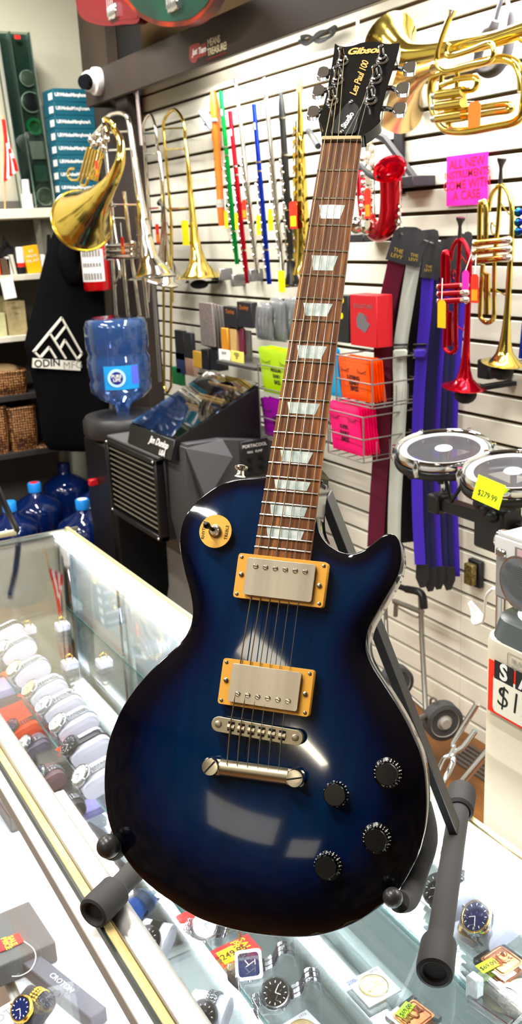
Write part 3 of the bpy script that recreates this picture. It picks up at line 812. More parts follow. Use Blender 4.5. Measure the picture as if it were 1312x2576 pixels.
mb = MB(frame(Vector((0, YM, 0)), (1, 0, 0), (0, 0, 1))); mb.prism([(XF+.012, ZC-.009), (XF+.001, ZC-.009), (XF-.010, ZC-.018), (XF-.010, ZC-.022), (XF+.012, ZC-.022)][::-1], -LY/2, LY/2); mb.build('front_fascia', mat('white_fascia', '#e9e7df', .35), sc)
mb = MB(); mb.box((XF-.0085, YM, ZC-.032), (.003, LY, .020)); mb.build('door_track', mat('grey_track', '#989389', .8), sc)
# back rail with the lit strip
mb = MB(); mb.box((XBk-.006, YM, ZC-.004), (.012, LY, .016), bev=.002); mb.build('back_rail', mat('pale_brass_rail', '#d9cb97', .35, .7), sc)
mb = MB(); mb.box((XBk-.030, YM, ZC-.0095), (.036, LY-.03, .006)); mb.build('light_strip', mat('led_glow', '#ffffff', .5, emit='#f4f6ff', es=7), sc, label='glowing white light strip under the glass')
area('showcase_light', (XBk-.035, YM, ZC-.018), .03, LY-.1, 14, (0, math.radians(14), 0), (.86, .90, 1))
area('showcase_front_fill', (XI-.012, YM, ZC-.020), .016, LY-.1, 12, (0, math.radians(-16), 0), (.86, .90, 1))  # added fill behind the front rail to brighten the inside
mb = MB(); mb.box((XI-.012, YM, ZC-.0155), (.016, LY-.06, .004)); mb.build('front_fill_strip', mat('led_glow', '#ffffff', .5, emit='#f4f6ff', es=7), sc)  # glowing strip added with the front fill
mb = MB(); mb.box((XBk-.003, YM, .66), (.005, LY, .50)); mb.build('back_doors', mat('mirror_back_door', '#dfe8e4', .04, .5), sc)
mb = MB(); mb.box(((XI+XBk)/2, Y1-.004, ZC-.005), (XBk-XF, .008, .010)); mb.build('end_rail', mat('dark_alu', '#8b8b82', .3, .9), sc)
for x, y in ((XF+.012, Y1-.012), (XBk-.012, Y1-.012)):
    mb = MB(); mb.box((x, y, .67), (.018, .018, .56), bev=.002); mb.build('corner_post', CHROME, sc)
for y in (2.02, 1.62, 1.24, .30):
    mb = MB(); mb.box((XBk-.014, y, .67), (.010, .016, .55), bev=.001)
    for k in range(22): mb.box((XBk-.0195, y, .44+k*.022), (.001, .005, .011))
    mb.build('shelf_standard', CHROME, sc)
# shelves
ZS = .740; XS0, XS1 = .461, .722
ZH2 = .862
mb = MB(); mb.box(((.624+.742)/2, .70, ZH2-.003), (.742-.624, 1.0, .006)); sh = mb.build('glass_shelf', GLS, sc)
mb = MB(); mb.box((.6232, .70, ZH2-.003), (.0016, 1.0, .0064)); mb.build('shelf_edge', GEDGE, sh)
for z, xa, xb in ((ZS, XS0, XS1), (.560, .41, .722)):
    mb = MB(); mb.box(((xa+xb)/2, (Y1-.03+.1)/2-.25, z-.003), (xb-xa, Y1-.03+.5, .006)); sh = mb.build('glass_shelf', GLS, sc)
    mb = MB(); mb.box((xa-.0008, (Y1-.03+.1)/2-.25, z-.003), (.0016, Y1-.03+.5, .0064)); mb.box((xb+.0008, (Y1-.03+.1)/2-.25, z-.003), (.0016, Y1-.03+.5, .0064)); mb.build('shelf_edge', GEDGE, sh)
    for y in (2.02, 1.62, 1.24, .30):
        mb = MB(); mb.box(((xa+xb)/2+.04, y, z-.012), (xb-xa-.05, .004, .010)); mb.build('bracket', CHROME, sh)
# ================================================================== THINGS ON THE SLATTED WALL
def w(px, py, off): return at(px, py, 0, XW-off)
def wpath(pts, off): return [w(p[0], p[1], p[2] if len(p) > 2 else off) for p in pts]
HOOKM = mat('peg_metal', '#8d8d8f', .4, .8)
def tagcard(px, py, wd, ht, off, m, label, string_to=None, text=None, tcol=None, second=None):
    """a small price tag hanging flat in front of an instrument"""
    p = w(px, py, off); F = wallframe(p)
    t = thing('price_tag', p-Vector((0, 0, ht/2)), label, 'price tag', None)
    mb = MB(F); a, b = wd/2, ht/2
    mb.prism([(-a, -b), (a, -b), (a, b-.008), (a-.008, b), (-a+.008, b), (-a, b-.008)], -.0005, .0005); mb.build('card', m, t, sm=False)
    if second:
        mb = MB(F); mb.box((0, -b*.45, .0008), (wd*.75, ht*.38, .0004)); mb.build('price_field', second, t, sm=False)
    if text: text_mb(text, wd*.3, F @ T(0, b*.3, .0008), .0002).build('lettering', tcol or YELLOW, t, sm=False)
    top = F @ Vector((0, b, 0))
    if string_to is not None:
        mb = MB(); mb.tube([top, string_to], .0008, 5); mb.build('string', PAPER, t)
    return t
def bracket(pts, label, r=.004, name='display_hook', m=None, grp='hooks on the slatted wall'):
    mb = MB(); mb.tube(pts, r, 8, smooth=2); 
    return single(mb, name, m or HOOKM, label, 'hook', None)

# ---- flutes: tube, head joint plate, keys
def flute(top, bot, off, m, keym, label, grp):
    a = w(*top, off); b = w(*bot, off); d = (b-a)
    t = thing('flute', b, label, 'flute', grp)
    L_ = d.length; u = d.normalized(); sd = Vector((-1, 0, 0)); ky = Vector((0, 1, 0))
    mb = MB(); mb.tube([a, a+u*.02, a+u*(L_*.33), a+u*(L_*.331), a+u*(L_*.35), a+u*(L_*.351), b], lambda q: .0098 if .3 < q < .75 and False else .0095, 14)
    mb.build('tube', m, t)
    mb = MB(); q = a+u*L_*.12; mb.tube([q-u*.012+sd*.006, q+u*.012+sd*.006], .008, 12); mb.build('lip_plate', keym, t)
    mb = MB()
    for f in (.31, .36, .80): mb.tube([a+u*L_*f, a+u*(L_*f+.006)], .0112, 14)
    mb.build('ring', keym, t)['kind'] = 'stuff'
    mb = MB()
    for i in range(13):
        f = .40+i*.042; c = a+u*L_*f+ky*(.0095 if i % 3 else .004)+sd*(.009)
        mb.tube([c, c+sd*.004+ky*.002], .0072, 12)
        if i % 2: mb.tube([c+ky*.006, c+ky*.015-u*.008], .003, 6)
    mb.tube([a+u*L_*.40+ky*.012+sd*.006, a+u*L_*.93+ky*.012+sd*.006], .0016, 6)
    mb.tube([a+u*L_*.42+ky*.008+sd*.010, a+u*L_*.80+ky*.008+sd*.010], .0014, 6)
    o = mb.build('keywork', keym, t); o['kind'] = 'stuff'
    return t
GRN = mat('green_anodised', '#03933a', .15, .75); RDM = mat('red_anodised', '#b0051c', .15, .75); BLM = mat('blue_anodised', '#0a2ba0', .15, .75)
flute((555, 230), (596, 665), .045, GRN, SILVER, 'green flute with silver keys hanging beside the orange recorder', 'flutes on the slatted wall')
flute((578, 280), (622, 713), .050, RDM, SILVER, 'dark red flute with silver keys hanging right of the green flute', 'flutes on the slatted wall')
flute((592, 195), (648, 688), .040, SILVER, SILVER, 'silver flute hanging between the red flute and the blue flute', 'flutes on the slatted wall')
flute((638, 262), (677, 715), .055, BLM, SILVER, 'blue flute with silver keys hanging among the silver flutes', 'flutes on the slatted wall')
flute((665, 196), (712, 690), .040, SILVER, SILVER, 'silver flute hanging between the blue flute and the black clarinet', 'flutes on the slatted wall')
for i, (px, py, q) in enumerate(((566, 690, 'green'), (642, 692, 'blue'), (598, 705, 'red'))):
    p = w(px, py, .03); mb = MB(); mb.box(p, (.06, .022, .05), bev=.003); single(mb, 'display_hook', HOOKM, 'small dark metal rest under the '+q+' flute', 'hook')
# ---- clarinet
a = w(706, 232, .05); b = w(735, 722, .05); u = (b-a).normalized(); L_ = (b-a).length
t = thing('clarinet', b, 'black clarinet with silver keys hanging right of the flutes', 'clarinet')
mb = MB(); mb.tube([a+u*(L_*f) for f in (0, .05, .12, .14, .3, .301, .6, .84, .86, .93, .97, 1)], [.006, .012, .0135, .0125, .0125, .0135, .0135, .0145, .016, .020, .030, .036], 18); mb.build('tube', mat('clarinet_black', '#131314', .3), t)
mb = MB()
for f in (.125, .31, .59, .85, .985): mb.tube([a+u*L_*f, a+u*(L_*f+.006)], .0165 if f < .9 else .0345, 18)
mb.build('ring', SILVER, t)['kind'] = 'stuff'
mb = MB()
for i in range(16):
    c = a+u*L_*(.34+i*.031)+Vector((-.013, .010-(i % 3)*.008, 0)); mb.tube([c, c+Vector((-.005, .002, 0))], .0075, 10)
    if i % 2: mb.tube([c, c+Vector((0, .016 if i % 4 == 1 else -.016, -.018))], .0028, 6)
mb.tube([a+u*L_*.34+Vector((-.016, .006, 0)), a+u*L_*.83+Vector((-.016, .006, 0))], .0018, 6)
mb.build('keywork', SILVER, t)['kind'] = 'stuff'
# ---- soprano saxophone
a = w(752, 187, .06); b = w(764, 690, .06); u = (b-a).normalized(); L_ = (b-a).length
t = thing('soprano_saxophone', b, 'slim straight gold saxophone with brown mouthpiece hanging left of the guitar neck', 'saxophone')
mb = MB(); mb.tube([a+u*L_*f for f in (0, .05, .09)], [.005, .011, .012], 12); mb.build('mouthpiece', mat('brown_mouthpiece', '#8a5a3c', .4), t)
mb = MB(); mb.tube([a+u*L_*f for f in (.085, .2, .5, .85, .95, 1)], [.007, .010, .018, .026, .032, .045], 18); mb.build('tube', BRASS, t)
mb = MB()
for i in range(22):
    sd = -1 if i % 2 else 1
    c = a+u*L_*(.26+i*.032)+Vector((-.016, sd*(.012+i*.0007), 0)); r_ = .008+.0003*i
    mb.tube([c, c+Vector((-.006, 0, 0))], r_, 12); mb.tube([c, c+Vector((0, sd*.016, -.02))], .003, 6)
for dy in (-.024, .022, .03): mb.tube([a+u*L_*.22+Vector((-.010, dy*.5, 0)), a+u*L_*.9+Vector((-.018, dy, 0))], .0022, 6)
mb.build('keywork', BRASS, t)['kind'] = 'stuff'
# ---- recorder and its clamp
a = w(536, 228, .03); b = w(558, 568, .03); u = (b-a).normalized(); L_ = (b-a).length
ORG = mat('orange_plastic', '#c9590a', .45); 
t = thing('recorder', b, 'long orange wooden recorder standing upright left of the green flute', 'recorder')
mb = MB(); mb.tube([a+u*L_*f for f in (0, .03, .10, .35, .37, .80, .82, 1)], [.010, .014, .019, .0185, .0155, .0155, .018, .014], 16); mb.build('tube', ORG, t)
mb = MB(); mb.tube([a+u*L_*.80, a+u*L_*.86], .0185, 16); mb.build('band', mat('grey_pattern_band', '#6b645c', .5, noise=((900, 900, 160), 1, '#c9c3b8')), t)
mb = MB()
for k in range(5): c = a+u*L_*(.42+k*.07)+Vector((-.0155, 0, 0)); mb.ball(c, .003, 8, 6)
mb.build('finger_hole', INK, t)['kind'] = 'stuff'
t = thing('instrument_rest', w(520, 320, .05), 'grey plastic instrument rest shaped like a small animal clipped beside the orange recorder', 'rest')  # grey clip serving as an instrument rest
mb = MB(); mb.tube([w(504, 282, .06), w(512, 287, .06), w(521, 300, .06), w(529, 325, .055)], [.010, .018, .019, .007], 14, smooth=4); mb.build('body', mat('pale_grey_plastic', '#8e96a6', .35), t)
mb = MB(); mb.tube([w(522, 288, .05), w(531, 302, .05), w(546, 302, .035)], .007, 8, smooth=3); mb.tube([w(519, 312, .06), w(515, 306, .07)], .010, 8); mb.build('clip', mat('pale_grey_plastic', '#8e96a6', .35), t)
# ---- price tags among the flutes
YT = mat('yellow_tag', '#f2e300', .55); RT = mat('red_tag', '#ea2a10', .55); OT = mat('orange_tag', '#ff9a10', .55)
for px, py, wd, ht, m, s, sec in ((568, 552, .026, .070, YT, 'yellow price tag hanging from the green flute', None), (594, 556, .022, .066, YT, 'yellow price tag hanging between green flute and red flute', None),
        (614, 527, .034, .075, RT, 'red and orange price tag hanging over the red flute', OT), (650, 566, .030, .075, YT, 'yellow price tag hanging left of the blue flute', None),
        (680, 553, .034, .080, YT, 'yellow price tag hanging right of the blue flute', None), (737, 541, .050, .095, RT, 'red sale price tag hanging on the gold soprano saxophone', YT),
        (708, 708, .048, .080, YT, 'large yellow price tag hanging below the black clarinet', None)):
    tagcard(px, py, wd, ht, .095, m, s, w(px-4, py-75, .075), None, None, sec)
# ---- black clip bracket by the neck
bracket([w(775, 328, .02), w(787, 347, .06), w(800, 368, .10)], 'black padded hook sticking out beside the soprano saxophone', .011, m=mat('black_pad', '#1b1c1f', .6))

# ---- coiled cable, pull cord
mb = MB()
for k in range(3): mb.tube([w(752+k*6, 103, .05), w(770+k*4, 112-k*3, .06), w(800, 92-k*5, .06), w(842-k*5, 66+k*6, .05), w(835, 88, .06), w(800, 100+k*3, .06), w(775, 90, .05), w(757, 92+k*4, .05)], .005, 6, smooth=5)
single(mb, 'coiled_cable', DBLACK, 'coiled thin black cable hooked on the slatted wall under the header board', 'cable')
mb = MB(); mb.tube([w(899, 40, .10), w(900, 106, .10)], .004, 6); single(mb, 'pull_chain', PAPER, 'short white pull chain hanging above the guitar headstock', 'chain')

# ---- trombones
def trombone(loop, outer, inner, bell, off, m, label, bells=True, tagm=None):
    t = thing('trombone', w(*bell[-1], off), label, 'trombone', 'trombones on the wall')
    (lx, ty, rx_) = loop       # left tube x, top y, right tube x of the tuning bow (pixels)
    mb = MB(); pts = [(lx+outer[1], 760), (lx+outer[0], 560), (lx, ty+70), (lx-3+ (rx_-lx)*.05, ty+28), ((lx+rx_)/2, ty), (rx_-2, ty+30), (rx_+2, ty+75), (rx_+inner[0], 500)]
    P_ = wpath(pts, off); mb.tube(P_[:3], .0065, 12); mb.tube(P_[2:7], .0070, 12, smooth=6); mb.build('tuning_bow', m, t)
    mb = MB(); bp = wpath([(rx_+2, ty+75), *bell], off); mb.tube(bp, [.007, .0095, .012, .016, .024, .040, .075, .105], 24, smooth=5, cap=False); mb.build('bell', m, t)
    mb = MB()
    for y, f in ((ty+48, .12), (ty+100, .3), (525, .8)): 
        xx = lx+(rx_-lx)*0+ (y-ty-70)/300*outer[0] if y > ty+70 else lx
        mb.tube(wpath([(xx, y), (rx_+(y-ty-75)/300*inner[0] if y > ty+75 else rx_, y-2)], off), .004, 8)
    mb.build('brace', m, t)['kind'] = 'stuff'
    return t
GOLDT = mat('gold_lacquer', '#e6cd68', .14, 1.0)
trombone((413, 276, 463), (18, 20), (10, 0), [(472, 400), (478, 480), (486, 560), (492, 620), (497, 660), (500, 686), (501, 699)], .09, GOLDT, 'gold lacquered trombone hanging bell down, rightmost of the trombones')
trombone((362, 288, 392), (14, 10), (14, 0), [(402, 400), (410, 480), (414, 560), (414, 620), (414, 660), (413, 686), (412, 699)], .13, SILVER, 'bright silver trombone hanging bell down behind the gold one')
# slides reaching down behind the water bottle
t = thing('trombone_slide', w(425, 985, .12), 'long gold outer slide tubes hanging down beside the water bottle', 'trombone slide')
mb = MB(); mb.tube(wpath([(410, 560), (413, 975)], .12), .0062, 10); mb.tube(wpath([(430, 560), (430, 975)], .12), .0062, 10); mb.tube(wpath([(413, 972), (421, 988), (430, 972)], .12), .0066, 10, smooth=4); mb.build('tubes', GOLDT, t)
mb = MB(); mb.tube(wpath([(411, 591), (431, 590)], .12), .005, 8); mb.build('brace', GOLDT, t)
t = thing('trombone_slide', w(388, 930, .16), 'long silver slide tube hanging between water bottle and gold slide', 'trombone slide')
mb = MB(); mb.tube(wpath([(378, 600), (402, 960)], .16), .0085, 10); mb.build('tubes', STEEL, t)
mb = MB(); mb.tube(wpath([(408, 560), (409, 520), (400, 505)], .14), .007, 10); mb.tube(wpath([(400, 512), (409, 502)], .13), .012, 10); mb.build('mouthpiece', mat('dark_steel', '#4c4a48', .3, .9), t)
for px, py, s in ((425, 704, 'silver'), (495, 704, 'gold')):
    mb = MB(); c = w(px, py, .10); mb.ball(c+Vector((.01, 0, -.02)), .045, 16, 8, (.9, 1, .45)); mb.box(c+Vector((.05, 0, -.015)), (.09, .03, .012)); single(mb, 'bell_rest', DBLACK, 'black rubber rest under the bell of the '+s+' trombone', 'hook')
# valve trombone, front left
t = thing('valve_trombone', w(300, 790, .22), 'large silver valve trombone hanging by the brown post in front of the fire extinguisher', 'trombone')
off = .30
mb = MB(); mb.tube(wpath([(283, 545), (270, 420), (263, 345), (264, 305), (278, 289), (300, 285), (318, 292), (326, 318), (338, 400), (352, 500), (368, 600)], off), [.0085, .0085, .009, .0095, .0098, .010, .0105, .011, .013, .0175, .026], 16, smooth=5); mb.build('tuning_bow', SILVER, t)
mb = MB(); mb.tube(wpath([(352, 500), (366, 590), (376, 650), (384, 685), (386, 699)], off), [.0175, .025, .040, .075, .115], 26, smooth=5, cap=False); mb.build('bell', SILVER, t)
mb = MB()
for pts in ([(275, 520), (292, 795)], [(312, 482), (330, 640), (352, 795)], [(283, 545), (297, 640)], [(345, 545), (372, 800)]): mb.tube(wpath(pts, off), .0078, 12)
mb.tube(wpath([(292, 645), (302, 690), (288, 720), (292, 790)], off), .0075, 12, smooth=4); mb.tube(wpath([(308, 645), (322, 795)], off), .0085, 12); mb.tube(wpath([(277, 530), (278, 520), (288, 516)], off), .008, 12, smooth=3)
mb.build('tube', SILVER, t)['kind'] = 'stuff'
mb = MB()
for y in (620, 634, 648): mb.tube([w(270, y, off+.02), w(345, y-4, off+.02)], .0115, 14); mb.ball(w(270, y, off+.02), .015, 12, 8); mb.ball(w(334, y-6, off+.02), .016, 12, 8)
mb.build('valve', SILVER, t)['kind'] = 'stuff'
mb = MB()
for a_, b_ in (((268, 334), (322, 331)), ((275, 378), (332, 374)), ((288, 515), (350, 515)), ((290, 549), (312, 549)), ((345, 551), (378, 550)), ((345, 592), (378, 592))): mb.tube([w(*a_, off), w(*b_, off)], .0055, 8)
mb.build('brace', SILVER, t)['kind'] = 'stuff'
tagcard(308, 618, .034, .075, .36, RT, 'red and orange price tag on the silver valve trombone', w(303, 560, .33), None, None, OT)
tagcard(396, 588, .036, .085, .20, RT, 'red and orange price tag on the silver trombone', w(394, 545, .18), None, None, OT)
tagcard(466, 586, .066, .105, .14, YT, 'plain yellow price tag on the gold trombone bell tube', w(464, 545, .12))
# hanging screw rod
mb = MB(); mb.tube(wpath([(343, 218), (356, 366)], .20), .0085, 10); single(mb, 'hanging_rod', mat('dull_rod', '#9a8f8c', .5, .6), 'thin grey metal rod hanging from the header board at the brown post', 'rod')

# ---- french horn hanging from the header
off = .47
t = thing('french_horn', w(215, 560, off), 'shiny gold french horn hanging with its wide bell facing the shop', 'french horn')
bell = [w(284, 322, off-.03), w(302, 352, off-.01), w(303, 400, off+.01), (w(290, 438, off+.02)), w(272, 468, off+.02), w(250, 498, off+.02), w(228, 527, off+.01), w(206, 555, off)]
mb = MB(); mb.tube(bell, [.012, .015, .019, .025, .034, .052, .086, .138], 36, smooth=6, cap=False); o = mb.build('bell', GOLDT, t)
sm_ = o.modifiers.new('s', 'SOLIDIFY'); sm_.thickness = .002
mb = MB(); ctr = bell[-1]; nrm = (smooth_path(bell, 6)[-1]-smooth_path(bell, 6)[-2]).normalized(); a1 = nrm.cross(Vector((0, 0, 1))).normalized(); a2 = nrm.cross(a1)
mb.tube([ctr+(a1*math.cos(q)+a2*math.sin(q))*.138 for q in [2*PI*k/40 for k in range(40)]], .003, 8, closed=True); mb.build('bell_rim', GOLDT, t)
mb = MB()
for k in range(6): mb.tube([w(222+k*7, 370+k*3, off+.03), w(203+k*8, 440+k*3, off+.03)], .0062, 10)
mb.tube([w(203, 440, off+.03), w(196, 452, off+.03), w(180, 452, off+.03), w(171, 440, off+.03), w(175, 426, off+.03), w(184, 424, off+.03)], .0062, 10, smooth=5)
mb.tube([w(211, 443, off+.03), w(204, 462, off+.03), w(215, 466, off+.03), w(222, 448, off+.03)], .0062, 10, smooth=5)
mb.tube([w(258, 395, off+.03), w(246, 412, off+.03), w(232, 432, off+.03), w(228, 450, off+.03)], .006, 10, smooth=5)
mb.tube([w(272, 340, off), w(262, 300, off-.02), w(283, 310, off-.02), w(286, 330, off-.02)], .010, 10, smooth=5)
mb.build('tubing', GOLDT, t)['kind'] = 'stuff'
mb = MB()
for a_, b_ in (((262, 312), (226, 352)), ((258, 322), (232, 366)), ((270, 335), (250, 380)), ((240, 335), (262, 360))): mb.tube([w(*a_, off+.02), w(*b_, off+.02)], .009, 10)
for q in ((228, 352), (238, 362), (250, 358), (262, 372), (246, 340), (268, 350)): mb.ball(w(*q, off+.04), .013, 12, 8)
mb.build('rotor_valve', SILVER, t)['kind'] = 'stuff'
tagcard(243, 424, .030, .060, off+.07, RT, 'red and orange price tag on the french horn tubing', w(246, 385, off+.05), None, None, OT)
tagcard(273, 505, .040, .080, off-.10, RT, 'red and white tag behind the french horn bell', None, None, None, mat('white_tag', '#f0eeea', .6))

# ---- camera on the header board
c = w(246, 207, .23)
cm = Vector((XH, c.y, c.z)); cm = at(250, 205, 0, XH)
t = thing('security_camera', cm, 'white dome security camera with a black eye on the header board', 'security camera')
F = frame(cm, (0, -1, 0), (0, 0, 1))
mb = MB(F); mb.lathe([(.060, 0), (.062, .015), (.060, .030), (.050, .036), (.0001, .036)], 28); mb.build('base', WHITE, t)
dv = Vector((-.55, -.35, -.12)).normalized(); bc = cm+Vector((-.045, 0, 0)); mb = MB(); mb.ball(bc, .047, 24, 16); mb.build('ball', WHITE, t)
mb = MB(); mb.tube([bc+dv*.030, bc+dv*.056], [.036, .030], 24); mb.build('eye', mat('camera_eye', '#15161a', .1), t)
# ---- sticker on the header
p = at(521, 122, 0, XH-.0012); F = wallframe(p)
t = thing('header_sticker', p-Vector((0, 0, .04)), 'red and white worded sticker on the brown header board', 'sticker')
q = [at(x, y, 0, XH-.001) for x, y in ((476, 118), (484, 112), (500, 107), (504, 113), (518, 106), (519, 138), (506, 143), (498, 146), (492, 158), (482, 158), (476, 146))]
mb = MB(); n_ = len(q); pl2 = [(-v.y, v.z) for v in q]; mb.prism(pl2[::-1], -.0003, .0003, frame(Vector((XH-.001, 0, 0)), (0, -1, 0), (0, 0, 1))); mb.build('badge', mat('sticker_red', '#8c2f28', .6), t, sm=False)
for s_, px, py, sz, m_, sh in (('Just', 489, 131, .030, PAPER, .3), ('Team', 508, 126, .030, PAPER, .2), ('MEANS', 537, 104, .034, mat('sticker_cream', '#cbbf9a', .6), .0), ('TREASURE!', 545, 124, .034, mat('sticker_cream', '#cbbf9a', .6), .0)):
    pp = at(px, py, 0, XH-.002); text_mb(s_, sz, wallframe(pp), .0004, shear=sh, offset=.0008, space=.9).build('lettering', m_, t, sm=False)
mb = MB(); mb.tube([at(521, 150, 0, XH-.002), at(568, 132, 0, XH-.002)], .0022, 4); mb.build('underline', mat('sticker_red', '#8c2f28', .6), t)

# ---- guitars hanging high up
def hanging_guitar(outline, X, m, rimm, label, bridge):
    pts = [at(x, y, 0, X) for x, y in outline]; base = min(p.z for p in pts)
    F = frame(Vector((X, 0, 0)), (0, -1, 0), (0, 0, 1)); pl_ = [(-p.y, p.z) for p in pts]
    if sum(pl_[i-1][0]*pl_[i][1]-pl_[i][0]*pl_[i-1][1] for i in range(len(pl_))) < 0: pl_ = pl_[::-1]
    pl_ = closed_smooth(pl_, 4)
    t = thing('hanging_guitar', Vector((X, sum(p.y for p in pts)/len(pts), base)), label, 'guitar', None)
    mb = MB(F); mb.prism(pl_, -.042, 0); b_ = mb.build('body', rimm, t, ang=30); bv = b_.modifiers.new('b', 'BEVEL'); bv.width = .006; bv.segments = 3; bv.angle_limit = math.radians(50)
    inn = offs(pl_, -.018); mb = MB(F); mb.prism(inn, 0, .0015); mb.build('top', m, t, ang=30)
    c = at(*bridge, 0, X-.006); mb = MB(); mb.box(c, (.014, .085, .055), bev=.003)
    bo = mb.build('bridge', CHROME, t)
    mb = MB()
    for k in range(5): mb.box(c+Vector((-.009, -.034+k*.017, .004)), (.006, .011, .034), bev=.001)
    mb.build('saddle', STEEL, bo)['kind'] = 'stuff'
    mb = MB()
    for k in range(4): mb.tube([c+Vector((-.012, -.03+k*.02, 0)), c+Vector((-.014, -.026+k*.017, .45))], .0012, 5)
    mb.build('strings', STEEL, t)['kind'] = 'stuff'
    k_ = at(outline[3][0]+40, outline[3][1]-5, 0, X-.004)
    return t
hanging_guitar([(190, -30), (191, 10), (202, 42), (232, 60), (270, 66), (310, 62), (345, 58), (352, 30), (350, -40), (300, -80), (220, -80)], 1.72, mat('cherry_lacquer', '#5c0410', .3, spec=.2), mat('cherry_lacquer', '#5c0410', .3, spec=.2), 'dark red bass guitar body hanging above the header board', (284, 30))
hanging_guitar([(308, -20), (325, 15), (350, 42), (390, 62), (430, 68), (475, 62), (505, 42), (528, 15), (545, -30), (500, -80), (380, -80)], 1.66, mat('teal_lacquer', '#054a38', .3, spec=.2, noise=(5, .8, '#06201a')), mat('orange_burst', '#a52c05', .3, spec=.2, noise=(6, .9, '#2e0703')), 'green topped bass guitar with orange red rim hanging above the header board', (436, 8))

# ---- pink sign
p = w(1173, 452, .012); F = wallframe(p)
a = w(1122, 452, .012); b = w(1225, 452, .012); wd = (a-b).length; ht = w(1173, 388, .012).z-w(1173, 516, .012).z
t = thing('paper_sign', Vector((p.x, p.y, p.z-ht/2)), 'bright pink handwritten paper sign on the slatted wall', 'sign')
mb = MB(F); mb.box((0, 0, 0), (wd, ht, .0012)); mb.build('paper', mat('neon_pink_paper', '#ff1fae', .7), t, sm=False)
for i, s_ in enumerate(('ALL NEW', 'INSTRUMENTS', 'COME WITH', 'A CASE')):
    text_mb(s_, .036 if i != 1 else .030, F @ T(.0, ht*(.33-.21*i), .001) @ rotz(math.radians(2)), .0003, offset=.0002).build('lettering', mat('red_marker', '#b3122e', .7), t, sm=False)

# ---- trumpets (built from one set of paths, in metres around the bell mouth)
def trumpet(ox, oy, off, sc_, m, vm, label, grp='trumpets on the slatted wall'):
    base = w(1266, 915, off)         # bell mouth of the gold one
    tgt = w(ox, oy, off); 
    def q(px, py, o=0): v = w(px, py, off); d = (v-base)*sc_; return Vector((tgt.x-o, tgt.y+d.y, tgt.z+d.z))
    t = thing('trumpet', tgt, label, 'trumpet', grp)
    mb = MB(); mb.tube([q(1262, 398), q(1261, 404), q(1260, 415), q(1259, 425), q(1258, 462)], [.0125, .0125, .007, .0045, .0065], 16); mb.build('mouthpiece', mat('dark_steel', '#4c4a48', .3, .9), t)
    mb = MB(); mb.tube([q(1258, 458), q(1252, 560), q(1243, 660), q(1242, 780)], .0062, 12, smooth=3)
    mb.tube([q(1242, 780), q(1240, 802), q(1225, 812), q(1210, 802), q(1207, 785), q(1211, 700), q(1214, 665)], .0066, 12, smooth=4)
    mb.tube([q(1212, 620, .01), q(1213, 560, .01), q(1214, 515, .01), q(1220, 508, .01), q(1228, 515, .01), q(1228, 600, .01)], .0075, 12, smooth=4); mb.build('tubing', m, t)['kind'] = 'stuff'
    mb = MB(); mb.tube([q(1228, 530), q(1236, 490), q(1258, 465), q(1278, 485), q(1287, 530), q(1286, 600), q(1281, 680), q(1277, 760), q(1273, 820), q(1270, 860), q(1268, 888), q(1267, 905), q(1266, 913)],
               [.006, .006, .006, .0065, .007, .0075, .008, .009, .0115, .016, .024, .040, .062], 24, smooth=5, cap=False); o = mb.build('bell', m, t)
    for i, y in enumerate((606, 628, 650)):
        mb = MB(); mb.tube([q(1203, y+6, .012), q(1276, y-2, .012)], .0088, 16); mb.tube([q(1205, y+6, .012), q(1212, y+5, .012)], .0102, 16); v = mb.build('valve', m, t)
        mb = MB(); mb.tube([q(1275, y-2, .012), q(1287, y-3, .012)], [.0095, .0105], 16); mb.ball(q(1288, y-3, .012), .0095, 12, 8); mb.build('valve_cap', vm, v); mb = MB(); mb.ball(q(1202, y+6, .012), .0095, 12, 8); mb.build('finger_button', vm, v)
    mb = MB(); mb.tube([q(1215, 690), q(1224, 690), q(1226, 780)], .0085, 10); mb.tube([q(1227, 700, .006), q(1227, 790, .006)], .008, 12); mb.tube([q(1250, 500), q(1280, 540)], .002, 6); mb.tube([q(1244, 730), q(1276, 745)], .002, 6); mb.build('slide', m, t)['kind'] = 'stuff'
    mb = MB(); mb.tube([q(1244, 570), q(1236, 560), q(1234, 575), q(1238, 588), q(1246, 588)], .0022, 6, smooth=4); mb.build('finger_ring', m, t)
    return t
trumpet(1266, 915, .13, 1.0, GOLDT, SILVER, 'gold lacquered trumpet hanging bell down right of the pink sign')
trumpet(1166, 975, .20, .89, RDM, SILVER, 'shiny red trumpet hanging bell down under the pink sign')
for px, py, o_, s in ((1262, 930, .12, 'gold'), (1170, 990, .18, 'red')):
    c = w(px, py, o_); mb = MB(); mb.lathe([(.05, 0), (.055, .006), (.05, .012)], 24, T(c.x, c.y, c.z+.012)); mb.ball(c+Vector((0, 0, -.004)), .032, 16, 8, (1, 1, .8)); mb.box(c+Vector((o_/2, 0, .01)), (o_, .035, .012)); single(mb, 'bell_rest', DBLACK, 'round black rest under the bell of the '+s+' trumpet', 'hook')
mb = MB(); mb.box(w(1245, 925, .05), (.10, .05, .055), bev=.004); single(mb, 'hook_block', DBLACK, 'square black mounting block beside the gold trumpet bell', 'hook')
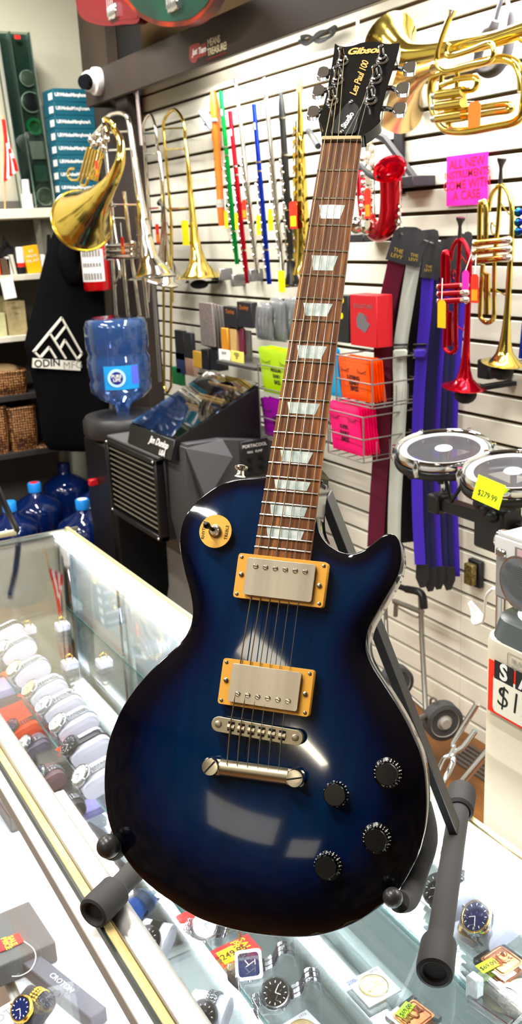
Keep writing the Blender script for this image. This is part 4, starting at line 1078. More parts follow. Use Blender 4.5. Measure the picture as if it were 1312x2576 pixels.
# blue valve caps of an instrument at the edge
t = thing('blue_trumpet', w(1330, 640, .16), 'part of a dark blue trumpet with three valve caps beside the gold trumpet', 'trumpet')
mb = MB(); mb.tube(wpath([(1330, 500), (1328, 720), (1322, 900)], .16), [.007, .008, .02], 12); mb.build('bell', BLM, t)
for y in (534, 559, 582):
    mb = MB(); mb.tube([w(1302, y, .18), w(1345, y-4, .18)], .0075, 14); v = mb.build('valve', BLM, t)
    mb = MB(); mb.ball(w(1303, y, .18), .0115, 12, 8); mb.build('valve_cap', mat('teal_metal', '#0d5a78', .2, .9), v)
tagcard(1110, 790, .033, .075, .27, mat('deep_yellow_tag', '#e6b800', .5), 'deep yellow price tag hanging on a string from the red trumpet', w(1112, 700, .22))
tagcard(1170, 704, .026, .050, .24, mat('neon_pink_paper', '#ff1fae', .7), 'small pink price tag hanging on the red trumpet', w(1184, 640, .22))
tagcard(1193, 726, .030, .075, .24, RT, 'red and orange price tag hanging between red and gold trumpets', w(1197, 640, .22), None, None, OT)

# ---- baritone horn, top right
off = .19
t = thing('baritone_horn', w(1200, 330, off), 'large gold baritone horn mounted on its side above the pink sign', 'horn')
mb = MB(); mb.tube(wpath([(1330, 70, ), (1240, 100), (1150, 118), (1080, 130), (1035, 134), (1012, 130), (995, 124), (980, 116)], off), [.020, .020, .022, .025, .031, .042, .062, .092], 32, smooth=5, cap=False); mb.build('bell', GOLDT, t)
mb = MB(); mb.tube(wpath([(1139, 22), (1137, 30), (1130, 45)], off+.05), [.014, .012, .006], 14); mb.build('mouthpiece', SILVER, t)
mb = MB(); mb.tube(wpath([(1132, 40), (1118, 75), (1106, 110), (1098, 145), (1104, 170), (1125, 178), (1180, 165), (1225, 155), (1240, 140), (1238, 115), (1222, 112), (1180, 128), (1130, 142), (1122, 128), (1128, 110)], off+.05), .0075, 12, smooth=5)
mb.tube(wpath([(1312, 95), (1330, 120), (1318, 250), (1305, 300), (1240, 318), (1170, 330), (1120, 325), (1095, 290), (1083, 240), (1088, 200), (1110, 185), (1180, 165), (1250, 148), (1290, 155), (1308, 185), (1312, 230)], off), .0115, 14, smooth=5)
mb.tube(wpath([(1130, 322), (1128, 305), (1150, 300), (1230, 285), (1280, 278), (1285, 268), (1270, 262), (1200, 272), (1120, 285)], off+.03), .008, 12, smooth=4)
mb.tube(wpath([(1110, 215), (1150, 200), (1190, 195), (1200, 205), (1190, 225), (1150, 228), (1120, 232)], off+.03), .008, 12, smooth=4)
mb.build('tubing', GOLDT, t)['kind'] = 'stuff'
for i, y in enumerate((240, 268, 298)):
    mb = MB(); mb.tube([w(1100, y, off+.05), w(1165, y-10, off+.05)], .013, 16); v = mb.build('valve', GOLDT, t)
    mb = MB(); mb.tube([w(1090, y+1, off+.05), w(1101, y, off+.05)], .009, 14); mb.ball(w(1090, y+1, off+.05), .0100, 12, 8); mb.build('valve_cap', STEEL, v)
mb = MB(); 
for a_, b_ in (((1110, 190), (1106, 240)), ((1150, 180), (1148, 230)), ((1165, 235), (1170, 285)), ((1140, 235), (1142, 300))): mb.tube([w(*a_, off+.03), w(*b_, off+.03)], .007, 10)
mb.build('brace', GOLDT, t)['kind'] = 'stuff'
tagcard(1192, 288, .045, .060, off+.08, mat('orange_tag_plain', '#ee7512', .5), 'orange price tag on the baritone horn valves', w(1172, 255, off+.07))
# pale gold bell seen behind the headstock
t = thing('tenor_horn', w(1010, 270, .10), 'pale gold horn bell showing behind the guitar headstock tuners', 'horn')
mb = MB(); mb.tube(wpath([(1090, 175), (1060, 190), (1040, 205), (1012, 225), (990, 240)], .10), [.016, .022, .035, .07, .115], 28, smooth=5, cap=False); mb.build('bell', mat('pale_gold', '#e9c98a', .25, .9), t)
mb = MB(); mb.tube(wpath([(950, 190), (975, 172), (1010, 168), (1050, 160), (1100, 140)], .06), .010, 12, smooth=4); mb.build('tubing', mat('pale_gold', '#e9c98a', .25, .9), t)
# pad hanger
t = thing('instrument_hanger', w(1235, 180, .05), 'dark grey padded two pronged instrument hanger at the top of the slatted wall', 'hook')
HG = mat('dark_grey_foam', '#55535a', .6)
mb = MB(); mb.tube(wpath([(1262, -5), (1252, 25), (1243, 60)], .12), .006, 8); mb.tube(wpath([(1272, -5), (1282, 25), (1286, 50)], .12), .006, 8); mb.build('prong', HG, t)['kind'] = 'stuff'
mb = MB(); mb.tube(wpath([(1246, 52), (1238, 72), (1222, 84), (1200, 150), (1215, 180), (1240, 180), (1262, 160), (1278, 120), (1288, 50), (1290, 30)], .13), [.012, .014, .015, .012, .014, .015, .014, .014, .014, .012], 14, smooth=4); mb.build('pad', HG, t)

# ---- red saxophone on its wall bracket
off = .20
t = thing('red_saxophone', w(960, 580, off), 'small red curved saxophone with silver keys on a black wall bracket', 'saxophone')
RED2 = mat('red_lacquer_metal', '#c0061f', .14, .6)
bellp = [w(905, 430, off), w(912, 500, off), (w(925, 555, off)), w(945, 583, off), w(965, 578, off+.01), w(978, 550, off+.02), w(982, 500, off+.03), w(982, 460, off+.04), w(981, 440, off+.045), w(980, 426, off+.05)]
mb = MB(); mb.tube(bellp, [.012, .018, .024, .028, .030,   .031, .031, .032, .034, .037], 28, smooth=5, cap=False); mb.build('body', RED2, t)
mb = MB(); c_ = bellp[-1]; dd = (bellp[-1]-bellp[-3]).normalized(); tilt = Vector((-.75, -.55, .72)).normalized()
xx = tilt.cross(Vector((0, 1, 0))).normalized(); yy_ = tilt.cross(xx); FB = Matrix(((xx.x, yy_.x, tilt.x, c_.x), (xx.y, yy_.y, tilt.y, c_.y), (xx.z, yy_.z, tilt.z, c_.z), (0, 0, 0, 1)))
mb.M = FB; mb.lathe([(.034, -.022), (.039, -.010), (.047, 0), (.049, .002), (.045, .001), (.033, -.012), (.022, -.035), (.0001, -.04)], 32, cap=False); mb.build('bell', RED2, t)
mb = MB(); random.seed(3)
for i in range(11): 
    c_ = w(933-i*.5, 352+i*21, off+.04); mb.tube([c_, c_+Vector((-.008, 0, 0))], .0125 if i < 6 else .016, 14); mb.tube([c_, c_+Vector((0, .02, .008))], .003, 6)
for i in range(9):
    c_ = w(913+random.uniform(-4, 4), 400+i*20, off+.03); mb.ball(c_, .009, 10, 7)
for i in range(6): mb.tube([w(995, 455+i*20, off+.02), w(1002, 448+i*20, off+.02), w(1006, 462+i*20, off+.02)], .005, 8); mb.ball(w(1000, 460+i*20, off+.01), .010, 10, 7)
for x_ in (920, 940, 1004): mb.tube(wpath([(x_, 370 if x_ < 1000 else 455), (x_+2, 570)], off+.035), .0022, 6)
mb.ball(w(900, 565, off+.03), .030, 16, 10); mb.ball(w(922, 572, off+.03), .022, 16, 10)
mb.build('keywork', SILVER, t)['kind'] = 'stuff'
mb = MB()
for i in range(5): mb.ball(w(927+(i % 2)*8, 358+i*17, off+.055), .0125, 12, 8, (.5, 1, 1))
mb.build('pearl_button', mat('pearl_key', '#f3e3cf', .2), t)['kind'] = 'stuff'
BK = mat('bracket_black', '#28262b', .5)
t = thing('wall_bracket', w(1000, 460, .06), 'black angled metal bracket holding the red saxophone', 'bracket')
mb = MB(); mb.box((w(1003, 390, .008)), (.012, .045, .24), bev=.002); mb.build('plate', BK, t)
mb = MB(); mb.tube([w(930, 330, .05), w(968, 350, .04), w(1050, 458, .05)], .013, 6); mb.build('arm', BK, t)
mb = MB(); mb.box(w(1025, 458, .05), (.09, .16, .03), bev=.002); mb.build('shelf', BK, t)
mb = MB(); mb.tube([w(905, 415, off+.05), w(930, 440, off+.07), w(960, 452, off+.06), w(1000, 458, .06)], .008, 8, smooth=3); mb.build('strap', DBLACK, t)
mb = MB(); mb.box(w(925, 597, .06), (.11, .10, .028), bev=.004); single(mb, 'saxophone_rest', BK, 'short black ledge below the red saxophone body', 'bracket')
tagcard(924, 512, .030, .085, off+.09, RT, 'red and orange price tag on the red saxophone', w(916, 465, off+.06), None, None, OT)

# ---- straps on hooks
SD = Vector((.80, -.60, 0)).normalized(); SN = Vector((.60, .80, 0)).normalized()   # straps face the shop at a slant
LEA = mat('black_leather', '#1d1c1e', .55, bump=.1); GPR = mat('gold_print', '#a88a2c', .5)
def strap(px0, path, wdpx, off, m, label, grp, buckle_at=None, tab=True, shiny=False, short=1.0):
    """flat webbing strap: path of picture positions down its middle on a plane parallel to the wall"""
    P_ = [at(x, y, 0, XW-off) for x, y in path]
    sc_ = wdpx; t = thing('guitar_strap', P_[-1], label, 'guitar strap', grp)
    def ribbon(pp, wd, th, yo=0.0):
        S_ = smooth_path(pp, 5); mb = MB(); vv = []; ff = []
        for p in S_:
            for dx, dy in ((-th, -wd/2), (-th, wd/2), (th, wd/2), (th, -wd/2)): vv.append(p+SN*dx-SD*dy)
        for i in range(len(S_)-1):
            for k in range(4): ff.append((i*4+k, i*4+(k+1) % 4, (i+1)*4+(k+1) % 4, (i+1)*4+k))
        ff.append((0, 1, 2, 3)); k_ = (len(S_)-1)*4; ff.append((k_+3, k_+2, k_+1, k_)); mb.add(vv, ff); return mb
    ribbon(P_[1:], sc_, .0012).build('webbing', m, t)
    if tab:
        tp_ = P_[0]; ed = P_[1]; F = frame((tp_+ed)/2-SN*.003, SD, (0, 0, 1)); hgt = (tp_-ed).length+.02; lean = math.atan2((tp_.y-ed.y), (tp_.z-ed.z))
        mb = MB(F @ rotz(-lean*-1.0)); a_ = sc_*.54
        mb.prism([(-a_, -hgt/2), (a_, -hgt/2), (a_, hgt*.3), (a_*.6, hgt*.47), (0, hgt*.5), (-a_*.6, hgt*.47), (-a_, hgt*.3)], -.002, .002); lt = mb.build('leather_end', LEA, t)
        if buckle_at:
            mm = F @ rotz(lean) @ T(0, -hgt*.25, .0024); text_mb('THE\nLEVY', sc_*.30, mm, .0002).build('print', GPR, lt, sm=False)
    if buckle_at:
        c = at(buckle_at[0], buckle_at[1], 0, XW-off-.008); BR = Matrix((SN, -SD, Vector((0, 0, 1)))).transposed(); mb = MB(); mb.box(c, (.010, sc_*1.22, .014), BR, bev=.003); mb.box(c+Vector((0, 0, .018)), (.008, sc_*1.2, .006), BR, bev=.002); bk = mb.build('buckle', BLACK, t)
        mb = MB(); mb.box(c-SN*.006+Vector((0, 0, -.008)), (.010, sc_*1.02, .026), BR, bev=.005); mb.build('webbing_loop', m, bk)
    return t
BUR = mat('burgundy_webbing', '#671030', .7, bump=.2, bscale=700); LGR = mat('light_grey_webbing', '#c0c4b7', .75, bump=.2, bscale=700)
PUR = mat('purple_webbing', '#3411a0', .6, bump=.2, bscale=700); NAV = mat('navy_webbing', '#090540', .65, bump=.2, bscale=700); BLW = mat('black_webbing', '#0a0a0b', .8, bump=.2, bscale=700)
bp_ = [(1012, 582), (999, 650), (975, 760), (962, 850), (962, 950), (960, 1100), (950, 1250), (943, 1375)]
gp_ = [(1050, 592), (1040, 660), (1020, 780), (1005, 890), (1006, 1000), (998, 1150), (992, 1270), (990, 1370)]
pp_ = [(1085, 612), (1076, 690), (1070, 780), (1060, 890), (1052, 1010), (1048, 1150), (1050, 1300), (1056, 1420)]
def shift(P_, dx, dy=0): return [(x+dx, y+dy) for x, y in P_]
GB = 'straps on the slatted wall'
for k in range(3): strap(0, shift(bp_, 10+k*9, -2), .050, .165-k*.03, mat('dark_burgundy_webbing', '#2a0714', .75), 'dark burgundy strap '+['right behind the burgundy front strap', 'in the middle behind the burgundy front strap', 'against the wall behind the burgundy front strap'][k], GB)
strap(0, bp_, .054, .20, BUR, 'burgundy webbing guitar strap with black leather end at the front of the straps', GB, (960, 832))
for k in range(4): strap(0, shift(gp_, 10+k*9, -4-k), .036, .165-k*.03, BLW, 'black strap '+['directly behind the light grey one', 'second behind the light grey one', 'third behind the light grey one', 'against the wall behind the light grey one'][k], GB)
strap(0, gp_, .042, .20, LGR, 'light grey webbing guitar strap with black leather end between burgundy and purple', GB, (1006, 882))
for k in range(6): 
    P_ = shift(pp_, 14+k*15, 4-k*5); P_ = [(x, y) for x, y in P_]
    P_[-1] = (P_[-1][0], 1425+k*5)
    strap(0, P_, .030, .175-k*.026, [NAV, NAV, PUR, NAV, NAV, PUR][k], ['navy', 'navy', 'purple', 'navy', 'navy', 'purple'][k]+' strap '+['just behind the bright purple one', 'second behind the bright purple one', 'third behind the bright purple one', 'fourth behind the bright purple one', 'fifth behind the bright purple one', 'nearest the wall at the red trumpet'][k], GB)
strap(0, pp_, .034, .21, PUR, 'bright purple webbing guitar strap with black leather end at the front', GB, (1056, 882))
for i, (px, py, s) in enumerate(((1062, 1445, 'bright purple'), (1082, 1455, 'navy'), (1103, 1450, 'inner purple'), (1128, 1452, 'rear navy'))):
    c = at(px, py, 0, XW-.19+i*.035); mb = MB(frame(c, SD, (0, 0, 1))); mb.prism([(-.020, .035), (-.022, -.01), (-.008, -.045), (.008, -.042), (.021, -.008), (.019, .035)][::-1], -.004, .004); single(mb, 'strap_end', LEA, 'black leather lower end of the '+s+' strap', 'strap end', 'leather strap ends')
bracket([w(985, 570, .0), w(990, 574, .10), w(1012, 590, .215)], 'thin wire hook carrying the burgundy straps', .0025)
bracket([w(1020, 590, .0), w(1040, 596, .12), w(1088, 612, .225)], 'thin wire hook carrying the grey and purple straps', .0025)

# ---- string packs in the wire rack
def wbox(x0, y0, x1, y1, Xf, dep):
    """axis aligned block whose front face (towards -X) covers the picture rectangle"""
    ym = (y0+y1)/2; xm = (x0+x1)/2
    ya = at(x0, ym, 0, Xf).y; yb = at(x1, ym, 0, Xf).y; za = at(xm, y0, 0, Xf).z; zb = at(xm, y1, 0, Xf).z
    return Vector((Xf+dep/2, (ya+yb)/2, (za+zb)/2)), Vector((dep, ya-yb, za-zb))
def packset(x0, y0, x1, y1, Xf, n, m, words, label, grp, lean=.10):
    c, d = wbox(x0, y0, x1, y1, Xf, .009); front = None
    Rk = roty(-lean)
    M0 = T(*c) @ Rk
    t = thing('string_pack', (0, 0, 0), label, 'string pack', grp, rot=M0)
    mb = MB(); a_, b_ = d.y/2, d.z/2
    pl_ = [(-a_, -b_), (a_, -b_), (a_*.97, 0), (a_, b_*.9), (a_*.9, b_), (0, b_*.97), (-a_*.9, b_), (-a_, b_*.9), (-a_*.97, 0)]
    F = frame(Vector((0, 0, 0)), (0, -1, 0), (0, 0, 1)); pillow(mb, dense(pl_, .012), .005, .004, .010, F); mb.build('wrapper', m, t, world=False)
    mb = MB(F)
    # printed brow line pair and plain words
    for sx in (-1, 1):
        mb.tube([(sx*a_*.55-a_*.30, b_*.50, .0052), (sx*a_*.55, b_*.36, .0058), (sx*a_*.55+a_*.30, b_*.50, .0052)], .0008, 4, smooth=3)
        for k in range(6): x_ = sx*a_*.55-a_*.25+k*a_*.10; mb.tube([(x_, b_*.42, .0056), (x_+sx*.002, b_*.30, .0055)], .0006, 4)
    pr = mb.build('print', INK, t, world=False)
    for i, s_ in enumerate(words):
        text_mb(s_, .018 if i < 2 else .022, F @ T(0, b_*(.08-.26*i), .0062), .0003, offset=.0004, space=.85).build('lettering', INK, pr, sm=False, world=False)
    for k in range(1, n):
        copy_thing(t, T(.0105*k, -.001*(k % 2), .002*math.sin(k*2.1)) @ M0, label.replace('front', ['second', 'third', 'fourth', 'fifth', 'sixth', 'seventh', 'eighth', 'ninth'][k-1]), grp)
    return t
LIME = mat('lime_foil', '#b6e000', .25, spec=.7, coat=.3); MAG = mat('purple_foil', '#8a0a8c', .25, coat=.3); ORF = mat('orange_foil', '#ff5a05', .25, coat=.3); PNK = mat('hot_pink_foil', '#ff1478', .22, coat=.3); CYA = mat('cyan_foil', '#1fa6dc', .25, coat=.3)
packset(653, 878, 738, 995, 1.74, 5, LIME, ('REGULAR', 'SLINKY', 'BASS'), 'front lime green string pack of the upper left row in the wire rack', 'lime green string packs')
packset(658, 1008, 735, 1105, 1.74, 4, MAG, ('HYBRID', 'SLINKY', 'BASS'), 'front purple string pack of the lower left row in the wire rack', 'purple string packs')
packset(745, 868, 850, 990, 1.80, 2, CYA, ('SUPER', 'LONG', 'BASS'), 'front bright blue string pack in the wire rack behind the guitar neck', 'bright blue string packs')
packset(852, 900, 928, 1008, 1.72, 6, ORF, ('5-STRING', 'SLINKY', 'BASS'), 'front orange string pack of the upper right row in the wire rack', 'orange string packs')
packset(828, 1015, 905, 1140, 1.71, 7, PNK, ('SUPER', 'SLINKY', 'BASS'), 'front hot pink string pack of the lower right row in the wire rack', 'hot pink string packs')
WIRE = mat('grey_wire', '#7c7672', .5, .5)
def wire_rack(x0, x1, ys, Xf, dep, label):
    t = thing('wire_rack', at((x0+x1)/2, ys[-1], 0, Xf), label, 'wire rack')
    ya = at(x0, 1000, 0, Xf).y; yb = at(x1, 1000, 0, Xf).y; zt = at((x0+x1)/2, ys[0], 0, Xf).z; zb = at((x0+x1)/2, ys[-1], 0, Xf).z
    mb = MB(); mb.tube([(Xf, ya, zb), (Xf, ya, zt)], .0026, 6); mb.tube([(Xf, yb, zb), (Xf, yb, zt)], .0026, 6)
    mb.tube([(Xf+dep, ya, zb), (Xf+dep, ya, zt)], .0026, 6); mb.tube([(Xf+dep, yb, zb), (Xf+dep, yb, zt)], .0026, 6)
    for yy_ in ys:
        z = at((x0+x1)/2, yy_, 0, Xf).z
        mb.tube([(Xf, ya, z), (Xf, yb, z), (Xf+dep, yb, z), (Xf+dep, ya, z)], .0022, 6, closed=True)
    mb.build('frame', WIRE, t)['kind'] = 'stuff'
    mb = MB()
    for k in range(5): y_ = ya+(yb-ya)*k/4; mb.tube([(Xf, y_, zb), (Xf+dep, y_, zb)], .0016, 5)
    for k in range(1, 4): mb.tube([(Xf+dep*k/4, yb, zb), (Xf+dep*k/4, yb, zb+.06)], .0016, 5)
    mb.build('grid', WIRE, t)['kind'] = 'stuff'
    mb = MB(); mb.box((Xf+dep+(XW-Xf-dep)/2, (ya+yb)/2, zt-.02), (XW-Xf-dep, .02, .012)); mb.build('hanger', WIRE, t)
wire_rack(652, 742, (925, 985, 1060, 1112), 1.725, .14, 'grey wire rack holding lime green and purple string packs')
wire_rack(846, 936, (900, 960, 1010, 1018), 1.70, .18, 'grey wire rack holding the orange string packs')
wire_rack(822, 912, (1040, 1095, 1150), 1.69, .20, 'grey wire rack holding the hot pink string packs')
# red box and black box on top of the rack
def blockthing(name, x0, y0, x1, y1, Xf, dep, m, label, cat, grp=None, words=(), wm=None, ws=.02, bev=.002):
    c, d = wbox(x0, y0, x1, y1, Xf, dep); t = thing(name, c-Vector((0, 0, d.z/2)), label, cat, grp)
    mb = MB(); mb.box(c, d, bev=bev); mb.build('carton', m, t)
    F = wallframe(Vector((c.x-d.x/2-.0004, c.y, c.z)))
    for i, s_ in enumerate(words): text_mb(s_, ws, F @ T(0, d.z*(.28-.2*i), .0004), .0003).build('lettering', wm or INK, t, sm=False)
    return t, c, d, F
t, c, d, F = blockthing('accessory_box', 880, 742, 947, 872, 1.74, .06, mat('red_carton', '#c00a1c', .55), 'red cardboard box with grey print standing on top of the wire rack', 'box', None, ('SOLO-TUNE', 'PEDAL'), mat('grey_print', '#6a6468', .6), .018)
mb = MB(F); mb.prism([(-.03, -.02), (.01, -.035), (.035, -.01), (.02, .0), (.005, .02), (-.02, .025), (-.035, .005)], 0, .0006); mb.build('print', mat('grey_print', '#6a6468', .6), t, sm=False)
t, c, d, F = blockthing('accessory_box', 842, 742, 876, 862, 1.82, .03, mat('black_card', '#17171a', .5), 'narrow black hanging pack with yellow dots beside the red box', 'box')
mb = MB(F); mb.lathe([(.010, 0), (.010, .001), (.0001, .001)], 14, T(.005, .06, 0)); mb.lathe([(.010, 0), (.010, .001), (.0001, .001)], 14, T(.0, .01, 0)); mb.build('dot', mat('yellow_dot', '#f5dc10', .6), t, sm=False)

# ---- small packs hanging left of the neck
KR = mat('grey_carton', '#4b4643', .6, noise=((200, 200, 8), .8, '#7d7470')); BKC = mat('black_card', '#17171a', .5)
for k in range(6):
    blockthing('brush_pack', 502+k*8, 762+k*2, 535+k*8, 870+k*3, 1.84+k*.02, .012, KR if k else mat('speckled_sleeve', '#8b7f78', .5, noise=(260, .9, '#4f4743')), ['speckled grey sleeve at the front of the hanging row', 'grey sleeve second in the hanging row by the trombone', 'grey sleeve third in the hanging row by the trombone', 'grey sleeve fourth in the hanging row by the trombone', 'grey sleeve fifth in the hanging row by the trombone', 'grey sleeve last in the hanging row, against the wall'][k], 'pack', 'grey sleeves hanging in a row')
ORP = mat('orange_print', '#b5651d', .6)
for k, (x0, y0, x1, y1, s) in enumerate(((562, 772, 596, 828, 'left'), (596, 760, 632, 824, 'right'))):
    blockthing('reed_pack', x0, y0, x1, y1, 1.86, .03, BKC, 'black pack with orange script hanging, %s one of the two' % s, 'pack', 'black packs with orange script', ('Dunlop',), ORP, .024)
for k, (x0, y0, x1, y1, c_, s) in enumerate(((556, 826, 572, 882, '#d08a1c', 'slim amber pack standing above the white price card'), (578, 822, 594, 885, '#c8a468', 'pale tan pack standing above the yellow price card'), (592, 826, 612, 888, '#6a1f38', 'dark wine coloured pack standing above the yellow price card'), (612, 832, 628, 912, '#57534c', 'grey blister pack standing beside the yellow price card'))):
    blockthing('small_pack', x0, y0, x1, y1, 1.85+k*.01, .012, mat('pack_%d' % k, c_, .45), s, 'pack')
blockthing('price_card', 550, 880, 578, 918, 1.83, .002, PAPER, 'white handwritten price card on the accessory shelf', 'card', None, ('$6.99',), INK, .016)
blockthing('price_card', 580, 884, 612, 920, 1.83, .002, mat('pale_yellow_card', '#f3e56a', .6), 'pale yellow handwritten price card on the accessory shelf', 'card', None, ('REED', '$3'), INK, .018)
for k, (x0, y0, x1, y1) in enumerate(((506, 880, 524, 930), (527, 882, 548, 932))):
    blockthing('black_case', x0, y0, x1, y1, 1.86, .05, BKC, ['small black case hanging under the grey sleeves, left one', 'small black case hanging under the grey sleeves, right one'][k], 'case')
blockthing('drum_key_card', 485, 884, 506, 925, 1.88, .01, mat('ochre_card', '#d9a83a', .6), 'ochre card hanging between the gold slide and the black cases', 'card')
for k, (x0, y0, x1, y1, c_, s) in enumerate(((440, 832, 462, 905, '#18181a', 'black pouch hanging left of the ochre card'), (462, 838, 482, 900, '#232227', 'black pouch hanging directly beside the ochre card'), (442, 888, 466, 940, '#2d3560', 'dark blue packet hanging behind the display case'), (466, 902, 486, 945, '#b58c78', 'pinkish brown packet hanging behind the display case'), (432, 925, 456, 968, '#1f7a45', 'green packet hanging beside the gold slide'))):
    blockthing('hanging_packet', x0, y0, x1, y1, 1.90, .02, mat('packet_%d' % k, c_, .5), s, 'packet')
mb = MB(); c, d = wbox(545, 916, 640, 924, 1.80, .16); mb.box(c, d); single(mb, 'accessory_ledge', mat('dark_ledge', '#3a3733', .6), 'narrow dark ledge below the small packs', 'shelf')
# clear bags of cable
PL = film('clear_bag', '#eef0f2', '#e6e8ea', .25, .25)
for k, (x0, x1, y0, y1) in enumerate(((630, 672, 762, 858), (660, 706, 750, 862), (696, 745, 748, 860))):
    c, d = wbox(x0, y0, x1, y1, 1.78+k*.03, .05); t = thing('cable_bag', c-Vector((0, 0, d.z/2)), ['clear plastic bag with grey cable, lowest and farthest left', 'clear plastic bag with grey cable and a yellow dot, middle one', 'clear plastic bag with grey cable, next to the guitar neck'][k], 'bag', 'clear bags of cable')
    F = wallframe(Vector((c.x, c.y, c.z))); a_, b_ = d.y/2, d.z/2
    mb = MB(); pillow(mb, dense([(-a_, -b_), (a_, -b_*.95), (a_*.85, 0), (a_*.9, b_*.8), (a_*.4, b_), (-a_*.6, b_), (-a_*.8, b_*.7), (-a_*.9, 0)], .012), .022, .022, .011, F); mb.build('bag', PL, t)
    mb = MB(F)
    for j in range(8): x_ = -a_*.75+j*a_*.2; mb.tube([(x_, -b_*.9, .004*(j % 2)), (x_+.004, 0, .008*((j+1) % 2)), (x_+a_*.05, b_*.75, 0)], .0055, 8, smooth=3)
    mb.build('cable', mat('grey_cable', '#7d7f84', .4), t)['kind'] = 'stuff'
    if k == 1: mb = MB(F); mb.lathe([(.012, 0), (.012, .001), (.0001, .001)], 16, T(-.02, 0, .024)); mb.build('dot', mat('yellow_dot', '#f5dc10', .6), t, sm=False)
# outlet-like wooden block low on the wall
blockthing('hanging_packet', 1165, 1420, 1186, 1472, 1.98, .02, mat('brass_plate', '#8a7a42', .4, .5, noise=(120, .8, '#2b261a')), 'dull brass coloured packet in a black sleeve right of the purple straps', 'packet')
mb = MB(); c, d = wbox(1160, 1412, 1190, 1478, 1.985, .02); mb.box(c+Vector((.02, -.006, .0)), d, bev=.002); single(mb, 'black_sleeve', BKC, 'black sleeve behind the brass coloured packet', 'packet')
# ================================================================== SHELVES AND THINGS AT THE FAR END
def b(px, py, y): return at(px, py, 1, y)
YSH = 4.98
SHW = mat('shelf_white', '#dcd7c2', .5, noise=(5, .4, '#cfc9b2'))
su = thing('shelf_unit', (1.1, 5.18, 0), 'off white open shelf unit against the cream end wall', 'shelf')
SZ = []
for px, py in ((72, 549), (80, 704), (30, 861), (38, 1009), (60, 1150)): SZ.append(b(px, py, YSH).z)
XR = 1.70
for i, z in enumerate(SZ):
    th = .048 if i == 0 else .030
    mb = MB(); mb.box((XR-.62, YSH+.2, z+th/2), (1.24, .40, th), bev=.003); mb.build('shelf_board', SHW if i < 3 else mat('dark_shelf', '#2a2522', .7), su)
mb = MB(); mb.box((XR-.62, YSH+.39, .95), (1.24, .02, 1.9)); mb.build('back_panel', mat('grey_back_panel', '#6b675f', .8), su)
mb = MB(); mb.box((XR-1.23, YSH+.2, .93), (.03, .40, 1.85)); mb.build('side_panel', SHW, su)
mb = MB(); mb.box((XR-.02, YSH+.37, .93), (.03, .03, 1.85)); mb.build('upright', SHW, su)
Z1 = SZ[0]+.048
# tall level-like case leaning on the top shelf
def leaning(name, x0, x1, ytop, m, dep, ya, label, cat):
    pass
ta, tb_ = b(62, 75, YSH+.22), b(130, 520, YSH+.06)
t = thing('display_case', (tb_.x-.06, YSH+.1, Z1), 'tall narrow dark green case with a clear front leaning on the top shelf', 'case')
p_tl, p_tr = b(-12, 72, YSH+.20), b(66, 86, YSH+.20); p_bl = b(58, 520, YSH+.07); p_br = b(140, 522, YSH+.07)
p_bl.z = p_br.z = Z1+.004
ux = (p_br-p_bl).normalized(); uy = ((p_tl-p_bl)+(p_tr-p_br)).normalized()
Fc = frame((p_bl+p_br)/2, ux, uy); Wc = (p_br-p_bl).length; Hc = ((p_tl-p_bl).length+(p_tr-p_br).length)/2
GREENC = mat('dark_green_case', '#26443a', .45, noise=((30, 30, 4), .6, '#1a2a26'))
mb = MB(Fc); mb.box((0, Hc/2, -.045), (Wc, Hc, .03), bev=.002); mb.build('back_tray', GREENC, t)
mb = MB(Fc)
for sx in (-1, 1): mb.box((sx*(Wc/2-.006), Hc/2, -.012), (.012, Hc, .040), bev=.002)
mb.box((-.02, Hc/2, -.012), (.010, Hc, .040), bev=.002); mb.build('aluminium_rail', mat('pale_alloy', '#b9bdb6', .3, .8), t)['kind'] = 'stuff'
mb = MB(Fc); mb.box((0, Hc/2, .010), (Wc-.01, Hc-.01, .002)); mb.build('clear_front', glassmat('case_front', '#dfe9e4', .12), t)
mb = MB(Fc); mb.box((.015, Hc-.03, .0125), (.03, .018, .002)); mb.build('red_label', REDCARD, t)
ys_ = (.42*Hc, .52*Hc, .645*Hc)
for k, (fy_, r_, c_, kd) in enumerate(((.055, .040, '#5a6a50', 'disc'), (.19, .042, '#3d6b58', 'card'), (.325, .045, '#b9b3a6', 'card'), (.46, .046, '#12a05a', 'ring'), (.60, .046, '#1a1a1c', 'disc'), (.735, .036, '#6f7466', 'disc'))):
    M_ = Fc @ T(.045, Hc*fy_+.01, -.028); mb = MB(M_)
    if kd == 'ring': mb.lathe([(r_*.55, 0), (r_*.62, .014), (r_*.9, .016), (r_, .006), (r_*.98, 0)], 28)
    elif kd == 'disc': mb.lathe([(r_, 0), (r_, .010), (r_*.8, .014), (.0001, .014)], 28)
    else: mb.box((0, 0, .006), (r_*1.8, r_*2.0, .008), bev=.002)
    mb.build('packed_piece', mat('case_piece_%d' % k, c_, .4), t)
    mb = MB(M_)
    if kd == 'disc': mb.lathe([(r_*1.1, 0), (r_*1.15, .012), (r_*1.02, .014), (r_*1.0, .010)], 28); mb.build('clear_cup', mat('pale_cup', '#c9cabc', .3), t)
t = thing('paper_roll', b(65, 520, 5.05), 'white paper roll standing on the top shelf beside the green case', 'roll')
c = b(66, 480, YSH+.05); c.z = Z1; mb = MB(T(*c)); mb.lathe([(.020, 0), (.018, .14), (.0001, .14)], 20); mb.lathe([(.028, 0), (.028, .07), (.020, .07)], 20); mb.build('roll', PAPER, t)
t = thing('small_flag', b(20, 520, 5.02), 'small red and white striped flag hanging on a wooden stick on the top shelf', 'flag')
bt_ = b(12, 520, YSH+.04); tp_ = b(8, 290, YSH+.04); bt_.z = Z1; mb = MB(); mb.tube([bt_, tp_], .004, 8); mb.build('stick', mat('light_wood', '#c9a36a', .6), t)
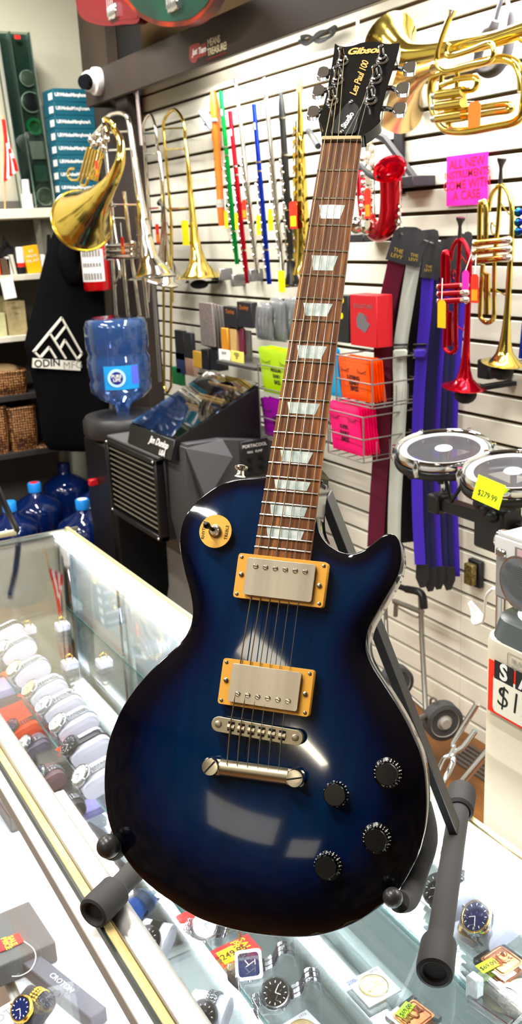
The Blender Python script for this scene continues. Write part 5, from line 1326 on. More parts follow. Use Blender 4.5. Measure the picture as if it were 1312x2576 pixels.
for k in range(5):
    a0 = b(9+k*1.5, 300+k*14, YSH+.03); a1 = b(16+k*5, 365+k*10, YSH+.02); a2 = b(14+k*7, 455-k*6, YSH+.03)
    mb = MB(); vv = []
    for p in smooth_path([a0, a1, a2], 6): vv += [p+Vector((-.009, 0, 0)), p+Vector((.009, .002, 0)), p+Vector((.009, .006, 0)), p+Vector((-.009, .004, 0))]
    ff = []
    for i in range(len(vv)//4-1):
        for q in range(4): ff.append((i*4+q, i*4+(q+1) % 4, i*4+4+(q+1) % 4, i*4+4+q))
    mb.add(vv, ff); mb.build('stripe', REDCARD if k % 2 == 0 else PAPER, t)
# nine teal boxes
TEAL = mat('teal_carton', '#03586b', .6); 
bb = b(150, 510, YSH+.05); btop = b(131, 222, YSH+.05)
nb = 9; hb = (btop.z-Z1)/nb
xl = b(152, 500, YSH+.05).x; xr = xl+.215
ordn = ['bottom one of the stack', 'second from the bottom', 'third from the bottom', 'fourth from the bottom', 'middle one of nine', 'fourth from the top', 'third from the top', 'second from the top', 'topmost of the stack']
first = None
for k in range(nb):
    lx = (xl+b(131, 222, YSH+.05).x-xl)*0
    cx = xl+(btop.x-.0-xl)*(k/nb)*1.0+.1075; M_ = T(cx, YSH+.04, Z1+k*hb) @ rotz(math.radians(2+((k*7) % 5-2)*.5))
    lb = 'teal wireless microphone box on the top shelf, '+ordn[k]
    if first is None:
        t = first = thing('microphone_box', (0, 0, 0), lb, 'box', 'teal microphone boxes stacked on the top shelf', rot=M_)
        mb = MB(); mb.box((0, .08, hb/2), (.215, .16, hb*.985), bev=.0015); mb.build('carton', TEAL, t, world=False)
        F = frame(Vector((-.01, -.0008, hb*.52)), (1, 0, 0), (0, 0, 1)); text_mb('UR Wireless Microphone A', .0225, F, .0004, offset=.0009, space=.72).build('lettering', PAPER, t, sm=False, world=False)
        mb = MB(); mb.box((-.1085, .045, hb*.45), (.0015, .055, hb*.5)); mb.box((-.090, -.001, hb*.45), (.0, .0, .0)); mb.build('side_label', PAPER, t, world=False)
    else: copy_thing(first, M_, lb)
# things on the second shelf
Z2 = SZ[1]+.030
def sbox(name, x0, y0, x1, yy, m, label, cat, dep=.06, tilt=0, words=(), wm=INK, ws=.02, z=None, grp=None):
    zz = Z2 if z is None else z
    p0 = b(x0, yy, yy and YSH+.05); p1 = b(x1, yy, YSH+.05); h = b((x0+x1)/2, y0, YSH+.05).z-zz
    wd = p1.x-p0.x; M_ = T((p0.x+p1.x)/2, YSH+.05, zz) @ roty(tilt)
    t = thing(name, (0, 0, 0), label, cat, grp, rot=M_)
    mb = MB(); mb.box((0, dep/2, h/2), (wd, dep, h), bev=.002); mb.build('carton', m, t, world=False)
    F = frame(Vector((0, -.0008, h/2)), (1, 0, 0), (0, 0, 1))
    for i, s_ in enumerate(words): text_mb(s_, ws, F @ T(0, h*(.3-.17*i), 0), .0004).build('lettering', wm, t, sm=False, world=False)
    return t
sbox('small_carton', 70, 617, 108, 690, mat('yellow_carton', '#f0b400', .5), 'yellow carton with small print on the second shelf', 'box', .05, -.10, ('KS', 'VALVE', 'OIL KIT'), PAPER, .020)
sbox('small_carton', -12, 610, 3, 690, mat('orange_carton', '#f04a10', .5), 'orange red carton on the second shelf at the picture edge', 'box', .05)
sbox('small_carton', 6, 650, 28, 690, mat('brown_carton', '#54402c', .6), 'brown carton with a purple top band on the second shelf', 'box', .06)
sbox('small_carton', 108, 640, 118, 690, PAPER, 'narrow white carton behind the hoodie edge on the second shelf', 'box', .05)
sbox('leaflet', 26, 645, 34, 690, mat('pale_leaflet', '#d9d5cc', .6), 'pale leaflet leaning on the second shelf, first of two', 'leaflet', .05, -.15)
sbox('leaflet', 36, 640, 44, 690, mat('pale_leaflet2', '#c9c4b4', .6), 'pale leaflet leaning on the second shelf, beside the white tube', 'leaflet', .05, -.12)
c = b(57, 690, YSH+.05); t = thing('spray_tube', (c.x, YSH+.06, Z2), 'white tube with red band and black foot on the second shelf', 'tube')
mb = MB(T(c.x, YSH+.06, Z2+.035)); mb.lathe([(.020, 0), (.020, .09), (.018, .10), (.0001, .10)], 20); mb.build('tube', WHITE, t)
mb = MB(T(c.x, YSH+.06, Z2)); mb.lathe([(.024, 0), (.024, .034), (.018, .036)], 20); mb.build('foot', BLACK, t)
mb = MB(T(c.x, YSH+.06, Z2+.036)); mb.lathe([(.0205, 0), (.0205, .02), (.019, .021)], 20, cap=False); mb.build('band', REDCARD, t)
mb = MB(); p = b(14, 612, YSH+.10); mb.tube([b(2, 640, YSH+.10), b(12, 607, YSH+.10), b(36, 632, YSH+.10)], [.002, .03, .002], 4); mb.v = [Vector((v.x, v.y, max(v.z, Z2))) for v in mb.v]
mb.box((p.x, YSH+.12, (Z2+p.z)/2), (.07, .05, p.z-Z2-.03)); single(mb, 'folded_pouch', DBLACK, 'black pointed pouch at the back of the second shelf', 'pouch')
mb = MB(); p = b(122, 590, YSH+.12); mb.tube([Vector((p.x-.01, YSH+.12, Z2)), Vector((p.x, YSH+.12, p.z))], [.022, .010], 6); single(mb, 'folded_pouch', DBLACK, 'narrow black case standing on the second shelf beside the hoodie', 'case')
c = b(20, 720, YSH-.008); t = thing('shelf_tag', c-Vector((0, 0, .05)), 'white paper tag taped to the second shelf edge', 'tag')
mb = MB(backframe(b(21, 725, YSH-.012)) @ rotz(math.radians(6))); mb.box((0, 0, 0), (.065, .105, .001)); mb.build('paper', PAPER, t, sm=False)
# third shelf
Z3 = SZ[2]+.030
sbox('cream_carton', 24, 757, 72, 850, mat('cream_carton', '#b8a878', .65, noise=(40, .5, '#9c8c60')), 'tan printed carton on the third shelf', 'box', .10, 0, ('GREEN', 'TEA'), mat('dull_print', '#7a6a40', .7), .016, Z3)
sbox('cream_carton', -30, 788, 20, 850, mat('pale_carton', '#cdc89a', .6, noise=(25, .7, '#a9b070')), 'pale yellow green carton at the lower front of the third shelf', 'box', .08, 0, (), INK, .02, Z3)
mb = MB(); p = b(0, 760, YSH+.12); mb.box((p.x, YSH+.19, Z3+.10), (.10, .10, .19), bev=.012); single(mb, 'cream_carton', mat('mossy_carton', '#b5b088', .6), 'greyish rounded carton at the back of the third shelf', 'box')
# woven baskets
WOV = bpy.data.materials.new('woven_beads'); WOV.use_nodes = True; nt = WOV.node_tree; bs = nt.nodes['Principled BSDF']; L = nt.links
tc = nt.nodes.new('ShaderNodeTexCoord'); vo = nt.nodes.new('ShaderNodeTexVoronoi'); vo.inputs['Scale'].default_value = 75; vo.inputs['Randomness'].default_value = .25
cr = nt.nodes.new('ShaderNodeValToRGB'); e = cr.color_ramp.elements; e[0].position = .15; e[0].color = lin('#d3a36a'); e[1].position = .62; e[1].color = lin('#2c1608'); e2 = e.new(.4); e2.color = lin('#8e5a2a')
bp = nt.nodes.new('ShaderNodeBump'); bp.invert = True; bp.inputs['Strength'].default_value = .9; bp.inputs['Distance'].default_value = .006
L.new(tc.outputs['Object'], vo.inputs['Vector']); L.new(vo.outputs['Distance'], cr.inputs[0]); L.new(cr.outputs[0], bs.inputs['Base Color']); L.new(vo.outputs['Distance'], bp.inputs['Height']); L.new(bp.outputs[0], bs.inputs['Normal']); bs.inputs['Roughness'].default_value = .4
def basket(x0, x1, ytop, zb, label, X0off=0):
    p0 = b(x0, ytop, YSH+.02); p1 = b(x1, ytop, YSH+.02); h = p0.z-zb; c = Vector(((p0.x+p1.x)/2, YSH+.15, zb)); wd = p1.x-p0.x
    t = thing('woven_basket', c, label, 'basket', 'woven baskets on the low shelves')
    o = slab_rr(wd/2, .13, .03); n_ = len(o); mb = MB(T(*c)); vv = []
    for z, f in ((0, .94), (h*.5, 1), (h, 1)): vv += [(x*f, y*f, z) for x, y in o]
    for z, f in ((h, .90), (.01, .84)): vv += [(x*f, y*f, z) for x, y in o]
    ff = [(r*n_+i, r*n_+(i+1) % n_, (r+1)*n_+(i+1) % n_, (r+1)*n_+i) for r in range(4) for i in range(n_)]+[tuple(range(n_))[::-1], tuple(range(4*n_, 5*n_))]
    mb.add(vv, ff); mb.build('body', WOV, t, ang=60)
    mb = MB(T(*c)); mb.tube([(x*.96, y*.96, h) for x, y in o], .010, 8, closed=True); mb.build('rim', WOV, t)
    return t, c, wd, h
Z4 = SZ[3]+.030; Z5 = SZ[4]+.030
t, c, wd, h = basket(-40, 70, 945, Z4, 'brown beaded basket with a cloth on the fourth shelf')
mb = MB(); pillow(mb, dense([(-.10, -.06), (.06, -.07), (.09, .0), (.08, .06), (-.06, .07), (-.12, .0)], .012), .035, .03, .015, T(c.x+.02, c.y, c.z+h+.0), .6); single(mb, 'folded_cloth', mat('tan_cloth', '#c9a777', .85), 'crumpled tan cloth lying on the brown beaded basket', 'cloth')
basket(-60, 18, 1035, Z5, 'brown beaded basket on the lowest shelf at the picture edge')
basket(19, 92, 1032, Z5, 'brown beaded basket on the lowest shelf in the middle')
basket(93, 158, 1128, Z5, 'low brown beaded basket on the lowest shelf behind the hoodie')

# ---- hoodie
HB = mat('black_jersey', '#030304', .9, spec=.15, bump=.3, bscale=40)
YH = 4.78
hp = [(196, 542), (228, 556), (250, 600), (262, 720), (268, 860), (275, 1000), (268, 1128), (220, 1136), (160, 1134), (112, 1118), (92, 1000), (66, 890), (62, 860), (86, 760), (112, 650), (136, 580), (160, 545)]
pts = [b(x, y, YH) for x, y in hp]; pl_ = [(p.x, p.z) for p in pts][::-1]
pl_ = closed_smooth(pl_, 3)
t = thing('hoodie', (sum(p[0] for p in pl_)/len(pl_), YH, min(p[1] for p in pl_)), 'black hoodie with a white mountain emblem hanging from the shelf end', 'hoodie')
F = frame(Vector((0, YH, 0)), (1, 0, 0), (0, 0, 1))
mb = MB(); pillow(mb, dense(pl_, .02), .05, .05, .022, F, .45); ho = mb.build('body', HB, t, ang=180)
mb = MB(); mb.tube([b(186, 560, YH-.04), b(170, 640, YH-.055), b(196, 700, YH-.05), b(232, 600, YH-.045)], [.03, .05, .045, .02], 12, smooth=5, sq=(1, .5)); mb.build('hood', HB, t)
WP = mat('white_print', '#e6e2d4', .8); YP = YH-.062
def bl(px, py): return b(px, py, YP)
ov = (780, 5.467)
def q(x, y): return bl(x/5.467, 780+y/5.467)
def strokes(segs, wd, nm):
    mb = MB()
    for s_ in segs:
        for a_, c_ in zip(s_[:-1], s_[1:]):
            A, C = q(*a_), q(*c_); d = (C-A).normalized(); nrm = Vector((-d.z, 0, d.x)); e_ = d*wd*.45
            v = [A-e_+nrm*wd/2, A-e_-nrm*wd/2, C+e_-nrm*wd/2, C+e_+nrm*wd/2]
            mb.add(v+[x+Vector((0, .02, 0)) for x in v], [(0, 1, 2, 3), (7, 6, 5, 4), (0, 4, 5, 1), (1, 5, 6, 2), (2, 6, 7, 3), (3, 7, 4, 0)])
    return mb.build(nm, WP, t, sm=False)
em = strokes([[(560, 655), (475, 572), (852, 110), (1130, 600), (1070, 680), (895, 415), (838, 520)], [(690, 320), (905, 660)], [(905, 225), (770, 400)], [(565, 650), (680, 515), (770, 655)]], .0085, 'emblem')
strokes([[(515, 732), (1055, 768)]], .046, 'name_panel')
for s_, x_, m_, sz in (('ODIN', 650, INK, .052), ('MFG', 1000, mat('grey_ink', '#8a877e', .7), .052)):
    p = q(x_, 735 if x_ < 800 else 762); p.y = YP-.0006; text_mb(s_, sz, frame(p, (1, 0, -.05), (0, 0, 1)), .0005, offset=.0012 if x_ < 800 else 0).build('lettering', m_, t, sm=False)
mb = MB(); mb.tube([b(190, 545, 4.80), b(188, 532, 4.90), Vector((XR, YSH, SZ[0]+.02))], .004, 6, smooth=3); single(mb, 'display_hook', HOOKM, 'thin wire hook carrying the black hoodie at the shelf end', 'hook')
# ---- fire extinguisher on the post
Xe = 1.74; c = at(246, 730, 0, Xe); top = at(246, 585, 0, Xe)
t = thing('fire_extinguisher', c, 'red fire extinguisher with white label on the brown post behind the french horn', 'fire extinguisher')
r_ = .068; hh_ = top.z-c.z
mb = MB(T(c.x, c.y, c.z)); mb.lathe([(r_*.9, 0), (r_, .010), (r_, hh_*.80), (r_*.9, hh_*.90), (r_*.55, hh_*.985), (.022, hh_), (.0001, hh_+.01)], 36); mb.build('cylinder', mat('extinguisher_red', '#c40310', .2, coat=.4), t)
mb = MB(T(c.x, c.y, c.z)); n_ = 20; vv = []
for z in (.045, hh_*.72):
    for i in range(n_+1): a_ = math.radians(175+i*110/n_); vv.append(((r_+.001)*math.cos(a_), (r_+.001)*math.sin(a_), z))
mb.add(vv, [(i, i+1, n_+2+i, n_+1+i) for i in range(n_)]); lb_ = mb.build('label', PAPER, t)
mb = MB(T(c.x, c.y, c.z))
for k in range(7):
    a_ = math.radians(195+k*12)
    for j in range(3): mb.box(((r_+.002)*math.cos(a_), (r_+.002)*math.sin(a_), .07+j*.055), (.001, .010, .032 if j != 1 else .018), rotz(a_).to_3x3())
mb.build('label_print', mat('label_grey', '#8a8580', .7), lb_)['kind'] = 'stuff'
mb = MB(T(c.x, c.y, c.z+hh_)); mb.lathe([(.020, 0), (.020, .03), (.014, .035)], 16); mb.box((-.03, -.02, .045), (.10, .018, .012)); mb.build('valve_head', BLACK, t)
mb = MB(); mb.box((Xe+.145, c.y, c.z+hh_*.6), (.16, .05, .05)); single(mb, 'extinguisher_bracket', BLACK, 'black wall bracket behind the red fire extinguisher', 'bracket')

# ---- water dispenser and bottle
DX, DY = 1.53, 3.93
zb_ = at(325, 1040, 0, DX).z
t = thing('water_dispenser', (DX, DY, 0), 'black floor standing water dispenser under the blue bottle', 'water dispenser')
mb = MB(T(DX, DY, 0)); mb.lathe([(.17, .86), (.178, .875), (.178, zb_-.03), (.165, zb_-.012), (.10, zb_-.010)], 40); mb.build('collar', mat('dark_grey_plastic', '#2b2a2a', .4), t)
mb = MB(); mb.box((DX, DY, .43), (.29, .30, .86), bev=.02); mb.build('cabinet', BLACK, t)
mb = MB(); mb.box((DX-.16, DY+.02, .66), (.04, .03, .03), bev=.004); mb.build('tap', mat('red_tap', '#c81a20', .4), t)
JB = film('blue_jug', '#bcd4fa', '#5b93e8', .30, .6)
WAT = mat('water', '#3f93e6', .02, trans=.95, ior=1.33)
zt_ = at(300, 800, 0, DX).z; R_ = .135
bh = zt_-zb_
t = thing('water_bottle', (DX, DY, zb_-.01), 'large blue water bottle standing upside down on the black dispenser', 'water bottle')
prof = [(.030, -.02), (.030, .01), (.045, .035), (.10, .062), (R_*.98, .095), (R_, .13), (R_*.955, .145), (R_*.955, .150), (R_, .165), (R_, .235), (R_*.94, .25), (R_*.94, .262), (R_, .28), (R_, bh-.035), (R_*.93, bh-.008), (R_*.80, bh), (.05, bh-.012), (.0001, bh-.015)]
mb = MB(T(DX, DY, zb_)); mb.lathe(prof, 48); mb.build('shell', JB, t, ang=80)
F = T(DX, DY, zb_); mb = MB(F); n_ = 16; vv = []
la0, la1 = math.radians(220), math.radians(283); lz0, lz1 = .115, .215
for z in (lz0, lz1):
    for i in range(n_+1): a_ = la0+(la1-la0)*i/n_; vv.append(((R_+.0016)*math.cos(a_), (R_+.0016)*math.sin(a_), z))
mb.add(vv, [(i, i+1, n_+2+i, n_+1+i) for i in range(n_)]); lb_ = mb.build('label', mat('sky_blue_label', '#1f9be6', .4), t)
def onlabel(a_, z, r=.0024):
    p = Vector((DX+(R_+r)*math.cos(a_), DY+(R_+r)*math.sin(a_), zb_+z)); n = Vector((math.cos(a_), math.sin(a_), 0)); x = Vector((0, 0, 1)).cross(n); return frame(p, x, (0, 0, 1))
am = math.radians(243); fm = onlabel(am, .165, .0030)
mb = MB(fm); mb.lathe([(.038, -.001), (.038, .0002), (.0001, .0002)], 28); mb.build('halo', mat('pale_halo', '#bfe6ff', .5), lb_)
mb = MB(fm); mb.lathe([(.027, 0), (.027, .0012), (.0001, .0012)], 28); mb.build('roundel', mat('deep_blue_ink', '#141a7a', .4), lb_)
for i, s_ in enumerate(('PURE', 'LIFE')): text_mb(s_, .019, fm @ T(0, .008-.016*i, .0016), .0004, offset=.0004).build('lettering', PAPER, lb_, sm=False)
mb = MB(F); vv = []
for z in (lz0+.02, lz1-.003):
    for i in range(5): a_ = math.radians(270)+math.radians(14)*i/4; vv.append(((R_+.0022)*math.cos(a_), (R_+.0022)*math.sin(a_), z))
mb.add(vv, [(i, i+1, 6+i, 5+i) for i in range(4)]); mb.build('side_panel', mat('violet_label', '#5a6ae0', .4), lb_)

# ---- full jugs on the floor
CAPB = mat('blue_cap', '#1f8fe8', .35); CAPD = mat('navy_cap', '#0b1c58', .4)
jugs = [(1.12, 4.47, CAPB, 'with a bright blue cap, nearest the picture edge'), (1.33, 4.75, CAPB, 'with red topped cap mid group'), (1.62, 4.62, CAPB, 'with a blue cap, behind the front right one'), (1.42, 4.28, CAPB, 'with pale topped cap, front one beside the bin'), (1.60, 5.08, CAPD, 'with dark neck, at the back under the shelf'), (1.06, 5.03, CAPD, 'with dark neck, behind the left pair'), (1.83, 4.90, CAPB, 'with a blue cap, rightmost at the back')]
JF = film('floor_jug', '#4a7bd8', '#163f94', .45, .5)
j0 = None
for i, (x, y, cp, s_) in enumerate(jugs):
    lb = 'blue water jug on the floor '+s_
    t = thing('water_jug', (x, y, 0), lb, 'water jug', 'water jugs on the floor')
    mb = MB(T(x, y, 0)); r = .132; mb.lathe([(r*.9, 0), (r, .02), (r, .10), (r*.95, .115), (r*.95, .125), (r, .14), (r, .22), (r*.95, .235), (r*.95, .245), (r, .26), (r, .36), (r*.92, .385), (.08, .415), (.04, .435), (.030, .45), (.030, .475), (.0001, .475)], 36); mb.build('jug', JF, t, ang=80)
    mb = MB(T(x, y, 0)); mb.lathe([(.033, .452), (.034, .495), (.030, .500), (.0001, .500)], 24); cpo = mb.build('cap', cp, t)
    if i in (1, 3): mb = MB(T(x, y, 0)); mb.lathe([(.024, .5005), (.0001, .502)], 20); mb.build('seal', REDCARD if i == 1 else PAPER, cpo)
mb = MB(); p = at(240, 1160, 1, 4.9); mb.tube([p-Vector((.04, 0, .015)), p+Vector((.03, 0, .02))], [.012, .016], 8); mb.tube([p+Vector((.02, 0, -.04)), p+Vector((.01, 0, .02))], .010, 8); mb.box(Vector((p.x, 4.93, (SZ[4]+p.z)/2)), (.01, .01, abs(SZ[4]-p.z)+.01)); single(mb, 'red_clamp', REDCARD, 'small red clamp hanging under the lowest shelf above the jugs', 'clamp')
# bin beside the cooler
mb = MB(T(1.24, 3.80, 0)); mb.lathe([(.09, 0), (.105, .34), (.112, .345), (.100, .345), (.085, .02), (.0001, .02)], 32); single(mb, 'waste_bin', mat('bin_black', '#161617', .4), 'round black waste bin standing between the jugs and the cooler', 'bin')

# ---- portable cooler
CX0 = 1.35; a_ = at(270, 1107, 0, CX0); c2 = at(396, 1152, 0, CX0); lo_ = at(411, 1354, 0, CX0)
ya, yb, zt, zl = a_.y, c2.y, (a_.z+c2.z)/2, (at(287, 1297, 0, CX0).z+lo_.z)/2
CB = mat('cooler_black', '#18181a', .55, bump=.15, bscale=300); CG = mat('cooler_grey', '#3b3b3d', .6, bump=.15, bscale=300); CL = mat('cooler_base_grey', '#67645e', .7, bump=.2, bscale=120)
t = thing('portable_cooler', (1.6, (ya+yb)/2, 0), 'big dark grey portable cooler with a louvred front on a moulded base', 'cooler')
xb_ = XW-.10
mb = MB(); mb.box(((CX0+.02+xb_)/2, (ya+yb)/2, (zt+zl)/2), (xb_-CX0-.02, ya-yb, zt-zl), bev=.008); mb.build('housing', CB, t)
mb = MB(); fr = .022
for yy_, zz, dy, dz in (((ya+yb)/2, zt-fr/2, ya-yb, fr), ((ya+yb)/2, zl+fr/2, ya-yb, fr), (ya-fr/2, (zt+zl)/2, fr, zt-zl), (yb+fr/2, (zt+zl)/2, fr, zt-zl)): mb.box((CX0+.005, yy_, zz), (.034, dy, dz), bev=.003)
mb.build('grille_frame', BLACK, t)
for k in range(12):
    z = zt-.045-k*(zt-zl-.07)/11.4; mb = MB(); mb.box((CX0+.008, (ya+yb)/2, z), (.030, ya-yb-2*fr, .005), roty(math.radians(38)).to_3x3()); mb.build('louvre', mat('louvre_olive', '#6a6455', .5), t)
# top collar / neck and the taller rear body with controls
mb = MB(); mb.box(((CX0+xb_)/2, (ya+yb)/2, zt+.006), (xb_-CX0, ya-yb+.01, .012), bev=.003); mb.build('lid', mat('cooler_lid', '#4a4947', .6), t)
for q_ in ((CX0, ya-.02, zt-.01), (CX0, yb+.02, zt-.01), (CX0, yb+.02, zl+.01), (CX0, ya-.02, zl+.02)): mb = MB(); mb.ball(Vector(q_)-Vector((.012, 0, 0)), .006, 10, 6); mb.build('bolt', STEEL, t)
# side hood facing the camera
s0 = at(470, 1180, 1, yb-.02)
A = [at(412, 1150, 1, yb), at(465, 1128, 1, yb-.02), at(655, 1098, 1, yb-.02), at(690, 1230, 1, yb-.02), at(560, 1420, 1, yb-.02), at(420, 1370, 1, yb)]
def slabpoly(P_, y0, y1, nm, m, par):
    pl = [(max(p.x, CX0+.035), p.z) for p in P_]
    if sum(pl[i-1][0]*pl[i][1]-pl[i][0]*pl[i-1][1] for i in range(len(pl))) < 0: pl = pl[::-1]
    mb = MB(frame(Vector((0, 0, 0)), (1, 0, 0), (0, 0, 1))); mb.prism(pl, -y1, -y0); return mb.build(nm, m, par)
rear = slabpoly([at(x, y, 1, yb-.16) for x, y in ((466, 1135), (470, 1119), (560, 1106), (700, 1110), (720, 1240), (690, 1400), (500, 1420), (440, 1330))], yb-.16, yb-.001, 'rear_housing', CG, t)
sl = MB(); q1 = [at(466, 1128, 1, yb-.165), at(560, 1106, 1, yb-.165), at(585, 1150, 1, yb-.20), at(520, 1260, 1, yb-.20)]
sl.add(q1+[p+Vector((0, .05, 0)) for p in q1], [(0, 1, 2, 3), (7, 6, 5, 4), (0, 4, 5, 1), (1, 5, 6, 2), (2, 6, 7, 3), (3, 7, 4, 0)]); sl.build('moulded_facet', mat('facet_grey', '#47474a', .6), t, sm=False)
pn = at(640, 1150, 1, yb-.165); Fp = frame(pn, (1, 0, 0), (0, 0, 1)); mb = MB(Fp); mb.box((0, 0, 0), (.115, .13, .008), bev=.002); cp_ = mb.build('control_panel', mat('panel_black', '#1d1d1f', .4), t)
text_mb('PORTACOOL', .017, Fp @ T(0, .045, .0045), .0004).build('lettering', PAPER, cp_, sm=False)
text_mb('FAN   PUMP', .012, Fp @ T(0, .022, .0045), .0004).build('lettering', PAPER, cp_, sm=False)
for sx in (-1, 1):
    for sy in (0, -.035): mb = MB(Fp @ T(sx*.025, sy-.005, .004)); mb.lathe([(.009, 0), (.008, .012), (.0001, .012)], 16); mb.box((0, 0, .013), (.003, .014, .004)); mb.build('knob', BLACK, cp_)
# pedestal and base
pc = Vector(((CX0+xb_)/2+.02, (ya+yb)/2-.05, 0))
mb = MB(T(*pc)); mb.lathe([(.235, .16), (.225, .19), (.20, .30), (.195, zl+.02)], 48); mb.build('pedestal', CL, t)
mb = MB(T(pc.x, pc.y, 0) @ rotz(math.radians(0))); o = slab_rr(.28, .34, .09, 3); vv = []; n_ = len(o)
for z, f in ((.0, 1.04), (.05, 1.04), (.075, 1.0), (.14, .93), (.16, .80)): vv += [(x*f, y*f, z) for x, y in o]
ff = [(r*n_+i, r*n_+(i+1) % n_, (r+1)*n_+(i+1) % n_, (r+1)*n_+i) for r in range(4) for i in range(n_)]+[tuple(range(n_))[::-1], tuple(range(4*n_, 5*n_))]
mb.add(vv, ff); mb.build('base', CL, t, ang=35)
# ---- display case with slanted lid
XD = CX0+.01; pa = at(320, 1086, 0, XD); pb_ = at(432, 1138, 0, XD); ZB = zt+.013
ya2, yb2 = pa.y, pb_.y
xe = at(655, 1098, 1, yb2).x; zh = at(650, 966, 1, yb2).z; hf = .075
t = thing('accessory_case', ((XD+xe)/2, (ya2+yb2)/2, ZB), 'wedge shaped black case with a clear slanted lid on top of the cooler', 'case')
pl = [(XD, ZB), (xe, ZB+.0), (xe, zh-.012), (XD+.02, ZB+hf)]
mb = MB(frame(Vector((0, 0, 0)), (1, 0, 0), (0, 0, 1))); 
for y_ in (ya2, yb2+.006): mb.prism(pl, -y_, -y_+.006)
mb.build('side_panel', BLACK, t, sm=False)['kind'] = 'stuff'
mb = MB(); mb.box(((XD+xe)/2, (ya2+yb2)/2, ZB+.003), (xe-XD-.004, ya2-yb2-.006, .006)); mb.box((xe-.003, (ya2+yb2)/2, (ZB+zh)/2), (.006, ya2-yb2-.006, zh-ZB-.014)); mb.build('shell', BLACK, t, sm=False)['kind'] = 'stuff'
fd = Vector((.02, 0, hf)).normalized(); mb = MB(); fc = Vector((XD+.008, (ya2+yb2)/2, ZB+hf/2)); mb.box(fc, (.006, ya2-yb2-.004, hf), roty(math.atan2(.02, hf)).to_3x3(), bev=.002); mb.build('front_panel', BLACK, t)
Ff = frame(Vector((XD+.0025, yb2+.12, ZB+hf*.46)), (0, -1, 0), (.26, 0, 1)); 
text_mb('Jim Dunlop', .036, Ff @ T(0, .014, .003), .0006, shear=.5, offset=.0008).build('lettering', PAPER, t, sm=False)
text_mb('USA', .028, Ff @ T(.04, -.018, .003), .0006, shear=.4, offset=.0008).build('lettering', PAPER, t, sm=False)
sl_a = Vector((XD+.02, 0, ZB+hf)); sl_b = Vector((xe, 0, zh)); dv = (sl_b-sl_a); an = math.atan2(dv.z, dv.x)
mb = MB(); mb.box(((sl_a.x+sl_b.x)/2, (ya2+yb2)/2, (sl_a.z+sl_b.z)/2+.004), (dv.length, ya2-yb2, .003), roty(-an).to_3x3()); mb.build('clear_lid', glassmat('lid_clear', '#e9edf0', .22, .02), t)
mb = MB(); mb.box(((sl_a.x+sl_b.x)/2, (ya2+yb2)/2, (sl_a.z+sl_b.z)/2-.035), (dv.length-.01, ya2-yb2-.014, .004), roty(-an).to_3x3()); mb.build('tray', mat('tray_dark', '#23262b', .4), t)
STR6 = 6
mb = MB()
for k in range(1, STR6): 
    f = k/STR6; mb.box((sl_a.x+dv.x*f, (ya2+yb2)/2, sl_a.z+dv.z*f-.018), (.003, ya2-yb2-.014, .032), roty(-an).to_3x3())
for k in range(1, 4): mb.box(((sl_a.x+sl_b.x)/2, yb2+(ya2-yb2)*k/4, (sl_a.z+sl_b.z)/2-.018), (dv.length-.01, .003, .032), roty(-an).to_3x3())
mb.build('divider', glassmat('divider_clear', '#cfd6da', .5), t)['kind'] = 'stuff'
mb = MB()
for f, a0, a1 in ((.62, .1, .62), (.66, .1, .62), (.86, .2, .75), (.48, .35, .6)):
    x = sl_a.x+dv.x*f; z = sl_a.z+dv.z*f+.001; mb.tube([(x, yb2+(ya2-yb2)*a0, z), (x, yb2+(ya2-yb2)*a1, z)], .0045, 6)
mb.build('brass_rod', mat('tan_rod', '#b99450', .4, .5), t)['kind'] = 'stuff'
mb = MB(); random.seed(5)
for k in range(26):
    f = random.uniform(.08, .92); g_ = random.uniform(.08, .92); x = sl_a.x+dv.x*f; z = sl_a.z+dv.z*f-.028
    mb.box((x, yb2+(ya2-yb2)*g_, z), (.022, .018, .006), (rotz(random.uniform(0, 3)) @ roty(-an)).to_3x3())
mb.build('small_picks', mat('pale_picks', '#8fa3c8', .4), t)['kind'] = 'stuff'
# ================================================================== BEHIND THE SHOWCASE, RIGHT
# ---- luggage cart against the wall
XC = 1.88
GT = mat('grey_tube', '#8c8880', .35, .8)
t = thing('luggage_cart', (1.85, 2.4, 0), 'folding grey tube cart with two wheels leaning on the slatted wall', 'cart')
def wc(px, py, x=XC): return at(px, py, 0, x)
mb = MB(); mb.tube([wc(1057, 1500), wc(1060, 1600), wc(1070, 1785, 1.80)], .0085, 12); mb.tube([wc(968, 1510), wc(970, 1560), wc(976, 1700, 1.80)], .0075, 12); mb.build('pole', GT, t)['kind'] = 'stuff'
mb = MB(); mb.tube([wc(1022, 1482), wc(1050, 1488), wc(1062, 1500), wc(1066, 1530)], .013, 12, smooth=4); mb.tube([wc(975, 1465), wc(1022, 1482), wc(1058, 1492)], .010, 12); mb.build('handle', BLACK, t)
mb = MB(); mb.tube([wc(990, 1512), wc(1062, 1540)], .009, 10); mb.tube([wc(996, 1510), wc(994, 1550)], .008, 10); mb.build('crossbar', GT, t)['kind'] = 'stuff'
mb = MB(); mb.tube([wc(998, 1528), wc(1040, 1550), wc(1052, 1552), wc(1058, 1540)], .0035, 8, smooth=4); mb.build('wire_loop', STEEL, t)
mb = MB(); mb.tube([wc(1044, 1812, 1.66), wc(1084, 1795, 1.80)], .009, 10); mb.tube([wc(1083, 1810, 1.78), wc(1082, 1765, 1.78), wc(1088, 1756, 1.78), wc(1096, 1762, 1.78), wc(1097, 1810, 1.78)], .004, 8, smooth=4); mb.tube([wc(1010, 1735, 1.80), wc(1080, 1795, 1.80)], .008, 10); mb.build('frame', GT, t)['kind'] = 'stuff'
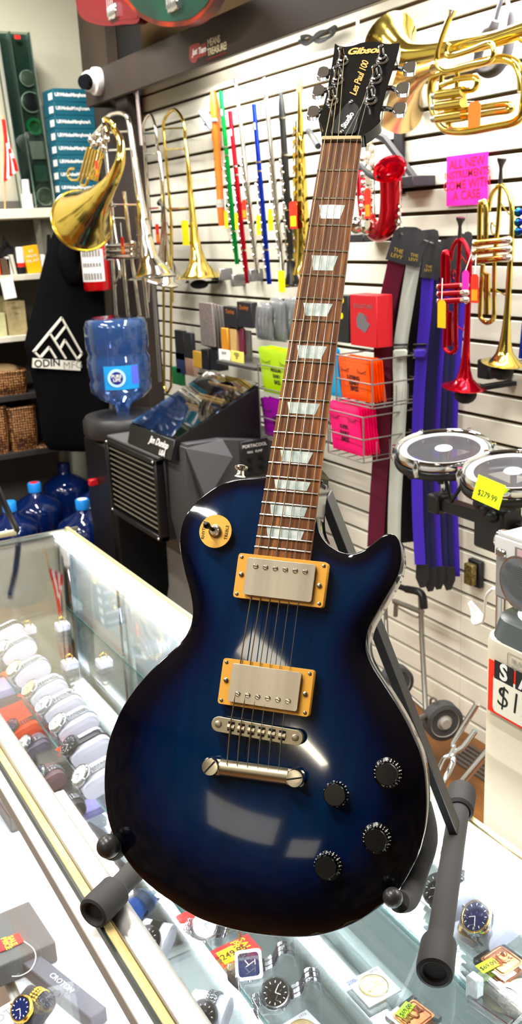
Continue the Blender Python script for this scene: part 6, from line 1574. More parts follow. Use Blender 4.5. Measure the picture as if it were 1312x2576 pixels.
for (px, py, r_, s_) in ((1112, 1812, .062, 1), (996, 1712, .055, 0)):
    c = wc(px, py, 1.80); c.z = max(c.z, r_+.001); M_ = T(*c) @ rotz(math.radians(75)) @ roty(PI/2)
    mb = MB(M_); mb.lathe([(r_*.8, -.024), (r_, -.020), (r_, .020), (r_*.8, .024)], 32, cap=False); mb.lathe([(r_*.8, -.020), (.0001, -.014)], 32, cap=False); w_ = mb.build('wheel', mat('tyre', '#3c3b3b', .8), t)
    mb = MB(M_); mb.lathe([(r_*.78, -.0215), (r_*.7, -.017), (.02, -.017), (.016, -.030), (.0001, -.030)], 28, cap=False); mb.build('hub', mat('wheel_hub', '#99948a', .5), w_)
# ---- tilted drums on a rack
def disc_frame(c, tiltdir, ang):
    n = (Vector((0, 0, 1))*math.cos(ang)+Vector(tiltdir).normalized()*math.sin(ang)).normalized(); x = n.cross(Vector((0, 1, 0))).normalized(); y = n.cross(x); 
    M = Matrix.Identity(4)
    for i in range(3): M[i][0] = x[i]; M[i][1] = y[i]; M[i][2] = n[i]; M[i][3] = c[i]
    return M
HEAD = mat('clear_drum_head', '#8e8d96', .12, spec=.6, trans=.0, alpha=.55)
def drum(c, r, label, tilt, ang, note=None):
    t = thing('roto_drum', c, label, 'drum', None); D = disc_frame(c, tilt, ang)
    mb = MB(D); mb.lathe([(r*1.0, -.012), (r*1.035, -.006), (r*1.035, .006), (r*1.0, .012), (r*.965, .008), (r*.955, 0)], 56, cap=False); mb.build('hoop', CHROME, t)
    mb = MB(D); mb.lathe([(r*.96, .000), (r*.93, .004), (r*.78, .0035)], 56, cap=False); mb.build('head_collar', mat('head_collar', '#a9a8a6', .2, spec=.6), t)
    mb = MB(D); mb.lathe([(r*.78, .0035), (.0001, .0035)], 56, cap=False); mb.build('head', film('drum_film', '#d5d5da', '#8f8f96', .35, .12), t)
    mb = MB(D); mb.lathe([(r*1.04, -.030), (r*1.06, -.024), (r*1.06, -.016), (r*1.03, -.012)], 56, cap=False); mb.lathe([(r*1.03, -.030), (r*.86, -.034), (r*.86, -.030), (r*1.03, -.024)], 56, cap=False); mb.build('cast_ring', mat('cast_black', '#131314', .3), t)
    mb = MB(D); mb.lathe([(.020, .0045), (.018, .0062), (.0001, .0062)], 24); mb.build('centre_label', mat('pale_label', '#d8dde0', .4), t)
    for k in range(4):
        a_ = PI*k/4; mb = MB(D); mb.box((0, 0, -.036), (2*r*.95, .014, .010), rotz(a_).to_3x3()); mb.build('spoke', mat('cast_black', '#131314', .3), t)
    for k in range(6):
        a_ = 2*PI*k/6+.3; mb = MB(D @ T(r*1.05*math.cos(a_), r*1.05*math.sin(a_), 0)); mb.lathe([(.006, -.024), (.009, -.012), (.009, 0), (.005, .006), (.005, .014), (.0001, .014)], 12); mb.build('lug', CHROME, t)
    mb = MB(D); mb.cyl((0, 0, -.034), (0, 0, -.10), .011, n=12); mb.build('hub', CHROME, t)
    return t, D
vd = Vector((-.75, -.6, 0))
c1 = at(1115, 1132, 0, 1.42); 
t1, D1 = drum(c1, .107, 'round shallow chrome rimmed drum in front of the purple straps', vd, math.radians(9))
c2 = at(1290, 1190, 0, 1.42); t2, D2 = drum(c2, .105, 'chrome rimmed drum with a yellow price note at the picture edge', vd, math.radians(9))
# price note on the second drum
p = at(1228, 1238, 0, 1.30); F = frame(p, (0, -1, -.10), (.25, 0, 1)); tn = thing('price_note', p-Vector((0, 0, .03)), 'fluorescent yellow price note stuck to the drum rim', 'note')
mb = MB(F); mb.box((0, 0, 0), (.078, .050, .001)); mb.build('paper', mat('fluo_yellow', '#e6ff00', .6, emit='#e6ff00', es=.0), tn, sm=False)
text_mb('$279.99', .017, F @ T(.0, -.008, .001), .0003).build('lettering', INK, tn, sm=False)
# rack bar, uprights and tripod
RK = mat('rack_black', '#121112', .4)
t = thing('drum_rack', (c2.x, c2.y, 0), 'black and chrome rack carrying the two shallow drums behind the appliance', 'drum stand')
zb1 = at(1130, 1278, 0, 1.42); ze1 = at(1330, 1320, 0, 1.42)
Rb = [Vector((c1.x, zb1.y+.05, c1.z-.20)), Vector((c1.x, ze1.y-.05, c1.z-.20))]
Rb = [at(1085, 1268, 0, 1.42), at(1330, 1325, 0, 1.42)]; dz_ = (Rb[0].z+Rb[1].z)/2; Rb[0].z = Rb[1].z = dz_
mb = MB(); mb.box(((Rb[0]+Rb[1])/2), (.03, (Rb[0]-Rb[1]).length, .028), bev=.002); mb.build('bar', RK, t)
for D_, yy_ in ((D1, None), (D2, None)):
    s0 = D_ @ Vector((0, 0, -.10)); mb = MB(); mb.tube([s0, Vector((Rb[0].x, s0.y, dz_))], .008, 12); mb.build('upright', GREY, t)
    mb = MB(); mb.box(Vector((Rb[0].x, s0.y, dz_)), (.05, .04, .045), bev=.004); mb.build('clamp', RK, t)
mb = MB(); p = at(1250, 1325, 0, 1.40); mb.box(p, (.06, .09, .10), bev=.006); 
for k in range(3): mb.ball(p+Vector((-.035, .02-.02*k, .055-.01*k)), .014, 12, 8)
mb.build('centre_clamp', RK, t)
mb = MB(); cz = Vector((Rb[0].x, p.y, dz_)); mb.tube([cz, Vector((cz.x, cz.y, .30))], .014, 14); mb.build('post', CHROME, t)
# wing screw and small arm below the first drum
mb = MB(); mb.tube([at(1165, 1215, 0, 1.40), at(1135, 1262, 0, 1.40), at(1118, 1200, 0, 1.40)], .005, 8); mb.build('wing_arm', RK, t)
for k, (a0, a1) in enumerate((((1190, 1795), (1098, 1960)), ((1192, 1840), (1120, 1985)))):
    P_ = [at(a0[0]+8, a0[1]-12, 0, 1.30), at(a0[0]-14-k*14, a0[1]+55-k*4, 0, 1.28), at(1147+k*(-8), 1893+k*4, 0, 1.27), at(a1[0]+22+k*14, a1[1]-60-k*8, 0, 1.25), at(a1[0], a1[1]+10, 0, 1.22)]
    if k: P_ = [at(1195, 1838, 0, 1.30), at(1164, 1880, 0, 1.28), at(1142, 1892, 0, 1.27), at(1136, 1908, 0, 1.26), at(1138, 1920, 0, 1.25), at(1095, 2010, 0, 1.20)]
    else: P_ = [at(1200, 1770, 0, 1.30), at(1141, 1866, 0, 1.28), at(1141, 1885, 0, 1.27), at(1128, 1904, 0, 1.26), at(1115, 1910, 0, 1.25), at(1078, 1990, 0, 1.20)]
    mb = MB(); mb.tube(P_, .0065, 10, smooth=2); mb.build('leg', CHROME, t)
for q_ in (Vector((1.62, 1.6, .0)), Vector((1.25, 1.75, 0)), Vector((1.45, 1.2, 0))):
    mb = MB(); mb.tube([Vector((cz.x, cz.y, .55)), q_+Vector((0, 0, .01))], .010, 10); mb.build('leg', CHROME, t)
# ---- striped rubber mat bit on the floor
p = at(1163, 1908, 2, .002); mb = MB()
for k in range(6): mb.box((p.x+.02*k-.03, p.y-.05, .003), (.010, .20, .006))
single(mb, 'floor_grate', mat('grate_grey', '#3c3a36', .6), 'dark slotted floor grate beside the white appliance', 'grate')
# ---- white appliance
XA = .95; yl = at(1195, 1800, 0, XA).y; zt = at(1222, 1546, 0, XA).z; AW = .36; AD = .34
AP = mat('warm_white_enamel', '#c6bda6', .5)
t = thing('portable_air_conditioner', (XA+AD/2, yl-AW/2, 0), 'tall white portable appliance with dark grey rounded top behind the showcase', 'appliance')
def rrbox(c, dx, dy, z0, z1, r, nm, m, par, f1=1.0):
    o = slab_rr(dx/2, dy/2, r, 6); n_ = len(o); mb = MB(T(c[0], c[1], 0)); vv = []
    for z, f in ((z0, 1), (z1-.01, f1), (z1-.003, f1*.99), (z1, f1*.965)): vv += [(x*f, y*f, z) for x, y in o]
    mb.add(vv, [(q*n_+i, q*n_+(i+1) % n_, (q+1)*n_+(i+1) % n_, (q+1)*n_+i) for q in range(3) for i in range(n_)]+[tuple(range(n_))[::-1], tuple(range(3*n_, 4*n_))]); return mb.build(nm, m, par, ang=40)
cc = (XA+AD/2, yl-AW/2)
rrbox(cc, AD, AW, 0.0, zt-.035, .04, 'body', AP, t)
rrbox(cc, AD*.99, AW*.985, zt-.045, zt-.002, .045, 'top_band', mat('slate_plastic', '#4b5150', .3), t, .955)
rrbox(cc, AD*.84, AW*.86, zt-.02, zt+.004, .05, 'top_plate', mat('white_gloss', '#f2f2ef', .2), t)
# sale sign stuck on the front
p = at(1290, 1765, 0, XA-.003); yL = at(1228, 1720, 0, XA-.003).y; zT = at(1240, 1662, 0, XA-.003).z; zBt = at(1215, 1778, 0, XA-.003).z
SW, SH = .190, zT-zBt
F = frame(Vector((XA-.003, yL-SW/2, (zT+zBt)/2)), (0, -1, 0), (0, 0, 1))
ts = thing('sale_sign', Vector((XA-.003, yL-SW/2, zBt)), 'red bordered paper SALE sign taped on the white appliance', 'sign')
mb = MB(F); mb.box((0, 0, 0), (SW, SH, .0012)); mb.build('border', mat('sale_red', '#f22a08', .6), ts, sm=False)
mb = MB(F); mb.prism(slab_rr(SW/2-.009, SH*.36, .008, 4), .0007, .0012, T(.002, -SH*.095, 0)); mb.build('price_field', mat('sign_cream', '#f2edda', .7), ts, sm=False)
for k, ch in enumerate('SALE'):
    M_ = F @ T(-SW/2+.012+.021+k*.0445, SH*.37, 0); mb = MB(M_); mb.box((0, 0, .0012), (.040, .030, .0006)); mb.build('letter_block', INK, ts, sm=False)
    text_mb(ch, .036, M_ @ T(0, 0, .0018), .0004, offset=.0012).build('lettering', PAPER, ts, sm=False)
text_mb('$159', .050, F @ T(-SW/2+.018, -SH*.10, .0016), .0004, align='LEFT', offset=-.0006, shear=.1).build('lettering', INK, ts, sm=False)
Fq = frame(at(1312, 1685, 0, XA-.002), (0, -1, 0), (0, 0, 1)); text_mb('BLACK+\nDECKER', .012, Fq, .0003).build('lettering', mat('logo_grey', '#9a978c', .6), t, sm=False)
mb = MB(Fq)
fr_ = slab_rr(.030, .018, .004, 3); mb.tube([(x, y, 0) for x, y in fr_], .0006, 4, closed=True); mb.build('badge_outline', mat('logo_grey', '#9a978c', .6), t)
# ---- silver radio standing on it
ZR = zt+.0045; XR0 = XA+.05; yl2 = at(1238, 1500, 0, XR0).y
tpz = at(1252, 1342, 0, XR0).z
RD = mat('silver_radio', '#8f8d8a', .4, .35); 
RW, RDp, RH = .30, .10, tpz-ZR
t = thing('cassette_radio', (XR0+RDp/2, yl2-RW/2, ZR), 'silver cassette radio with a round black speaker standing on the white appliance', 'radio')
mb = MB(); mb.box((XR0+RDp/2, yl2-RW/2, ZR+RH/2), (RDp, RW, RH), bev=.006); mb.build('case', RD, t)
F = frame(Vector((XR0-.001, yl2, ZR)), (0, -1, 0), (0, 0, 1))
mb = MB(F); mb.box((.15, RH-.018, .001), (.29, .030, .003), bev=.001); mb.build('dial_panel', mat('radio_white', '#d9d7d2', .35), t)
mb = MB(F); mb.box((.165, RH-.018, .003), (.23, .017, .002)); mb.build('dial_window', mat('dial_grey', '#7d7b78', .2), t)
mb = MB(F); mb.box((.066, RH-.018, .0045), (.020, .013, .001)); mb.build('meter', mat('meter_pink', '#c9a6a6', .4), t)
rs = min(.050, RH*.38); mb = MB(F @ T(.064, RH*.40, 0)); mb.lathe([(rs*1.06, .0), (rs*1.06, .006), (rs*.98, .006)], 40); mb.build('speaker_ring', CHROME, t)
mb = MB(F @ T(.064, RH*.40, 0)); mb.lathe([(rs*.98, .004), (rs*.5, .007), (.0001, .008)], 40); sg = mb.build('speaker_grille', mat('grille_black', '#26282a', .5), t)
mb = MB(F @ T(.064, RH*.40, .008) @ rotz(math.radians(-18)))
for k in range(-13, 14): h_ = math.sqrt(max(rs**2*.92-(k*rs*.071)**2, 0)); mb.box((0, k*rs*.071, -abs(k)*.00018), (2*h_, .0013, .0014))
mb.build('grille_ribs', mat('rib_grey', '#5c5f60', .5), sg)['kind'] = 'stuff'
mb = MB(F); mb.box((.020, RH*.74, .003), (.022, .013, .005), bev=.003); mb.build('button', CHROME, t)
mb = MB(frame(Vector((XR0+.03, yl2+.002, ZR+RH*.79)), (1, 0, 0), (0, 0, 1)) @ rotx(0)); mb.lathe([(.026, -.0), (.026, -.018), (.02, -.02), (.0001, -.02)], 24, roty(0)); 
mb = MB(); kc = Vector((XR0+.03, yl2, ZR+RH*.80)); mb.tube([kc, kc+Vector((0, .016, 0))], [.018, .016], 24); mb.box(kc+Vector((0, .004, -.07)), (.02, .010, .02), bev=.003); mb.build('side_knob', CHROME, t)['kind'] = 'stuff'
mb = MB(); mb.box((XR0+RDp/2, yl2-RW/2, ZR+RH+.006), (.055, .22, .008), bev=.003); mb.build('cassette_lid', mat('lid_dark', '#33393a', .15, coat=.4), t)
# white cable on the appliance
mb = MB(); pts = [(1240, 1480), (1222, 1500), (1218, 1545), (1215, 1562)]
P_ = [at(x, y, 0, 1.12+.02*i_) for i_, (x, y) in enumerate(pts)]; mb.tube(P_, .0028, 8, smooth=5)
for k in range(4): mb.tube([at(1182+k*5, 1512+k*6, 0, 1.20), at(1196+k*4, 1545, 0, 1.20), at(1215, 1562, 0, 1.18), at(1196-k*2, 1552+k*5, 0, 1.20), at(1180+k*3, 1518+k*4, 0, 1.22)], .0034, 8, smooth=5)
single(mb, 'power_cable', WHITE, 'bundled white power cable hanging behind the white appliance', 'cable')
# ================================================================== INSIDE THE SHOWCASE
CUFFM = mat('white_cuff', '#cfcbd6', .6); CUFFG = mat('grey_cuff', '#8f939c', .6); 
def stadium(L_, h, n=10):
    r = h/2; a = L_/2-r; out = []
    for i in range(n+1): t = -PI/2+PI*i/n; out.append((a+r*math.cos(t), r*math.sin(t)))
    for i in range(n+1): t = PI/2+PI*i/n; out.append((-a+r*math.cos(t), r*math.sin(t)))
    return out
FXZ = Matrix(((1, 0, 0, 0), (0, 0, -1, 0), (0, 1, 0, 0), (0, 0, 0, 1)))   # x stays, y -> up, z -> towards the viewer
def wrist_watch(t, P, M, metal, dial, bezel, band='link', r=.0195, strapcol=None):
    """parts of a watch on frame M (z out of the dial), the band given as a path with normals in the same frame"""
    mb = MB(M); mb.lathe([(r*.80, -.005), (r, -.003), (r*1.02, .002), (r*.93, .0045), (r*.86, .0045)], 32, cap=True); cs = P(mb, 'case', metal)
    mb = MB(M); mb.lathe([(r*.93, .0044), (r*.90, .0058), (r*.82, .0056), (r*.80, .0048)], 32, cap=False); P(mb, 'bezel', bezel, cs)
    mb = MB(M); mb.lathe([(r*.84, .0049), (.0001, .0049)], 28, cap=False); P(mb, 'dial', dial, cs)
    mk = WI if sum(dial.node_tree.nodes['Principled BSDF'].inputs['Base Color'].default_value[:3]) < .9 else INK
    mb = MB(M)
    for k in range(12): a_ = k*PI/6; mb.box((r*.66*math.cos(a_), r*.66*math.sin(a_), .0051), (.0030, .0010, .0004), rotz(a_).to_3x3())
    for a_, l_ in ((2.2, .55), (.7, .38)): mb.box((r*l_/2*math.cos(a_), r*l_/2*math.sin(a_), .0054), (r*l_, .0011, .0003), rotz(a_).to_3x3())
    P(mb, 'hands', mk, cs)
    mb = MB(M); mb.cyl((r*.98, 0, 0), (r*1.16, 0, 0), .0024, n=10); P(mb, 'crown', metal, cs)
    return cs
def cuffwatch(px, py, z, label, cuffm=None, metal=None, dial=None, bezel=None, band='link', tilt=-14, L_=.084, h=.037, grp='watches on white cuffs', bandm=None, turn=0):
    c = at(px, py, 2, z+.024)
    M_ = T(c.x, c.y+.02, z) @ rotz(turn)
    t = thing('watch_cuff', (0, 0, 0), label, 'watch', grp, rot=M_)
    R_ = roty(math.radians(tilt)) @ T(0, 0, 0)
    up = T(0, 0, h/2+abs(math.sin(math.radians(tilt)))*(L_/2-h/2)+.0005) @ R_
    def P(mb, nm, m, par=None): return mb.build(nm, m, par or t, world=False, ang=45)
    mb = MB(up @ FXZ); mb.prism(stadium(L_, h), -.026, .026); o = P(mb, 'cuff', cuffm or CUFFM); bv = o.modifiers.new('b', 'BEVEL'); bv.width = .003; bv.segments = 2; bv.angle_limit = math.radians(50)
    metal = metal or STEEL
    # band: links round the cuff, a little proud of it
    pth = stadium(L_+.004, h+.004, 12); N_ = len(pth); per = []; 
    for i in range(N_):
        a_ = Vector(pth[i]); b_ = Vector(pth[(i+1) % N_]); d = (b_-a_).length; k = max(1, round(d/.0062)) if band == 'link' else max(1, round(d/.006))
        for j in range(k): p = a_+(b_-a_)*(j/k); per.append((p, (b_-a_).normalized()))
    mb = MB(up @ FXZ)
    for j, (p, d) in enumerate(per):
        an = math.atan2(d.y, d.x)
        if band == 'link':
            for zz, ww in ((-.0062, .0052), (0, .0060), (.0062, .0052)): mb.box((p.x, p.y, zz), (.0052 if zz else .0040, .0030, ww), rotz(an).to_3x3(), bev=.0007)
        else: mb.box((p.x, p.y, 0), (.0066, .0026, .018), rotz(an).to_3x3())
    P(mb, 'band', bandm or metal)
    a_ = math.radians(118); r0 = h/2+.0085; cx_ = -(L_/2-h/2)
    n = Vector((math.cos(a_), 0, math.sin(a_))); pc = Vector((cx_+.006, 0, 0))+n*r0
    x = Vector((0, 1, 0)); y = n.cross(x); Mw = Matrix(((x.x, y.x, n.x, pc.x), (x.y, y.y, n.y, pc.y), (x.z, y.z, n.z, pc.z), (0, 0, 0, 1)))
    wrist_watch(t, P, up @ Mw, metal, dial or WD, bezel or CHROME, r=.0215)
    return t
WD = mat('white_dial', '#d5d4cc', .5, spec=.2); BD = mat('black_dial', '#08080a', .4, spec=.15); BLD = mat('blue_dial', '#141f4c', .4, spec=.15); TD = mat('tan_dial', '#c9b28c', .5, spec=.2)
STEEL = mat('watch_steel', '#9da0a6', .16, 1.0)
BKM = mat('black_watch_metal', '#111114', .3, .3); GDM = mat('gold_watch_metal', '#d9b04a', .2, 1.0)
cuffwatch(23, 1602, ZS, 'black watch on a white cuff, farthest of the row on the glass shelf', metal=BKM, dial=BD, bezel=BKM)
cuffwatch(50, 1644, ZS, 'silver watch on a white cuff, second farthest of the row', dial=WD)
cuffwatch(83, 1697, ZS, 'silver watch with gold rim and white dial on a white cuff', bezel=GDM)
cuffwatch(125, 1747, ZS, 'silver watch with beige and silver band on a white cuff', dial=TD)
cuffwatch(162, 1788, ZS, 'silver watch with patterned white dial on a white cuff in mid row', dial=mat('silver_dial', '#c9ccd4', .2, .4))
cuffwatch(199, 1834, ZS, 'heavy silver watch on a white cuff just before the all black watch', dial=WD)
cuffwatch(231, 1892, ZS, 'all black watch with dark strap on a white cuff beside the guitar edge', metal=BKM, dial=BD, bezel=BKM, band='strap')
cuffwatch(262, 1968, ZS, 'silver watch on a white cuff half hidden by the guitar body', dial=WD)
# second shelf, between the rail and the upper shelf
Z2S = .560
def prop(name, corners, z, h, m, label, cat, grp=None, top=None, words=(), wm=INK, ws=.01, wr=0, bev=.002, mat2=None):
    """low box standing on height z; its top outline lies behind the four picture corners"""
    P_ = [at(x, y, 2, z+h) for x, y in corners]; c = sum(P_, Vector())/4
    ux_ = ((P_[1]-P_[0])+(P_[2]-P_[3])).normalized(); uy_ = ((P_[3]-P_[0])+(P_[2]-P_[1])).normalized()
    wd = ((P_[1]-P_[0]).length+(P_[2]-P_[3]).length)/2; dp = ((P_[3]-P_[0]).length+(P_[2]-P_[1]).length)/2
    nz = ux_.cross(uy_)
    if nz.z < 0: uy_ = -uy_
    F = frame(Vector((c.x, c.y, z)), ux_, uy_)
    t = thing(name, (0, 0, 0), label, cat, grp, rot=F)
    mb = MB(); mb.box((0, 0, h/2), (wd, dp, h), bev=bev); mb.build('box' if h > .004 else 'card', m, t, world=False)
    for i, s_ in enumerate(words): text_mb(s_, ws, rotz(wr) @ T(0, -ws*1.3*(i-(len(words)-1)/2), h+.0004), .0003).build('lettering', wm, t, sm=False, world=False)
    return t, F, wd, dp
prop('watch_box', [(-30, 1792), (84, 1752), (150, 1812), (20, 1872)], Z2S, .030, mat('orange_red_box', '#e0330f', .45), 'open orange red watch box inside the front of the showcase', 'box')
cuffwatch(66, 1838, Z2S+.030, 'dark metal watch on an orange cushion in the red watch box', mat('orange_cushion', '#ea4a1e', .5), metal=mat('gunmetal', '#5a5658', .3, .9), dial=BLD, bezel=mat('gunmetal', '#5a5658', .3, .9), L_=.07, h=.03, grp='watches near the front rail')
prop('watch_box', [(40, 1935), (128, 1890), (158, 1925), (70, 1985)], Z2S, .026, mat('charcoal_box', '#36343a', .6), 'charcoal watch box with grey cushion behind the red watch box', 'box')
cuffwatch(96, 1885, Z2S+.026, 'silver ladies watch on a grey cushion next to the red box', mat('mauve_cushion', '#6d6472', .7), L_=.06, h=.034, grp='watches near the front rail')
prop('watch_box', [(88, 2005), (165, 1950), (200, 2010), (125, 2065)], Z2S, .026, mat('charcoal_box2', '#2f2d31', .6), 'dark watch box with red inside below the grey cushion', 'box')
cuffwatch(132, 1965, Z2S+.026, 'watch with small blue dial on a dull red and grey cushion', mat('dull_red_cushion', '#7a5a5e', .7), dial=BLD, L_=.06, h=.036, grp='watches near the front rail')
prop('watch_box', [(140, 2110), (235, 2060), (262, 2100), (180, 2150)], Z2S, .030, mat('charcoal_box', '#36343a', .6), 'grey watch box standing by the ball end of the guitar stand', 'box')
cuffwatch(180, 2040, Z2S+.030, 'round silver watch with white dial on a charcoal cushion', mat('charcoal_cushion', '#3a3738', .8), dial=WD, bezel=GDM, L_=.06, h=.034, grp='watches near the front rail')
prop('lavender_tray', [(-20, 1712), (46, 1692), (62, 1718), (-20, 1745)], Z2S, .022, mat('lavender_tray', '#b6acd8', .5), 'pale lavender tray with a yellow tag at the far front of the showcase', 'tray')
prop('lavender_tray', [(185, 2105), (262, 2072), (275, 2100), (205, 2150)], .405, .02, mat('lavender_tray', '#b6acd8', .5), 'pale lavender tray on the deck beside the guitar body edge', 'tray')
for px, py, zz, s in ((18, 1692, ZS, 'the second farthest white cuff'), (64, 1745, ZS, 'the gold rimmed watch'), (162, 1880, ZS, 'the heavy silver watch')):
    c = at(px, py, 2, zz+.003); mb = MB(T(*c) @ rotz(.5)); mb.box((0, 0, 0), (.032, .020, .001)); t = single(mb, 'price_sticker', mat('orange_red_sticker', '#f2400c', .6), 'small red and yellow price sticker before '+s, 'price tag')
# cushions by the rail
def cushion(px, py, z, rx, ry, h, m, label, band=None, ang=0):
    c = at(px, py, 2, z+h*.5); t = thing('watch_cushion', (c.x, c.y, z), label, 'cushion', None)
    pl_ = [(-rx, -ry), (-rx*.3, -ry*.8), (rx*.4, -ry*.85), (rx, -ry), (rx*.85, 0), (rx, ry), (0, ry*.8), (-rx, ry), (-rx*.85, 0)]
    mb = MB(T(c.x, c.y, z+h*.45) @ rotz(ang)); mb2 = MB(); F = T(c.x, c.y, z+h*.42) @ rotz(ang); pillow(mb2, dense(pl_, .008), h*.58, h*.42, .008, F, .5); mb2.build('pillow', m, t, ang=120)
    if band:
        mb = MB(F @ rotx(PI/2) if False else F); pts_ = [(0, ry*1.02*math.cos(a_), (h*.60 if math.sin(a_) > 0 else h*.42)*math.sin(a_)) for a_ in [2*PI*k/24 for k in range(24)]]
        mb.tube(pts_, .010, 4, closed=True, sq=(1, .18)); mb.build('band', band, t)
cushion(352, 2272, Z2S, .030, .024, .040, mat('royal_blue_velvet', '#083a82', .85, sheen=.3), 'royal blue velvet watch cushion with a dark band beside the front rail', mat('navy_band', '#12243a', .6), .55)
cushion(285, 2186, Z2S, .026, .022, .036, mat('charcoal_cushion', '#3a3738', .8), 'charcoal cushion under the ball end of the stand arm', None, .4)
cuffwatch(402, 2378, Z2S, 'black strap watch on a white cuff beside the blue cushion', metal=BKM, dial=BD, bezel=BKM, band='strap', L_=.06, h=.038, grp='watches near the front rail', turn=.7)
cushion(495, 2530, Z2S, .026, .022, .036, WHITE, 'empty white cushion beside the aluminium front rail', None, .6)
cuffwatch(545, 2568, Z2S, 'dark dialled watch on a white cuff at the lower picture edge', metal=STEEL, dial=BD, bezel=BKM, L_=.06, h=.036, grp='watches near the front rail', turn=.7)
# two bracelet watches and the sale tag
def flatwatch(px, py, ex, ey, z, square, dial, label, sx, sy):
    c = at(px, py, 2, z+.012); e = at(ex, ey, 2, z+.03); s0 = at(sx, sy, 2, z+.006)
    d = Vector((e.x-c.x, e.y-c.y, 0)).normalized(); n = (Vector((0, 0, 1))*.82+Vector((-.30, -.35, 0))*1.0).normalized()
    x = d.cross(n).normalized(); x = (d-n*d.dot(n)).normalized(); y = n.cross(x)
    M_ = Matrix(((x.x, y.x, n.x, c.x), (x.y, y.y, n.y, c.y), (x.z, y.z, n.z, c.z+.003), (0, 0, 0, 1)))
    t = thing('wrist_watch', (c.x, c.y, z), label, 'watch', 'bracelet watches on the shelf')
    def P(mb, nm, m, par=None): return mb.build(nm, m, par or t, ang=45)
    if square:
        mb = MB(M_); mb.prism(slab_rr(.0185, .0200, .006), -.006, .003); cs = P(mb, 'case', STEEL); cs.modifiers.new('b', 'BEVEL').width = .0015
        mb = MB(M_); mb.prism(slab_rr(.0145, .0155, .005), .003, .0042); P(mb, 'dial', dial, cs)
        mb = MB(M_); mb.box((.002, 0, .0045), (.013, .0011, .0003), rotz(.5).to_3x3()); mb.box((-.002, .002, .0045), (.009, .0013, .0003), rotz(2.2).to_3x3()); mb.box((.009, .002, .0045), (.0012, .007, .0003)); P(mb, 'hands', WI, cs)
        mb = MB(M_); mb.cyl((0, -.0185, 0), (0, -.0225, 0), .0028, n=10); P(mb, 'crown', STEEL, cs)
    else: wrist_watch(t, P, M_ @ rotz(-1.2), STEEL, dial, STEEL, r=.0205)
    zz = z+.002
    path = smooth_path([c+x*.021, c+x*.034+Vector((0, 0, .006)), (c+e)/2+x*.014+Vector((0, 0, .016)), e+Vector((0, 0, .004)), e+Vector((.006, .004, -.018))], 6)
    acc = 0; mb = MB(); last = path[0]
    for i in range(1, len(path)):
        seg = path[i]-path[i-1]; q_ = path[i-1]
        k_ = max(1, int(seg.length/.0058))
        for j in range(k_):
            p = path[i-1]+seg*((j+.5)/k_); tt = seg.normalized(); yy = y; nn = tt.cross(yy).normalized(); Mx = Matrix((tt, yy, nn)).transposed()
            for o_, w2 in ((-.0062, .0052), (0, .0062), (.0062, .0052)): mb.box(p+yy*o_, (.0050 if o_ else .0042, w2, .0030), Mx, bev=.0006)
    P(mb, 'bracelet', STEEL)
    mb = MB(); path = smooth_path([c-x*.020, c-x*.030-Vector((0, 0, .004)), s0], 4)
    for i in range(1, len(path)):
        seg = path[i]-path[i-1]; p = (path[i]+path[i-1])/2; tt = seg.normalized(); nn = tt.cross(y).normalized(); Mx = Matrix((tt, y, nn)).transposed()
        for o_ in (-.0062, 0, .0062): mb.box(p+y*o_, (seg.length*.85, .0054, .0030), Mx, bev=.0006)
    P(mb, 'bracelet_end', STEEL)
flatwatch(626, 2433, 735, 2395, ZS, True, BLD, 'steel bracelet watch with a square dark blue dial on the shelf', 602, 2478)
flatwatch(693, 2505, 800, 2462, ZS, False, BD, 'steel bracelet watch with a round black dial on the shelf', 648, 2548)
flatwatch(516, 2335, 600, 2330, ZS, False, mat('silver_dial', '#c9ccd4', .2, .4), 'two tone watch with silver dial partly under the guitar body', 500, 2350)
def card4(name, corners, z, m, label, cat, th=.0012, grp=None, lean=0.0):
    P_ = [at(x, y, 2, z) for x, y in corners]; c = sum(P_, Vector())/4; ux_ = ((P_[1]-P_[0])+(P_[2]-P_[3])).normalized(); uy_ = ((P_[0]-P_[3])+(P_[1]-P_[2])).normalized()
    F = frame(c, ux_, uy_)
    t = thing(name, (0, 0, 0), label, cat, grp, rot=F)
    wd = ((P_[1]-P_[0]).length+(P_[2]-P_[3]).length)/2; dp = ((P_[3]-P_[0]).length+(P_[2]-P_[1]).length)/2
    mb = MB(); mb.box((0, 0, 0), (wd, dp, th), bev=.0004); mb.build('card' if th < .003 else 'holder', m, t, world=False)
    return t, wd, dp, th
# sale tag with yellow field
t, wd, dp, th = card4('sale_tag', [(528, 2392), (622, 2350), (660, 2388), (562, 2440)], ZS+.004, mat('sale_tag_red', '#ee0d12', .45), 'red SALE PRICE tag with a yellow field above the square watch', 'price tag', .001)
mb = MB(); mb.prism([(-wd*.42, -dp*.36), (wd*.0, -dp*.36), (wd*.0, dp*.30), (-wd*.42, dp*.30)], .0005, .0008); mb.build('yellow_field', mat('sale_yellow', '#ffe100', .5), t, sm=False, world=False)
for i, s_ in enumerate(('SALE', 'PRICE')): text_mb(s_, .016-.002*i, rotz(-PI/2) @ T(.0, wd*(.25-.18*i), .0007), .0003, offset=.0004).build('lettering', mat('sale_yellow', '#ffe100', .5), t, sm=False, world=False)
text_mb('$249.95', .015, rotz(0) @ T(-wd*.14, -.002, .0010), .0003, offset=.0003).build('price_lettering', INK, t, sm=False, world=False)
c = at(472, 2305, 2, ZS+.003); mb = MB(T(*c)); mb.prism(slab_rr(.016, .010, .004), -.0005, .0005); single(mb, 'price_sticker', REDCARD, 'red price tag end just under the lower left of the guitar body', 'price tag')
